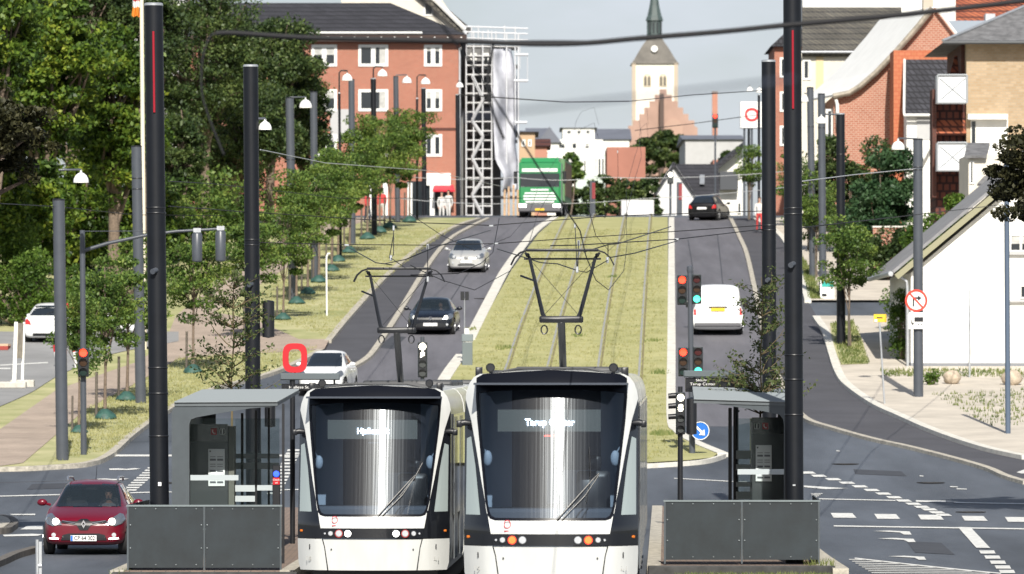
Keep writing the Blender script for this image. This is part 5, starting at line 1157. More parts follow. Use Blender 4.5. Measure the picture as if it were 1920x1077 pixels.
m=MB()
for k in range(3): m.box(wx(-25,d),wx(15,d),d+.0+.5*k,d+.12+.5*k,g(d)+.14,g(d)+.28)
wb(m,'bearer',mat('pallet_red',(.28,.04,.03),.7),t); m=MB()
for k in range(6): m.box(wx(-25,d),wx(15,d),d+.22*k,d+.22*k+.15,g(d)+.28,g(d)+.36)
wb(m,'deck_board',mat('pallet_wood',(.5,.35,.24),.8),t)
d=gd(640,VL)+2; t=thing('container','dark red metal container behind the near left street trees','container',(wx(132,d),d,g(d)+VL))
m=MB(); pbox(m,122,146,566,640,d,1.2,bev=.03); wb(m,'body',mat('container_red',(.35,.02,.02),.6,noise=.1,nscale=4),t); m=MB(); 
for k in range(5): pbox(m,124+k*4.3,126+k*4.3,572,634,d-.03,.03)
wb(m,'ribs',MATS['container_red'],t)
d=gd(700,VL); 
for px,lab in ((243,'red and white traffic barrier post left of the mottled mast'),(208,'red and white barrier post behind the leaning tree crowns')):
    d=gd(690,VL); t=thing('barrier_post',lab,'post',(wx(px-100,d),d,g(d)+VL),0,'red and white barrier posts'); m=MB(); m.tube([(wx(px-100,d),d,g(d)+VL),(wx(px-106,d),d,wz(648,d))],.05,8); wb(m,'post',WHITE,t,smooth=50); m=MB(); m.tube([(wx(px-104.4,d),d-.0,wz(660,d)),(wx(px-106.4,d),d,wz(645,d))],.056,8); wb(m,'red_band',RED,t)
d=100; t=thing('guard_post','galvanised steel post at the bottom left in front of the red car','post',(wx(72,d),d,-.3)); m=MB(); m.tube([(wx(70.5,d),d,-.3),P(70,1012,d)],.035,10); m.box(wx(73,d),wx(78.5,d),d-.02,d+.05,-.3,wz(1016,d)); m.tube([P(72,1061,d),P(78,1061,d)],.045,8); wb(m,'post',GALV,t,smooth=50)
# flagpole
d=205; t=thing('flagpole','tall cream flagpole rising beside the big left mast with a flag at its top','flagpole',(wx(270,d),d,g(d)))
m=MB(); m.tube([(wx(271,d),d,g(d)),P(265,-60,d)],[.085,.07],12); wb(m,'pole',mat('pole_cream',(.7,.64,.5),.5),t,smooth=50)
fl=thing('flag','red, white and orange flag hanging limp at the top of the flagpole','flag',tuple(P(262,-50,d)))
for z0,z1,mm,nm in ((-50,2,RED,'red_cloth'),(2,14,WHITE,'white_cloth'),(14,31,mat('flag_orange',(.8,.28,.03),.7),'orange_cloth')):
    m=MB(); n=12
    for i in range(n):
        for zz0,zz1 in ((z0,z1),):
            f=lambda k,z: (wx(264.5-k*1.3-(2 if z>20 else 0),d),d+.12*math.sin(k*1.2),wz(z+1.5*math.sin(k*.9),d)); m.quad(f(i,zz0),f(i+1,zz0),f(i+1,zz1),f(i,zz1))
    m.v=[(x,y,z) for x,y,z in m.v]; o=wb(m,nm,mm,fl); md=o.modifiers.new('s','SOLIDIFY'); md.thickness=.01
# boulders
for px,py,w,lab in ((1785,720,34,'rounded boulder at the foot of the white house wall, left one'),(1897,722,40,'boulder in the weeds half behind the thin blue-grey pole'),):
    d=gd(py,VL); o=MB(); o.ball((0,0,.22),w/2/F*d,12,(1,.8,.78)); r_=random.Random(px)
    o.v=[(x+r_.uniform(-.025,.025),y+r_.uniform(-.03,.03),z+r_.uniform(-.02,.02)) for x,y,z in o.v]; b=o.build('boulder',mat('boulder_stone',(.42,.35,.27),.9,noise=.3,nscale=5,bump=.4,bscale=10),None,smooth=60,loc=(wx(px,d),d,g(d)+VL)); weld(b,.002,60); tag(b,lab,'boulder')

# ================================================================ FENCES, SHELTERS, STOP SIGNS
def fence(px0,px1,ytop,ybot,d,side,label,deep=4.0):
    x0,x1=wx(px0,d),wx(px1,d); z0,z1=wz(ybot,d),wz(ytop,d); t=thing('fence',label,'fence',((x0+x1)/2,d,z0),0,'dark sheet fences at the platform heads'); xm=(x0+x1)/2
    for a,b in ((x0+.03,xm-.02),(xm+.02,x1-.03)):
        m=MB(); m.box(a,b,d,d+.012,z0+.01,z1-.03); p=wb(m,'panel',PANEL,t)
        for k in range(4):
            for zz in (z0+.06,z1-.07): m=MB(); cx=a+.12+(b-a-.24)*k/3; disc(m,(cx,d-.008,zz),.011,.012,8); wb(m,'bolt',mat('bolt_steel',(.16,.18,.19),.4,.5),p)
        for zz in (z0+.35,z1-.35):
            for cx in (a+.03,b-.03): m=MB(); disc(m,(cx,d-.008,zz),.013,.012,8); wb(m,'bolt',mat('bolt_steel',(.16,.18,.19),.4,.5),p)
    for x in (x0,xm-.015,x1-.03): m=MB(); m.box(x,x+.03,d-.01,d+.05,z0-.06,z1-.031); wb(m,'post',SHELT,t)
    m=MB(); m.box(x0-.01,x1+.01,d-.015,d+.055,z1-.03,z1); wb(m,'top_rail',mat('rail_grey',(.17,.2,.21),.4),t)
    xs_=x0 if side<0 else x1; sh=.0273*deep
    m=MB(); v=[(xs_,d+.06,z0-.05),(xs_+sh,d+deep,z0-.05),(xs_+sh,d+deep,z1),(xs_,d+.06,z1)]; v+=[(a+.03*(1 if side<0 else -1),b,c) for a,b,c in v]; m.add(v,[(0,1,2,3),(7,6,5,4),(0,4,5,1),(1,5,6,2),(2,6,7,3),(3,7,4,0)]); wb(m,'side_panel',PANEL,t)
    return t
fence(238,528,947,1066,98.6,-1,'dark steel sheet fence at the head of the left platform, beside the red car')
fence(1245,1537,938,1051,100.9,1,'dark steel sheet fence at the head of the right platform')
def poster(t,x0,x1,y0,y1,d):
    m=MB(); pbox(m,x0,x1,y0,y1,d,.01,bev=.004); p=wb(m,'timetable_poster',POSTER,t); m=MB(); w=(x1-x0); h=(y1-y0)
    m2=MB(); pbox(m2,x0+2,x0+5,y0+3,y0+6,d-.006,.006)
    for cx in (.1,.54):
        for fy in (.20,.26,.40,.46,.56,.72,.86):
            pbox(m,x0+w*cx,x0+w*(cx+.34),y0+h*fy,y0+h*(fy+.022),d-.006,.006)
        for fy in (.28,.58,.88): pbox(m2,x0+w*cx,x0+w*(cx+.36),y0+h*fy,y0+h*(fy+.035),d-.007,.006)
    wb(m,'grey_text_lines',mat('ink_grey',(.4,.41,.43),.6),p); wb(m2,'dark_text_blocks',INK,p)
def icons(t,xr,xi,y,d):
    m=MB(); pbox(m,xr-5.5,xr+5.5,y-6,y+6,d-.012,.012); r=wb(m,'phone_sign',RED,t); c=P(xr,y,d-.02); m=MB(); m.tube([c+Vector((-.022,0,.035)),c+Vector((-.026,0,-.005)),c+Vector((-.0,0,-.035)),c+Vector((.03,0,-.032))],.009,6); wb(m,'phone_symbol',WHITE,r)
    m=MB(); m_=MB(); pbox(m,xi-5.5,xi+5.5,y-6,y+6,d-.012,.012); r=wb(m,'information_sign',DARK,t); c=P(xi,y,d-.018); m=MB(); ring_mb(m,c.x,c.z,.052,.056,.008,c.y-.004,c.y+.004,24,8); wb(m,'sign_border',WHITE,r); text_w('i',xi,y+.3,d-.02,9,'information_symbol',WHITE,r,bold=.006)
def shelter(side,d,label,K):
    """C-shaped end frame, long roof, glass walls. K holds photo x positions"""
    LEN=6.1; sh=.0273*LEN; base=plat_z(d); t=thing('tram_shelter',label,'shelter',(wx(K['wall'][0],d),d,base),0,'tram shelters')
    # end frame
    fr=K['frame']; m=MB(); m.prism([(wx(x,d),wz(y,d)) for x,y in fr],d,d+.10); wb(m,'end_frame',SHELT,t,smooth=25)
    # roof slab with ribs
    (xa,ya),(xb,yb)=K['roof']; A=P(xa,ya,d-.02); B=P(xb,yb,d-.02); up=Vector((sh,LEN,.2))
    m=MB(); slab(m,A,B,B+up,A+up,.06); rf=wb(m,'roof',mat('roof_grey',(.10,.115,.125),.6,noise=.1,nscale=2),t)
    n=26
    m=MB()
    for k in range(n+1):
        f=k/n; a=A+up*f; b=B+up*f; o=Vector((0,0,.012)); m.tube([a+o,b+o],.022,6)
    wb(m,'roof_ribs',mat('roof_rib',(.20,.225,.24),.6),rf,smooth=60)  # ribs paler than the roof: their highlights are put into the colour
    m=MB(); fb=K['frame_back']; m.prism([(wx(x,d)+sh,wz(y,d)+.2) for x,y in fr],d+LEN-.1,d+LEN); wb(m,'end_frame',SHELT,t,smooth=25)
    w0,w1=K['wall']; m=MB(); a=wx(w0,d); b=wx(w0+2*(-side),d); zt=wz(K['wtop'],d); v=[(a,d+.1,base),(a+sh,d+LEN-.1,base+.05),(a+sh,d+LEN-.1,zt+.1),(a,d+.1,zt)]; v+=[(q[0]+.05*(-side),q[1],q[2]) for q in v]; m.add(v,[(0,1,2,3),(7,6,5,4),(0,4,5,1),(1,5,6,2),(2,6,7,3),(3,7,4,0)]); wb(m,'back_wall',SHELT,t)
    # end glass with frosted stripe
    g0,g1=K['glass']; m=MB(); m.box(wx(g0,d),wx(g1,d),d+.04,d+.052,base,wz(K['gtop'],d)); gl2=wb(m,'end_glass',GLASS,t)
    s0,s1,sy0,sy1=K['stripe']; m=MB(); pbox(m,s0,s1,sy0,sy1,d-.03,.006); wb(m,'frosted_stripe',FROST,gl2)
    for (x,y0,dd,w) in K['posts']:
        m=MB(); X=wx(x,dd); m.box(X-w/2,X+w/2,dd,dd+w,plat_z(dd),wz(y0,dd)); wb(m,'post',DARK,t)
    for (x0,x1,ys,dd) in K['bands']:
        m=MB(); m.box(wx(x0,dd),wx(x1,dd),dd+.0,dd+.012,plat_z(dd),wz(K['gtop'],dd)); gg=wb(m,'rear_glass',GLASS,t)
        for y0,y1 in ys: m=MB(); pbox(m,x0,x1,y0,y1,dd-.02,.006); wb(m,'frosted_stripe',FROST,gg)
    m=MB(); X0,X1=K['bench']; zb=base+.47; m.box(wx(X0,d+.8),wx(X1,d+.8),d+.8,d+1.25,zb,zb+.05,bev=.02); m.box(wx(X0+5,d+.8),wx(X0+9,d+.8),d+.95,d+1.05,base,zb); m.box(wx(X1-9,d+.8),wx(X1-5,d+.8),d+.95,d+1.05,base,zb); wb(m,'bench',mat('bench_steel',(.45,.48,.5),.35,.5),t)
    return t
d=103.6
LS=shelter(-1,d,'left tram shelter with a curved grey end frame, open glass to the track side',dict(
 frame=[(322,952),(322,775),(324,766),(330,760),(340,757),(420,758),(522,757),(520,762),(470,766),(430,772),(395,778),(368,783),(358,787),(355,796),(355,952)],frame_back=None,roof=((327,756),(520,755)),wall=(325,0),wtop=765,glass=(356,440),gtop=785,stripe=(357,447,891,901),
 posts=[(454,775,108,.05),(480,770,105.5,.045),(531,757,101.5,.045),(504,765,107,.04)],bands=[(440,524,[(851,860),(868,880)],108.2),(441,478,[(910,922),(930,941)],104.6),(482,524,[(910,920)],104.6)],bench=(358,436)))
IP=thing('information_pillar','black information pillar inside the left shelter, red phone sign left of the information sign','information pillar',(wx(396,105),105,plat_z(105)))
m=MB(); m.box(wx(356,105),wx(428,105),105,105.7,plat_z(105),wz(799,105),bev=.01); wb(m,'cabinet',mat('pillar_black',(.065,.07,.075),.35,coat=.3),IP); m=MB(); m.box(wx(428.5,105),wx(439,105),105.02,105.7,plat_z(105),wz(800,105)); wb(m,'side_plate',mat('pillar_side',(.16,.16,.14),.5),IP)
m=MB(); pbox(m,357,427,795.5,828,104.97,.03); wb(m,'header_panel',TBLACK,IP); icons(IP,401,417,809.5,104.95); poster(IP,390.5,421.5,842,912,104.97)
d=104.6
RS=shelter(1,d,'right tram shelter with its ribbed roof tip pointing left, beside the near tram signal',dict(
 frame=[(1500,945),(1500,790),(1498,770),(1488,762),(1470,757),(1303,750),(1303,752),(1340,757),(1390,765),(1430,771),(1462,778),(1468,786),(1470,795),(1470,945)],frame_back=None,roof=((1301,750),(1500,756)),wall=(1498,0),wtop=765,glass=(1383,1470),gtop=785,stripe=(1383,1470,880,890),
 posts=[(1369,765,107,.065),(1376.5,768,108,.03),(1409,790,104.9,.03)],bands=[(1380,1408,[(845,861),(871,882),(904,913),(922,937)],108.2)],bench=(1420,1470)))
IP2=thing('information_pillar','black information pillar inside the right shelter, red phone sign right of the information sign','information pillar',(wx(1445,106),106,plat_z(106)))
m=MB(); m.box(wx(1409,106),wx(1478,106),106,106.7,plat_z(106),wz(785,106),bev=.01); wb(m,'cabinet',MATS['pillar_black'],IP2); m=MB(); pbox(m,1410,1478,783,813,105.97,.03); wb(m,'header_panel',TBLACK,IP2); icons(IP2,1435,1419,799,105.95); poster(IP2,1417,1447,835,903,105.97)
def stop_sign(t,x0,x1,y0,y1,by0,by1,d,txt,pxp,lines):
    m=MB(); pbox(m,x0,x1,by0,by1,d-.1,.2,bev=.02); wb(m,'light_bar',mat('bar_grey',(.10,.12,.13),.4),t)
    m=MB(); pbox(m,x0+3,x1+3,y0,y1,d-.03,.08,bev=.01); ds=wb(m,'display',TBLACK,t)
    for k,(s_,y) in enumerate(lines): text_w(s_,x0+36,y,d-.04,5.2,'display_text',WHITE,ds,sx=1.25,bold=0)
    m=MB(); m.tube([(wx(pxp,d),d,plat_z(d)),P(pxp,by0,d)],.05,10); m.tube([P(x0+20,by1,d),P(x0+20,y0,d)],.02,6); m.tube([P(x1-10,by1,d),P(x1-10,y0,d)],.02,6); wb(m,'post',DARK,t,smooth=50)
d=111; t=thing('departure_sign','departure display under a grey bar on the left platform reading Hjallese St','display sign',(wx(548,d),d,plat_z(d))); stop_sign(t,525,637,720,733,700,713,d,'',548.5,[('Hjallese St.',726.5)])
t=thing('stop_symbol','thick red O symbol standing on the grey bar of the left stop','sign',tuple(P(553,699,111))); m=MB(); c=P(553,671.5,111); ring_mb(m,c.x,c.z,23/F*111,27.5/F*111,.115,110.95,111.05,48,3.2); o=wb(m,'ring',mat('symbol_red',(.50,.004,.012),.5),t,smooth=35); m=MB(); m.tube([P(553,700,111),P(553,698,111)],.02,6); wb(m,'stem',DARK,t)
d=111; t=thing('departure_sign','departure display under a grey bar on the right platform reading Tarup Center','display sign',(wx(1400,d),d,plat_z(d))); stop_sign(t,1282,1395,709,735,695,708,d,'',1380,[('Skibhus',713),('Tarup Center',720.5),('Tarup C',729)])
d=104.2; t=thing('card_reader','dark card reader post with a round blue light and a red panel','card reader',(wx(518,d),d,plat_z(d)))
m=MB(); pbox(m,511,525,873,950,d,.12,bev=.01); wb(m,'housing',DARK,t); m=MB(); disc(m,P(518,889,d-.015),.055,.02); wb(m,'blue_light',E_BLU,t); m=MB(); pbox(m,511.5,524.5,896,909,d-.012,.012); pp=wb(m,'red_panel',RED,t); text_w('Check',518,900,d-.02,3.6,'panel_text',WHITE,pp); text_w('ud',518,905.5,d-.02,3.6,'panel_text',WHITE,pp)
# ================================================================ BUILDINGS
BRK=brickmat('brick_orange',(.37,.115,.072),(.31,.09,.056),(.33,.22,.16),bump=.2,big=.08)
BRK2=brickmat('brick_red',(.30,.105,.065),(.36,.15,.10),(.42,.30,.23),.24,.11,.016,bump=.2,big=.10)
BRKY=brickmat('brick_yellow',(.42,.31,.20),(.34,.24,.14),(.34,.28,.2),.24,.12,.014,bump=.2,big=.08)
BRKD=brickmat('brick_dark',(.10,.03,.02),(.07,.022,.016),(.08,.05,.04),.24,.1,.012,big=.1)
TILE=brickmat('tiles_dark',(.045,.045,.055),(.03,.03,.037),(.012,.012,.015),.28,.30,.035,bump=.8,big=.12)
TILEG=brickmat('tiles_mossy',(.12,.11,.09),(.085,.08,.07),(.03,.03,.03),.3,.35,.03,bump=.8,big=.35)
TILER=brickmat('tiles_red',(.42,.13,.06),(.30,.08,.04),(.10,.03,.02),.34,.36,.05,bump=.9,big=.25)
TILEB=brickmat('tiles_brown',(.14,.04,.025),(.09,.028,.02),(.03,.01,.01),.3,.36,.05,bump=.9,big=.2)
SHINGLE=mat('shingle',(.14,.14,.145),.9,noise=.35,nscale=3,bump=.4,bscale=20)
WALLW=mat('render_white',(.76,.75,.71),.85,noise=.07,nscale=1.2,stretch=(1,1,.18),bump=.1,bscale=30); WALLC=mat('render_cream',(.62,.58,.50),.85,noise=.06,nscale=1)
WALLG=mat('render_grey',(.42,.42,.42),.85,noise=.06,nscale=1); PANE=mat('window_pane',(.02,.025,.03),.08,coat=.5); TRIM=mat('trim_white',(.75,.75,.72),.5)
def window(t,x0,x1,y0,y1,d,nm=1,fw=.12,proud=.06,pane=None):
    X0,X1,Z0,Z1=wx(x0,d),wx(x1,d),wz(y1,d),wz(y0,d); m=MB(); yy=d-proud
    m.box(X0,X0+fw,yy,d,Z0,Z1); m.box(X1-fw,X1,yy,d,Z0,Z1); m.box(X0+fw,X1-fw,yy,d,Z0,Z0+fw); m.box(X0+fw,X1-fw,yy,d,Z1-fw,Z1)
    for k in range(1,nm+1):
        c=X0+(X1-X0)*k/(nm+1); m.box(c-fw*.8,c+fw*.8,yy,d,Z0+fw,Z1-fw)
    f=wb(m,'window',TRIM,t); m=MB(); m.box(X0+fw,X1-fw,d-.02,d-.003,Z0+fw,Z1-fw); wb(m,'pane',pane or PANE,f)
    q=rnd.random(); m=MB(); cm=mat('curtain_pale',(.42,.42,.40),.9,noise=.2,nscale=4); W=X1-X0-2*fw; H=Z1-Z0-2*fw
    if q<.3: m.box(X0+fw,X0+fw+W*.22,d-.026,d-.021,Z0+fw,Z1-fw)
    elif q<.5: m.box(X1-fw-W*.25,X1-fw,d-.026,d-.021,Z0+fw,Z1-fw)
    elif q<.7: m.box(X0+fw,X1-fw,d-.026,d-.021,Z1-fw-H*rnd.uniform(.2,.6),Z1-fw)
    if m.v: wb(m,'curtain',cm,f)
    return f
def bld(name,label,px,d,cat='building',group=None): return thing(name,label,cat,(wx(px,d),d,g(d)),0,group)
# --- brick apartment block
d=350.; B=bld('apartment_block','three storey orange brick apartment block with white windows and a dark hipped roof',700,d)
m=MB(); x0,x1=wx(330,d),wx(862,d); m.box(x0,x1,d,d+12,g(d)-3,wz(77,d)); wb(m,'wall',BRK,B)
m=MB(); e0,e1=wx(318,d),wx(875,d); ze=wz(66,d); zr=wz(-4,d)+2.2*0; rx=wx(728,d)
m.add([(e0,d-.6,ze),(e1,d-.6,ze),(e1,d+12.6,ze),(e0,d+12.6,ze),(e0,d+6,wz(-6,d)),(rx,d+6,wz(-6,d))],[(0,1,5,4),(1,2,5),(2,3,4,5),(3,0,4),(0,3,2,1)]); wb(m,'roof',TILE,B)
m=MB(); m.box(e0,e1,d-.62,d+.1,wz(79,d),wz(67,d)); wb(m,'eaves',mat('eaves_brown',(.05,.03,.025),.8),B); m=MB(); m.tube([(wx(480,d),d-.68,wz(63,d)),(wx(792,d),d-.68,wz(63,d))],.07,6); wb(m,'gutter',TRIM,B)
for k in range(13):
    m=MB(); c=P(565+k*25,71,d-.68); m.ball(tuple(c),.055,6); wb(m,'eaves_bracket',TRIM,B)
m=MB(); m.box(x0,x1-.01,d-.03,d+.0,wz(245,d),wz(240,d)); wb(m,'brick_band',BRKD,B)
for y0,y1 in ((84,125),(168,209),(252,294)):
    for a,b,n in ((584,632,1),(672,728,1),(795,829,1),(490,538,1),(400,448,1)): window(B,a,b,y0,y1,d,n,.17)
    m=MB()
m=MB(); pbox(m,619,655,205,266,d-.05,.05); wb(m,'pale_panel',WALLG,B)
m=MB(); pbox(m,763,846,340,440,d-.04,.04); sf=wb(m,'shop_front',PANE,B); 
for a in (690,718,764,806): 
    m=MB(); pbox(m,a,a+9,343,440,d-.3,.28); wb(m,'white_column',TRIM,B)
m=MB(); pbox(m,798,845,325,348,d-.25,.24); wb(m,'shop_sign',WHITE,B)
m=MB(); slab(m,P(811,357,d-1.6),P(853,357,d-1.6),P(850,347,d-.05),P(814,347,d-.05),.1); wb(m,'awning',mat('awning_red',(.6,.03,.05),.7),B)
m=MB(); m.tube([P(862,90,d-.15),P(862,420,d-.15)],.07,6); wb(m,'drainpipe',GALV,B)
# pale building behind
d=380.; B=bld('gabled_building','pale gabled building with a grey roof peeping over the brick block',780,d)
m=MB(); pprism(m,[(640,430),(640,-60),(790,-60),(868,60),(868,430)],d,9); wb(m,'wall',WALLC,B)
m=MB(); slab(m,P(725,-70,d-.5),P(880,60,d-.5),P(885,55,d+10),P(730,-75,d+10),.4); wb(m,'roof',TILEG,B)
m=MB(); m.tube([P(775,-40,d-.6),P(872,55,d-.6)],.16,6); wb(m,'verge_board',TRIM,B); window(B,795,812,5,30,d,0,.1)
for k,(px,py) in enumerate(((800,-4),(815,14),(829,27),(840,36))):
    m=MB(); pbox(m,px,px+9,py-13,py+16,d+1,.5,bev=.05); wb(m,'chimney',BRKD if k%2 else mat('lead',(.05,.05,.055),.6),B)
m=MB(); m.box(wx(240,300),wx(345,300),300,306,g(300),wz(-12,300)); m.box(wx(298,299.9),wx(330,299.9),299.8,300,wz(40,300),wz(-2,300)); b=bld('grey_building','grey flat building top glimpsed between the tree crowns behind the flagpole',320,300); wb(m,'wall',WALLG,b); window(b,320,350,3,24,299.7,1,.1)
# --- scaffolded facade
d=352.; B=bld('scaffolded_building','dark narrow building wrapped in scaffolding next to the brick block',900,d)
m=MB(); m.box(wx(864,d),wx(938,d),d+3,d+22,g(d)-3,wz(84,d+3)); wb(m,'wall',mat('wall_shadow_grey',(.17,.17,.17),.9,noise=.2,nscale=.6),B)  # the side facade's shade is put into this dark grey
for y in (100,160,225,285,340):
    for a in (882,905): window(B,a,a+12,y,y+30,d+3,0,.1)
SC=bld('scaffold','grey tube scaffold tower with zigzag stairs and many decks',900,d,'scaffold'); m=MB()
xsx=(874,888,905,922,950,972)
for a in xsx:
    for dd in (d,d+2,d+8 if a>922 else d+2): m.tube([(wx(a,dd),dd,g(dd)-2),P(a,58 if a<940 else 62,dd)],.055,6)
wb(m,'standard',mat('scaffold_tube',(.62,.63,.65),.4,.4),SC,smooth=50)
decks=[86+17.6*k for k in range(19)]
for y in decks[:18:2]:
    m=MB(); m.box(wx(923,d+2),wx(972,d+2),d+2,d+6,wz(y+2.2,d+2),wz(y,d+2)); wb(m,'deck',mat('scaffold_deck',(.55,.55,.55),.5,.2),SC)
for y in decks:
    m=MB(); m.box(wx(873,d),wx(923,d),d,d+2,wz(y+2.2,d),wz(y,d)); wb(m,'deck',mat('scaffold_deck',(.55,.55,.55),.5,.2),SC)
m=MB()
for k,(ya,yb) in enumerate(zip([140,185,225,255,295,335,365],[185,225,255,295,335,365,405])):
    a,b=((885,906) if k%2==0 else (906,885)); 
    for dz in (0,3): m.tube([P(a,ya+dz,d-.1),P(b,yb+dz,d-.1)],.085,6)
wb(m,'stair',MATS['scaffold_tube'],SC,smooth=50)
m=MB()
for y in (60,72,50): m.tube([P(868,y,d),P(990,y+4,d)],.045,6)
for a in (872,884,897,915,930,946): m.tube([P(a,78,d),P(a,46+(a%7)*2,d)],.045,6)
m.tube([P(966,50,d),P(966,235,d)],.05,6)
for a,b,y in ((966,990,103),(964,990,152),(966,988,230)): m.tube([P(a,y,d),P(b,y,d)],.09,6)
m.tube([P(989,100,d),P(989,152,d)],.03,5); m.tube([P(975,75,d),P(975,130,d)],.03,5)
wb(m,'guard_rail',MATS['scaffold_tube'],SC,smooth=50)
SH=bld('sheeting','pale plastic sheeting draped over the right side of the scaffold',948,d-1,'sheeting'); m=MB(); nu,nv=16,26
edgeL=[(925,88),(924,180),(928,300),(945,330),(938,405)]; edgeR=[(958,92),(970,150),(973,205),(966,270),(974,330),(970,365),(974,405)]
def ip(E,y):
    for a,b in zip(E[:-1],E[1:]):
        if a[1]<=y<=b[1]: return a[0]+(b[0]-a[0])*(y-a[1])/(b[1]-a[1])
    return E[-1][0]
grid=[]; rr=random.Random(5)
for j in range(nv+1):
    y=92+(360-92)*j/nv; a,b=ip(edgeL,y),ip(edgeR,y)
    for i in range(nu+1):
        u=i/nu; dd=d-1-.22*math.sin(u*9+.6*math.sin(j*.5))+u*2.2+.25*math.sin(j*.5+u*3); grid.append(P(a+(b-a)*u,y,dd))
m.add(grid,[(j*(nu+1)+i,j*(nu+1)+i+1,(j+1)*(nu+1)+i+1,(j+1)*(nu+1)+i) for j in range(nv) for i in range(nu)]); sh=wb(m,'sheet',mat('sheet_plastic',(.50,.51,.56),.8,noise=.25,nscale=.9),SH,smooth=70); md=sh.modifiers.new('s','SOLIDIFY'); md.thickness=.03
m=MB(); 
for a in (944,952,961,969): m.box(wx(a,d),wx(a+4,d),d-.8,d-.5,g(d)-1,wz(345+(a%5)*3,d))
hb=wb(m,'wooden_boards',mat('board_wood',(.45,.30,.18),.8,noise=.2,nscale=3),SH)
# --- church
d=1000.; B=bld('church','pale church tower with twin arched windows, clock and tall green-grey spire',1228,d); K=d/F
cx=wx(1228,d); hw=41.5*K
m=MB(); m.box(cx-hw,cx+hw,d,d+2*hw,0,wz(118,d)); wb(m,'tower_wall',mat('tower_render',(.78,.74,.66),.85,noise=.06,nscale=.2),B)
for s in (-1,1): m=MB(); m.box(cx+s*hw*.95-.35,cx+s*hw*.95+.35,d-.25,d,0,wz(118,d)); wb(m,'corner_strip',mat('corner_strip',(.45,.38,.30),.9),B)  # darker strip along each front corner of the tower
def sqloft(prof,n=4,rot=math.pi/4):
    m=MB(); v=[];f=[]
    for r,y in prof:
        for k in range(n): a=rot+2*math.pi*k/n; v.append((cx+math.cos(a)*r*K/math.cos(math.pi/n),d+hw+math.sin(a)*r*K/math.cos(math.pi/n),wz(y,d)))
    for i in range(len(prof)-1):
        for k in range(n): f.append((i*n+k,i*n+(k+1)%n,(i+1)*n+(k+1)%n,(i+1)*n+k))
    f.append(tuple(range(n))); f.append(tuple((len(prof)-1)*n+k for k in range(n))); return m.add(v,f)
CU=mat('roof_copper_brown',(.13,.12,.105),.7,noise=.25,nscale=.5); CG=mat('spire_green',(.06,.085,.085),.6,noise=.3,nscale=.6)
wb(sqloft([(45,120),(39,112),(31,98),(24,86),(17,76),(14.5,69)]),'tower_roof',CU,B)
wb(sqloft([(14,72),(14,34)],8,math.pi/8),'lantern',CG,B); wb(sqloft([(16.5,37),(15,31),(13,27),(9,8),(6,-15),(2,-50),(.6,-80)],8,math.pi/8),'spire',CG,B)
for a in (1217,1224,1231,1238): m=MB(); pbox(m,a,a+3,42,62,d+hw-15*K,.15); wb(m,'lantern_opening',PANE,B)
m=MB(); disc(m,P(1227,92,d+.7),6.2*K,.5,20); wb(m,'clock',WHITE,B)
for c in (1213.5,1243):
    m=MB(); v=[(wx(c-8,d),wz(163,d)),(wx(c-8,d),wz(146,d))]+[(wx(c+8*math.cos(a),d),wz(146-8*math.sin(a),d)) for a in [math.pi*(1-k/8) for k in range(1,8)]]+[(wx(c+8,d),wz(146,d)),(wx(c+8,d),wz(163,d))]; m.prism(v,d-.12,d); w=wb(m,'belfry_window',mat('stone_pale',(.60,.52,.4),.9),B)
    for s in (-1,1): m=MB(); q=c+s*3.5; v=[(wx(q-2.4,d),wz(161,d)),(wx(q-2.4,d),wz(146,d)),(wx(q,d),wz(142,d)),(wx(q+2.4,d),wz(146,d)),(wx(q+2.4,d),wz(161,d))]; m.prism(v,d-.2,d-.12); wb(m,'louvre',mat('louvre',(.13,.12,.10),.8),w)
d=930.; CH=bld('church_nave','pinkish stepped brick gable of the church nave below the tower',1245,d); st=[(1178,330),(1178,236),(1187,236),(1187,226),(1199,226),(1199,214),(1208,214),(1208,202),(1218,202),(1218,190),(1228,190),(1228,178),(1237,178),(1237,168),(1250,168),(1250,178),(1260,178),(1260,190),(1271,190),(1271,202),(1281,202),(1281,214),(1291,214),(1291,226),(1302,226),(1302,236),(1308,240),(1308,330)]
m=MB(); pprism(m,st,d,1.2); wb(m,'gable',mat('gable_brick',(.38,.25,.20),.9,noise=.1,nscale=.3),CH); m=MB(); pprism(m,[(1190,330),(1190,236),(1240,176),(1247,176),(1298,236),(1298,330)],d+1.2,30); wb(m,'nave_roof',TILEB,CH)
m=MB(); pprism(m,[(1246,330),(1246,234),(1252,226),(1262,222),(1272,226),(1280,236),(1280,330)],d-.2,.2); wb(m,'blind_arch',mat('gable_light',(.42,.28,.22),.9),CH)
m=MB(); pbox(m,1237,1245,176,330,d-3,2); t=bld('chimney','dark tall pole in front of the church gable',1241,d-3,'chimney'); wb(m,'shaft',mat('pole_dark',(.10,.07,.06),.9),t)  # dark pole before the gable, entered here as a chimney shaft
def chimney(px,w,y0,d,label):
    t=bld('chimney',label,px,d,'chimney'); m=MB(); m.box(wx(px-w/2,d),wx(px+w/2,d),d,d+w/F*d,g(d),wz(y0+2,d)); wb(m,'shaft',mat('chimney_brick',(.42,.20,.14),.9,noise=.1,nscale=.5),t); m=MB(); m.box(wx(px-w/2-.8,d),wx(px+w/2+.8,d),d-.1,d+w/F*d+.1,wz(y0+2,d),wz(y0-1,d)); wb(m,'cap',mat('chimney_cap',(.25,.2,.18),.9),t)
chimney(1340.5,10,172,700,'slim red brick factory chimney right of the church')
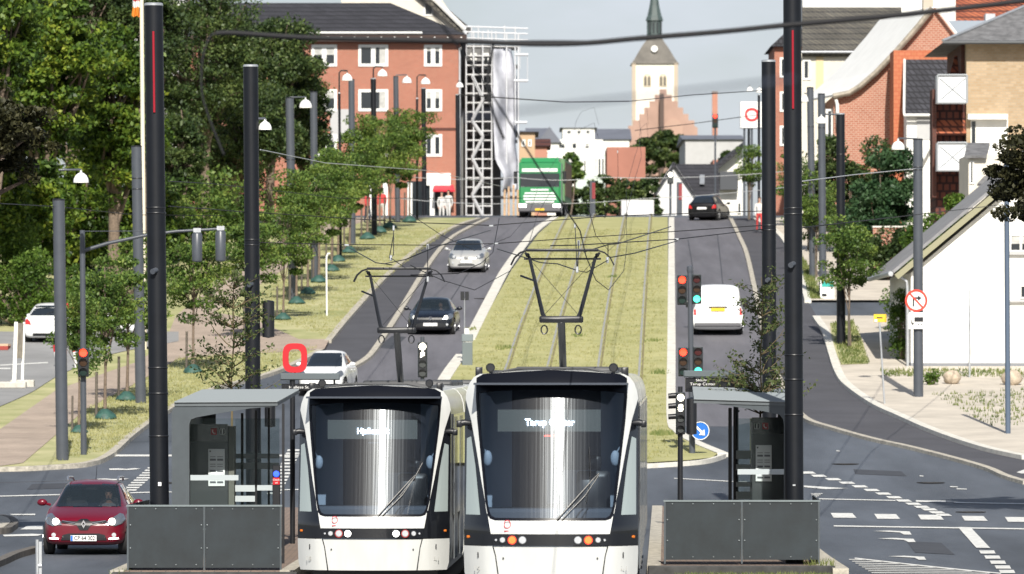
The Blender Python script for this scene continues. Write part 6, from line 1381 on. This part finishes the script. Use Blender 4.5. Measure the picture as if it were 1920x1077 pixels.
# --- town blocks beyond the crest
def block(label,x0,x1,yt,d,dep,m_,roof=None,wins=(),base=None,name='town_building',group='distant town buildings'):
    t=bld(name,label,(x0+x1)/2,d,'building',group); m=MB(); m.box(wx(x0,d),wx(x1,d),d,d+dep,g(d)-1,wz(yt,d)); wb(m,'wall',m_,t)
    if roof:
        yr,mr,kind=roof; m=MB(); X0,X1=wx(x0,d)-.3,wx(x1,d)+.3; z0,z1=wz(yt,d)+.01,wz(yr,d)
        if kind=='ridge': m.prism([(d-.3,z0),(d+dep/2,z1),(d+dep+.3,z0)],X0,X1,'x')
        else: m.prism([(X0,z0),((X0+X1)/2,z1),(X1,z0)],d-.3,d+dep+.3)
        wb(m,'roof',mr,t)
    for a in wins: window(t,*a[:4],d,a[4] if len(a)>4 else 0,.1,.08)
    return t
SLATE=mat('slate',(.13,.14,.17),.7,noise=.1,nscale=.4)
block('orange-tan building corner left of the lorry, dark flat roof',972,1003,248,430,10,mat('render_tan',(.46,.32,.20),.85),(240,SLATE,'ridge'),[(978,985,262,275),(990,997,262,275)])
block('reddish low house behind the lorry roof',996,1026,275,460,8,mat('render_red',(.42,.2,.14),.85),(257,TILEB,'ridge'))
block('white gabled house left of the long white building',1012,1048,268,620,14,WALLW,(238,SLATE,'gable'),[(1025,1031,270,280)])
block('dark slate roof house behind the white gable',990,1030,262,700,14,WALLG,(236,SLATE,'ridge'))
block('long white flat building with a grey upper storey',1042,1130,262,640,16,WALLW,None,[(1050,1060,268,280),(1072,1082,268,280),(1096,1106,268,280)])
block('white penthouse block with dark flat roof on top of the skyline',1055,1115,240,660,12,WALLW,(236,SLATE,'ridge'),[(1062,1072,244,252),(1080,1090,244,252),(1098,1108,244,252)])
block('dark blue slate roof building left of the church',1116,1180,262,720,16,WALLW,(237,SLATE,'ridge'),[(1125,1132,265,275)])
block('low white hall under the long white building',1010,1130,278,560,14,WALLW,None,[(1020,1030,284,292,0)])
block('pale green and glass hall above the dark hedge',1080,1136,290,520,12,mat('render_greenish',(.52,.60,.54),.8),None,[(1088,1100,300,325,1),(1114,1134,296,330,2)])
block('plain red brick box building above the dark hedge',1138,1210,276,480,10,mat('brick_far',(.34,.15,.11),.9,noise=.08,nscale=.5))
block('long dark flat roof right of the church trees',1285,1392,262,560,20,WALLG,(246,SLATE,'ridge'))
block('small brick house wing behind the white house',1337,1352,300,520,8,mat('brick_far',(.42,.16,.11),.9),None)
hb=[(1342,420),(1342,318),(1392,276),(1392,420)]
t=bld('white_house','white house with a steep slope roof line above the black car, right one',1368,470,'house'); m=MB(); pprism(m,hb,470,8); wb(m,'wall',WALLW,t); m=MB(); slab(m,P(1338,316,469),P(1394,270,469),P(1394,266,480),P(1334,312,480),.3); wb(m,'roof',TILE,t)
m=MB(); pbox(m,1350,1384,322,356,450,5); t2_=bld('dark_annex','dark flat annex box in front of the right white house',1367,450); wb(m,'upper_box',mat('annex_dark',(.06,.065,.075),.7),t2_); m=MB(); m.box(wx(1346,451),wx(1392,451),451,456,g(451),wz(356,451)); wb(m,'white_base',WALLW,t2_); window(t2_,1382,1390,380,400,450.9,0,.08)
d=430.; t=bld('gable_house','white gabled house with dark door strip in the middle beyond the crest',1266,d,'house'); m=MB(); pprism(m,[(1222,560),(1222,370),(1263,305),(1309,372),(1309,560)],d,7); wb(m,'wall',mat('render_lightgrey',(.60,.60,.60),.85),t)
m=MB(); slab(m,P(1262,304,d-.3),P(1311,375,d-.3),P(1311+1,375,d+7.2),P(1263,304,d+7.2),.15); slab(m,P(1264,304,d-.3),P(1219,374,d-.3),P(1219,374,d+7.2),P(1264,304,d+7.2),.15); wb(m,'roof',TILE,t)
m=MB(); pbox(m,1271,1276,345,400,d-.06,.06); wb(m,'door',DARK,t)
t=bld('roofed_wing','long dark-roofed house wing with a skylight right of the white gable',1310,438,'house'); d=437.; m=MB(); m.box(wx(1280,d),wx(1345,d),d,d+8,g(d),wz(372,d)); wb(m,'wall',mat('brick_far',(.42,.16,.11),.9),t)
m=MB(); slab(m,P(1275,374,d-.3),P(1349,374,d-.3),P(1347,308,d+4.5),P(1258,308,d+4.5),.2); rf=wb(m,'roof',TILE,t); m=MB(); slab(m,P(1312,345,d+1.2),P(1321,345,d+1.2),P(1321,328,d+2.6),P(1312,328,d+2.6),.05); wb(m,'skylight',GALV,rf)
t=bld('garden_wall','low pale grey wall left of the white gable',1195,400,'wall'); m=MB(); m.box(wx(1165,400),wx(1226,400),400,400.4,g(400),wz(375,400)); wb(m,'wall',mat('render_lightgrey',(.6,.6,.6),.85),t)
# big O box sign on poles
d=400.; t=bld('light_box_sign','big white box sign with a red letter O high on dark poles','  '.strip() or 1408,d) if False else thing('box_sign','big white box sign with a red letter O high on dark poles','sign',(wx(1408,d),d,g(d)))
m=MB(); pbox(m,1388,1441,191,241,d,.8,bev=.05); bx_=wb(m,'box',WHITE,t); c=P(1409.5,215,d); m=MB()
ring_mb(m,c.x,c.z,13/F*d,12.5/F*d,4.2/F*d,d-.06,d,32,2.2); wb(m,'letter',mat('letter_red',(.65,.03,.03),.5),bx_); m=MB(); 
for a in (1394,1402,1408): m.box(wx(a,d),wx(a+4,d),d+.2,d+.5,g(d),wz(241,d))
wb(m,'pole',MAST_G,t)
# far greenery
def fbush(name,label,px,d,hw,cy,hh,n,leaf,m_,seed,cat='tree',grp='distant trees'):
    s=F/d; cz=wz(cy,d)-g(d); t=thing(name,label,cat,gl(px,d),0,grp); p,cc=crown_points(n,(0,0,cz),(hw/s,hw/s*.6,hh/s),seed,45,.25,.3); trunk_mb(max(cz,1),.2,[tuple(c) for c in cc[::5]],seed).build('trunk',BARK,t,smooth=60); leaves('crown',p,leaf,m_,t,seed)
fbush('round_tree','light green tree right behind the lorry',1063,400,34,320,38,5000,.3,LEAF_S,201)
fbush('round_tree','big dark green tree below the church, left crown',1215,640,42,290,48,7000,.5,LEAF_D,202)
fbush('round_tree','big dark green tree below the church, middle crown',1262,620,50,285,48,8000,.5,LEAF_D,203)
fbush('round_tree','big dark green tree below the church, right crown',1308,650,38,300,44,6000,.5,LEAF_D,204)
for i,(px,w) in enumerate(((1075,40),(1125,40),(1175,40),(1215,30))):
    fbush('dark_hedge','dark hedge trees beyond the crest, clump %s'%('behind the lorry mirror','below the pale green hall','below the red brick box','beside the grey wall')[i],px,405+i*4,w,372,44,6000,.28,LEAF_D,210+i,'hedge','dark hedge beyond the crest')
fbush('round_tree','small tree in front of the right white house gable',1365,520,20,300,20,1500,.35,LEAF_D,220)
# --- right hand houses
d=345.; B=bld('brick_house','far brick house corner with a dark roof left of the big right mast',1490,d,'house'); m=MB(); m.box(wx(1452,d),wx(1530,d),d,d+8,g(d),wz(88,d)); wb(m,'wall',BRK,B)
m=MB(); m.prism([(wx(1444,d),wz(88,d)),(wx(1490,d),wz(45,d)),(wx(1540,d),wz(88,d))],d-.4,d+8.4); wb(m,'roof',TILE,B)
for y in (108,172,236): window(B,1462,1474,y,y+38,d,0,.12)
d=325.; B=bld('tiled_house','cream house under a mossy dark tile roof behind the white roof slope',1600,d,'house'); m=MB(); m.box(wx(1500,d),wx(1700,d),d,d+9,g(d),wz(97,d)); wb(m,'wall',WALLC,B)
m=MB(); slab(m,P(1504,99,d-.4),P(1690,99,d-.4),P(1690,14,d+4.5),P(1504,14,d+4.5),.25); slab(m,P(1504,14,d+4.5),P(1690,14,d+4.5),P(1690,70,d+9.4),P(1504,70,d+9.4),.25); wb(m,'roof',TILEG,B); window(B,1505,1520,112,150,d,0,.1); m=MB(); m.tube([P(1500,98,d-.5),P(1662,98,d-.5)],.07,6); wb(m,'gutter',GALV,B)
m=MB(); m.box(wx(1530,d-.02),wx(1544,d-.02),d-.05,d,wz(180,d),wz(100,d)); wb(m,'pale_pilaster',mat('render_yellow',(.62,.5,.3),.85),B)
d=350.; B=bld('white_building','white building behind the mossy roof at the top edge',1580,d); m=MB(); m.box(wx(1505,d),wx(1800,d),d,d+8,g(d),wz(-40,d)); wb(m,'wall',WALLW,B); window(B,1515,1540,-30,-8,d,0,.1)
d=290.; B=bld('gable_brick_house','red brick gable house with a steep roof whose lit white slope faces left',1680,d,'house')
m=MB(); pprism(m,[(1563,560),(1563,180),(1590,176),(1610,165),(1640,140),(1680,98),(1720,52),(1748,17),(1758,15),(1790,62),(1815,100),(1815,560)],d,10); wb(m,'gable_wall',BRK2,B)
m=MB()
vp=[(1562,178),(1592,172),(1612,160),(1642,134),(1682,92),(1722,46),(1748,13)]
for a,b in zip(vp[:-1],vp[1:]):
    A_=P(a[0],a[1],d-.3); B_=P(b[0],b[1],d-.3); off=Vector((0,12,0)); offx=wx(1525,d+12)-wx(1563,d)
    off=Vector((-1.9,12,.1)); slab(m,A_,B_,B_+off,A_+off,.1)
wb(m,'roof',mat('roof_white',(.78,.78,.76),.6,noise=.04,nscale=1),B)
m=MB(); m.tube([P(x,y+3,d-.35) for x,y in vp],.17,6); wb(m,'verge_edge',mat('verge_mossy',(.30,.27,.22),.9,noise=.3,nscale=3),B,smooth=60)
m=MB(); m.tube([P(x,y,d-.35) for x,y in ((1755,14),(1790,60),(1815,96))],.08,6); wb(m,'right_verge',TRIM,B); m=MB(); pbox(m,1731,1750,-25,25,d+1,.8); wb(m,'chimney',mat('chimney_beige',(.45,.4,.33),.9),B); m=MB(); m.tube([P(1566,182,d-.3),P(1570,196,d-.3),P(1571,240,d-.3)],.09,8); wb(m,'drainpipe',TRIM,B,smooth=60)
window(B,1548,1562,205,262,d+.5,0,.1)
d=284.; B=bld('orange_annex','bright orange tiled annex with a black lower roof below the red brick gable',1740,d,'house')
m=MB(); m.box(wx(1681,d),wx(1800,d),d+2.2,d+5,g(d),wz(90,d)); wb(m,'tile_hung_wall',brickmat('tiles_orange',(.46,.16,.08),(.42,.14,.065),(.4,.1,.05),.3,.2,.02,big=.05),B); m=MB(); m.box(wx(1700,d),wx(1792,d),d,d+2.1,g(d),wz(216,d)); wb(m,'white_wall',WALLW,B)
m=MB(); slab(m,P(1694,214,d-.4),P(1795,214,d-.4),P(1795,112,d+2.1),P(1698,112,d+2.1),.15); rf=wb(m,'black_roof',TILE,B); m=MB(); m.tube([P(1694,216,d-.5),P(1795,216,d-.5)],.07,6); m.tube([P(1695,214,d-.45),P(1696,112,d+2.0)],.06,6); wb(m,'gutter',TRIM,B); m=MB(); pbox(m,1719,1748,222,262,d-.04,.04); wb(m,'grey_window_panel',WALLG,B)
m=MB(); pprism(m,[(1706,330),(1706,300),(1748,262),(1748,270),(1716,330)],d-.6,.5); wb(m,'white_stair_side',WALLW,B)
d=300.; B=bld('red_roof_house','red tiled roof at the top right above the grey-blue flat roof',1850,d,'house'); m=MB(); m.box(wx(1795,d),wx(2000,d),d,d+8,g(d),wz(37,d)); wb(m,'wall',WALLC,B); m=MB(); slab(m,P(1792,38,d-.4),P(2010,38,d-.4),P(2010,-50,d+5),P(1792,-50,d+5),.2); wb(m,'roof',TILER,B)
d=292.; B=bld('flat_roof_building','blue-grey flat roof box between brick gable and yellow brick block',1825,d); m=MB(); pbox(m,1778,1880,39,420,d,5); wb(m,'box',mat('zinc',(.25,.30,.36),.5),B); m=MB(); pbox(m,1848,1866,26,39,d+1,1); wb(m,'roof_box',GALV,B)
d=255.; B=bld('yellow_brick_block','yellow brick block with a grey hipped roof and two white balconies',1860,d,'building')
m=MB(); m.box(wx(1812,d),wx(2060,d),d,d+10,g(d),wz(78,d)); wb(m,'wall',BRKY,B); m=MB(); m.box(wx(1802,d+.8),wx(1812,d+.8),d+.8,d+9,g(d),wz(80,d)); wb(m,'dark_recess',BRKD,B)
m=MB(); a,b=P(1768,80,d-.9),P(2080,80,d-.9); zt=wz(-8,d); m.add([tuple(a),tuple(b),(b.x,d+11,a.z),(a.x,d+11,a.z),(wx(1960,d),d+5,zt),(b.x,d+5,zt)],[(0,1,5,4),(2,3,4,5),(3,0,4),(0,3,2,1),(1,2,5)]); wb(m,'roof',SHINGLE,B); m=MB(); m.tube([a,b],.08,8); wb(m,'gutter',mat('gutter_dark',(.06,.065,.07),.5),B,smooth=60); m=MB(); m.tube([a+Vector((0,0,.08)),Vector((wx(1960,d),d+5,zt+.05))],.07,6); wb(m,'hip_tile',GALV,B)
m=MB(); pbox(m,1815,1890,214,224,d-.5,.5); pbox(m,1820,1890,224,290,d-.06,.06); wb(m,'white_bay',WALLW,B); m=MB(); pbox(m,1822,1829,228,282,d-.1,.04); wb(m,'bay_window',PANE,B)
m=MB(); m.box(wx(1756,d),wx(1811,d),d+.5,d+4,g(d),wz(190,d)); wb(m,'tile_hung_side',TILEB,B); m=MB(); slab(m,P(1752,250,d),P(1812,250,d),P(1812,105,d+3),P(1790,105,d+3),.15); wb(m,'lower_roof',TILER,B); m=MB(); pbox(m,1748,1756,168,370,d-.1,1.5); wb(m,'brick_pier',BRKD,B)
for y0,y1 in ((141,193),(268,320)):
    m=MB(); pbox(m,1758,1813,y0,y1,d-1.4,1.3); bl=wb(m,'balcony',mat('balcony_white',(.72,.74,.76),.5),B); m=MB()
    for q in (((1758,y0),(1813,y0)),((1758,y1),(1813,y1)),((1758,y0),(1758,y1)),((1813,y0),(1813,y1))): m.tube([P(*q[0],d-1.44),P(*q[1],d-1.44)],.05,6)
    for q in (((1762,y0+6),(1810,y1-5)),((1762,y1-5),(1810,y0+6))): m.tube([P(*q[0],d-1.43),P(*q[1],d-1.43)],.018,6)
    wb(m,'balcony_frame',mat('frame_grey',(.3,.32,.34),.5),bl)
d=235.; B=bld('porch_house','small beige house with a grey lean-to roof behind the white house ridge',1840,d,'house'); m=MB(); m.box(wx(1816,d),wx(1900,d),d,d+5,g(d),wz(290,d)); wb(m,'wall',WALLC,B); m=MB(); slab(m,P(1808,292,d-.3),P(1850,292,d-.3),P(1856,268,d+3),P(1814,268,d+3),.1); slab(m,P(1832,345,d-.6),P(1895,345,d-.6),P(1895,305,d+1),P(1868,305,d+1),.1); wb(m,'roof',SHINGLE,B); window(B,1818,1826,302,345,d,0,.05)
# white house
d=198.; B=bld('white_house','big white gabled house at the right with a grey roof slope and a dark plinth',1830,d,'house')
gp=[(1708,688),(1708,512),(1886,362),(1990,274),(2094,362),(2270,512),(2270,688)]
m=MB(); pprism(m,gp,d,11); wb(m,'wall',WALLW,B)
m=MB(); m.box(wx(1707.4,d),wx(2271,d),d-.02,d+11.02,g(d)-.2,wz(681,d)); wb(m,'plinth',mat('plinth_grey',(.20,.21,.23),.9),B)
A_=P(1673,508,d-.45); Bp=P(1990,244,d-.45); off=Vector((0,12,0)); m=MB(); slab(m,A_,Bp,Bp+off,A_+off,.10); q=P(2307,508,d-.45); slab(m,Bp,q,q+off,Bp+off,.10); wb(m,'roof',mat('roof_felt',(.22,.22,.23),.9,noise=.2,nscale=2,bump=.3,bscale=10),B)
m=MB(); th=Vector((0,0,-.14)); slab(m,A_+th+Vector((.08,.02,0)),Bp+th+Vector((.08,.02,0)),Bp+th+Vector((.08,.10,0)),A_+th+Vector((.08,.10,0)),.2); wb(m,'verge_board',mat('verge_yellowgreen',(.27,.26,.17),.8),B); m=MB(); slab(m,A_+Vector((.1,.1,-.2)),Bp+Vector((.1,.1,-.2)),Bp+Vector((.1,.44,-.2)),A_+Vector((.1,.44,-.2)),.05); wb(m,'soffit',mat('soffit',(.45,.45,.3),.8),B)
m=MB(); m.tube([A_+Vector((-.05,0,-.1)),A_+Vector((-.05,12,-.1))],.09,8); m.tube([P(1680,514,d),P(1700,528,d-.05),P(1701,540,d-.05),P(1702,690,d-.05)],.05,8); wb(m,'gutter_pipe',GALV,B,smooth=60)
window(B,1893,1935,440,472,d,1,.05); window(B,1912,1950,535,560,d,1,.05); m=MB(); pbox(m,1890,1960,472,478,d-.15,.15); pbox(m,1893,1960,563,567,d-.15,.15); wb(m,'sill',WALLG,B)
t=thing('garden_wall','low red brick garden wall behind the lone street tree','wall',gl(1668,250)); m=MB(); m.box(wx(1637,250),wx(1702,250),250,250.4,g(250),wz(427,250)); wb(m,'brickwork',BRK2,t); m=MB(); m.box(wx(1636,250),wx(1703,250),249.95,250.45,wz(427,250),wz(424,250)); wb(m,'coping',KERB,t)
# ================================================================ WIRES
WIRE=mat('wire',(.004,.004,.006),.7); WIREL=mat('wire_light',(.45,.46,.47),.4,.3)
def wire(label,pts,r=.010,sag=.0,m_=WIRE,clamps=(),name='span_wire',group='overhead span wires',cat='wire'):
    t=tag(None or bpy.data.objects.new(name,None),label,cat,group); COL.objects.link(t); W=[P(*p) for p in pts]; t.location=W[0]; m=MB(); out=[]
    for a,b in zip(W[:-1],W[1:]):
        for k in range(10): f=k/10; q=a.lerp(b,f); q.z-=sag*4*f*(1-f); out.append(q)
    out.append(W[-1]); m.tube(out,r,5); wb(m,'cable',m_,t,smooth=60)
    for (x,y,dd) in clamps: m=MB(); c=P(x,y,dd); m.box(c.x-.05,c.x+.05,c.y-.03,c.y+.03,c.z-.022,c.z+.022,bev=.01); wb(m,'clamp',GALV,t)
    return t
wire('upper span wire from the second left mast to the second right mast',[(486,399,126),(760,417,127),(921,423,128),(1133,406,128),(1428,396,129)],clamps=[(921,424,127.8),(1261,404,128.8)])
wire('lower span wire from the second left mast across both pantographs',[(486,455,126),(650,459,126),(805,460,127),(930,457,127),(1090,446,128),(1268,434,128),(1428,423,129)],clamps=[(650,460,126),(930,457,127)])
wire('span wire running from the right pantograph to the second right mast',[(1032,461,100),(1080,460,102),(1268,449,118),(1430,430,129)],clamps=[(1268,449,118)])
wire('wire from the near left mast toward the second left mast',[(316,387,101.5),(390,392,110),(458,398,126)])
wire('wire from the big left mast sloping right behind the second mast',[(316,340,101.5),(400,345,140),(640,372,180),(980,372,200)],.01)
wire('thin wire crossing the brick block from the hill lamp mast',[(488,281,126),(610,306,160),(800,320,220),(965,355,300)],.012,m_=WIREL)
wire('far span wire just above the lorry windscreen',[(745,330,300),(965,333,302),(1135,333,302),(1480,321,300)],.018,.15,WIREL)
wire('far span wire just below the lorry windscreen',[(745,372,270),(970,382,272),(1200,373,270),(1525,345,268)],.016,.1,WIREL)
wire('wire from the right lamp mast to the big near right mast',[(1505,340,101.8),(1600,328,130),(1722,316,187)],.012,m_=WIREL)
wire('wire from the big near right mast to the roof of the white house',[(1505,427,101.8),(1700,405,150),(1880,384,196)],.012)
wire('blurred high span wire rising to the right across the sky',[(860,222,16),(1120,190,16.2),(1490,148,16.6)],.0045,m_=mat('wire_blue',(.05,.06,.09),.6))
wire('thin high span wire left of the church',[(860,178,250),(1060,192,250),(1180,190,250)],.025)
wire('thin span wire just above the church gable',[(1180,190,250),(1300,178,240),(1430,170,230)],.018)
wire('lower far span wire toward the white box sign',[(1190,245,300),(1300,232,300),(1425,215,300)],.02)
wire('wire sloping across the left trees to the grey lamp mast',[(0,382,120),(110,388,157),(250,403,182),(420,405,180)],.012)
for lab,off,tx in (('contact wire above the right track',.40,1),('contact wire above the left track',.55,-1)):
    t=thing('contact_wire',lab,'wire',(trk(tx,20)+off,20,4.9),0,'contact wires'); m=MB(); pts=[]
    for dd in ([12,25,40,56,75,91] if tx>0 else [99,103])+[115,130,150,175,200,225,250,275,300,325,345]:
        z=5.28+.3*0 if dd<=103 else max(5.28,g(dd)+5.3); pts.append(Vector((trk(tx,dd)+off*(1-.4*math.sin(dd*.07)) ,dd,z+ (.25 if dd<50 else 0))))
    m.tube(pts,.009,5); wb(m,'cable',WIRE,t,smooth=60)
    m=MB(); pts=[p+Vector((0,0,.9)) for p in (pts[5:] if tx>0 else pts)]; m.tube(pts,.007,4); wb(m,'catenary_cable',WIRE,t,smooth=60)
# registration arms and droppers
def arm(label,segs,drops,clamps):
    t=thing('registration_arm',label,'wire fitting',tuple(P(*segs[0][0])),0,'registration arms of the contact wire')
    for s_ in segs: m=MB(); m.tube([P(*q) for q in s_],.010,6); wb(m,'steady_arm',MAST,t,smooth=60)
    for s_ in drops: m=MB(); m.tube([P(*q) for q in s_],.008,4); wb(m,'dropper',WIRE,t)
    for q in clamps: m=MB(); c=P(*q); m.box(c.x-.022,c.x+.022,c.y-.02,c.y+.02,c.z-.05,c.z+.05,bev=.01); wb(m,'insulator',GALV,t)
arm('fittings around the left pantograph head',[[(720,495,103),(760,487,103),(818,463,104),(920,432,124)],[(655,465,120),(705,493,104),(735,497,103)]],[[(738,421,126),(738,478,104),(733,484,103),(760,503,102)],[(802,459,103),(802,508,102),(802,520,102)],[(730,484,103),(738,440,104)],[(770,516,102),(860,513,103),(902,494,104),(924,474,110),(936,410,118)]],[(738,428,110),(733,484,103),(802,463,103),(802,524,102)])
arm('fittings around the right pantograph head',[[(1095,473,92),(1140,459,93),(1160,457,93),(1258,425,118)],[(932,467,110),(1015,493,94),(1045,495,93),(1084,508,91)],[(1145,483,93),(1190,475,94),(1270,452,118)]],[[(1078,420,126),(1079,440,110),(1082,508,91)],[(1085,452,100),(1083,505,91)],[(1140,460,93),(1140,488,93),(1100,511,92),(1084,508,91)]],[(1078,424,120),(1085,456,100),(1082,506,91),(1139,488,93)])
arm('light steady arms and dropper hanging before the red brick box',[[(1088,404,240),(1105,403,240),(1135,408,238)],[(1190,265,235),(1205,258,235),(1224,257,235)]],[[(1158,280,235),(1159,330,235),(1135,408,238)],[(1134,382,238),(1134,410,238)],[(1166,335,235),(1150,372,236),(1135,408,238)]],[(1158,285,235),(1164,335,235),(1134,384,238)])
t=thing('dark_cable','thick dark cable sagging across the top of the picture close to the camera','cable',tuple(P(400,62,46)))
m=MB(); m.tube([P(x,y,46+.0*x) for x,y in smooth_path([(405,63),(440,62),(560,70),(700,74),(870,78),(1000,83),(1100,81),(1200,72),(1350,60),(1480,47),(1700,27),(1910,3),(2000,-10)],4)],.021,8)
m.tube([P(x,y,46.1) for x,y in smooth_path([(870,79),(1000,78),(1200,75),(1480,44),(1700,30),(1910,-1),(2000,-13)],4)],.011,6); wb(m,'cable',WIRE,t,smooth=60)
m=MB(); m.tube([P(x,y,46) for x,y in smooth_path([(925,78),(922,100),(915,140),(918,190),(930,225),(945,262)],4)],.012,6); wb(m,'hanging_loop',WIRE,t,smooth=60); m=MB(); m.tube([P(x,y,46) for x,y in smooth_path([(430,62),(405,63),(392,72),(380,110),(378,170),(390,215),(408,262),(420,290)],4)],.009,8); wb(m,'hanging_loop',WIRE,t,smooth=60)
# ================================================================ PEOPLE
def person(label,px,py,rz,shirt,trous,hair=HAIR,stride=.16,group='people walking near the crest',lift=VL,d=None):
    q=G(px,py,lift) if d is None else Vector((wx(px,d),d,g(d)+lift)); t=thing('person',label,'person',tuple(q),rz,group)
    v=[(0,0,.93),(0,0,1.12),(0,-.01,1.36),(0,-.01,1.46),(0,-.02,1.53),(0,-.03,1.62),(0,-.03,1.70),(0,-.02,1.75)]; r=[.14,.12,.13,.055,.052,.078,.085,.05]; e=[(i,i+1) for i in range(7)]
    for s in (-1,1):
        st=stride*s; b=len(v); v+=[(s*.10,0,.88),(s*.10,-st*.7-.03,.50),(s*.10,-st+.04,.09),(s*.10,-st-.12,.04)]; r+=[.095,.062,.042,.04]; e+=[(0,b),(b,b+1),(b+1,b+2),(b+2,b+3)]
        b=len(v); v+=[(s*.19,0,1.38),(s*.25,st*.4+.02,1.10),(s*.24,st*.9-.06,.87),(s*.235,st-.09,.79)]; r+=[.062,.044,.034,.034]; e+=[(2,b),(b,b+1),(b+1,b+2),(b+2,b+3)]
        hb=b+3
        for k in range(4): v.append((s*(.225+.0),st-.12+.022*k,.70+.01*abs(k-1.5))); r.append(.009); e.append((hb,len(v)-1))
        v.append((s*.20,st-.135,.75)); r.append(.011); e.append((hb,len(v)-1))
    me=bpy.data.meshes.new('body'); me.from_pydata(v,e,[]); o=bpy.data.objects.new('body',me); COL.objects.link(o); o.modifiers.new('k','SKIN')
    for i,sv in enumerate(me.skin_vertices[0].data): sv.radius=(r[i],r[i]); sv.use_root=(i==0)
    o.modifiers.new('s','SUBSURF').levels=2; dg=bpy.context.evaluated_depsgraph_get(); m2=bpy.data.meshes.new_from_object(o.evaluated_get(dg)); o.modifiers.clear(); o.data=m2; m2.materials.clear()
    for mm in (shirt,trous,SKIN,DARK): m2.materials.append(mm)
    for p_ in m2.polygons:
        c=p_.center; p_.material_index=2 if (c.z>1.44 or (abs(c.x)>.18 and c.z<.84 and c.z>.6)) else (3 if c.z<.08 else (1 if c.z<.93 and abs(c.x)<.2 else 0)); p_.use_smooth=True
    o.parent=t; m=MB(); m.ball((0,.0,1.70),.098,10,(.95,1.05,.9)); m.build('hair',hair,t,smooth=60)
    m=MB(); m.ball((0,-.115,1.62),.018,6,(.8,1,1.3)); m.build('nose',SKIN,t,smooth=60)
    m=MB()
    for s in (-1,1): m.ball((s*.032,-.105,1.655),.012,6)
    m.build('eyes',DARK,t); return t
WS_=mat('cloth_white',(.58,.57,.55),.8); RD_=mat('cloth_red',(.5,.05,.05),.8); DK_=mat('cloth_dark',(.03,.035,.05),.8)
person('pedestrian in a white top and red trousers walking beside the second right mast',1424,434,R(8),WS_,RD_)
person('person in white clothes standing under the red awning, left of the pair',828,0,R(20),WS_,WS_,d=340,stride=.05)
person('person in white clothes standing under the red awning, right of the pair',841,0,R(-30),WS_,WS_,d=338,stride=.05)
person('person in a red top standing between the tree trunks at the crest',689,419,R(60),RD_,DK_,stride=.1)
person('person in a red top and pale trousers nearest the brick block corner',716,414,R(200),RD_,WS_,stride=.1)
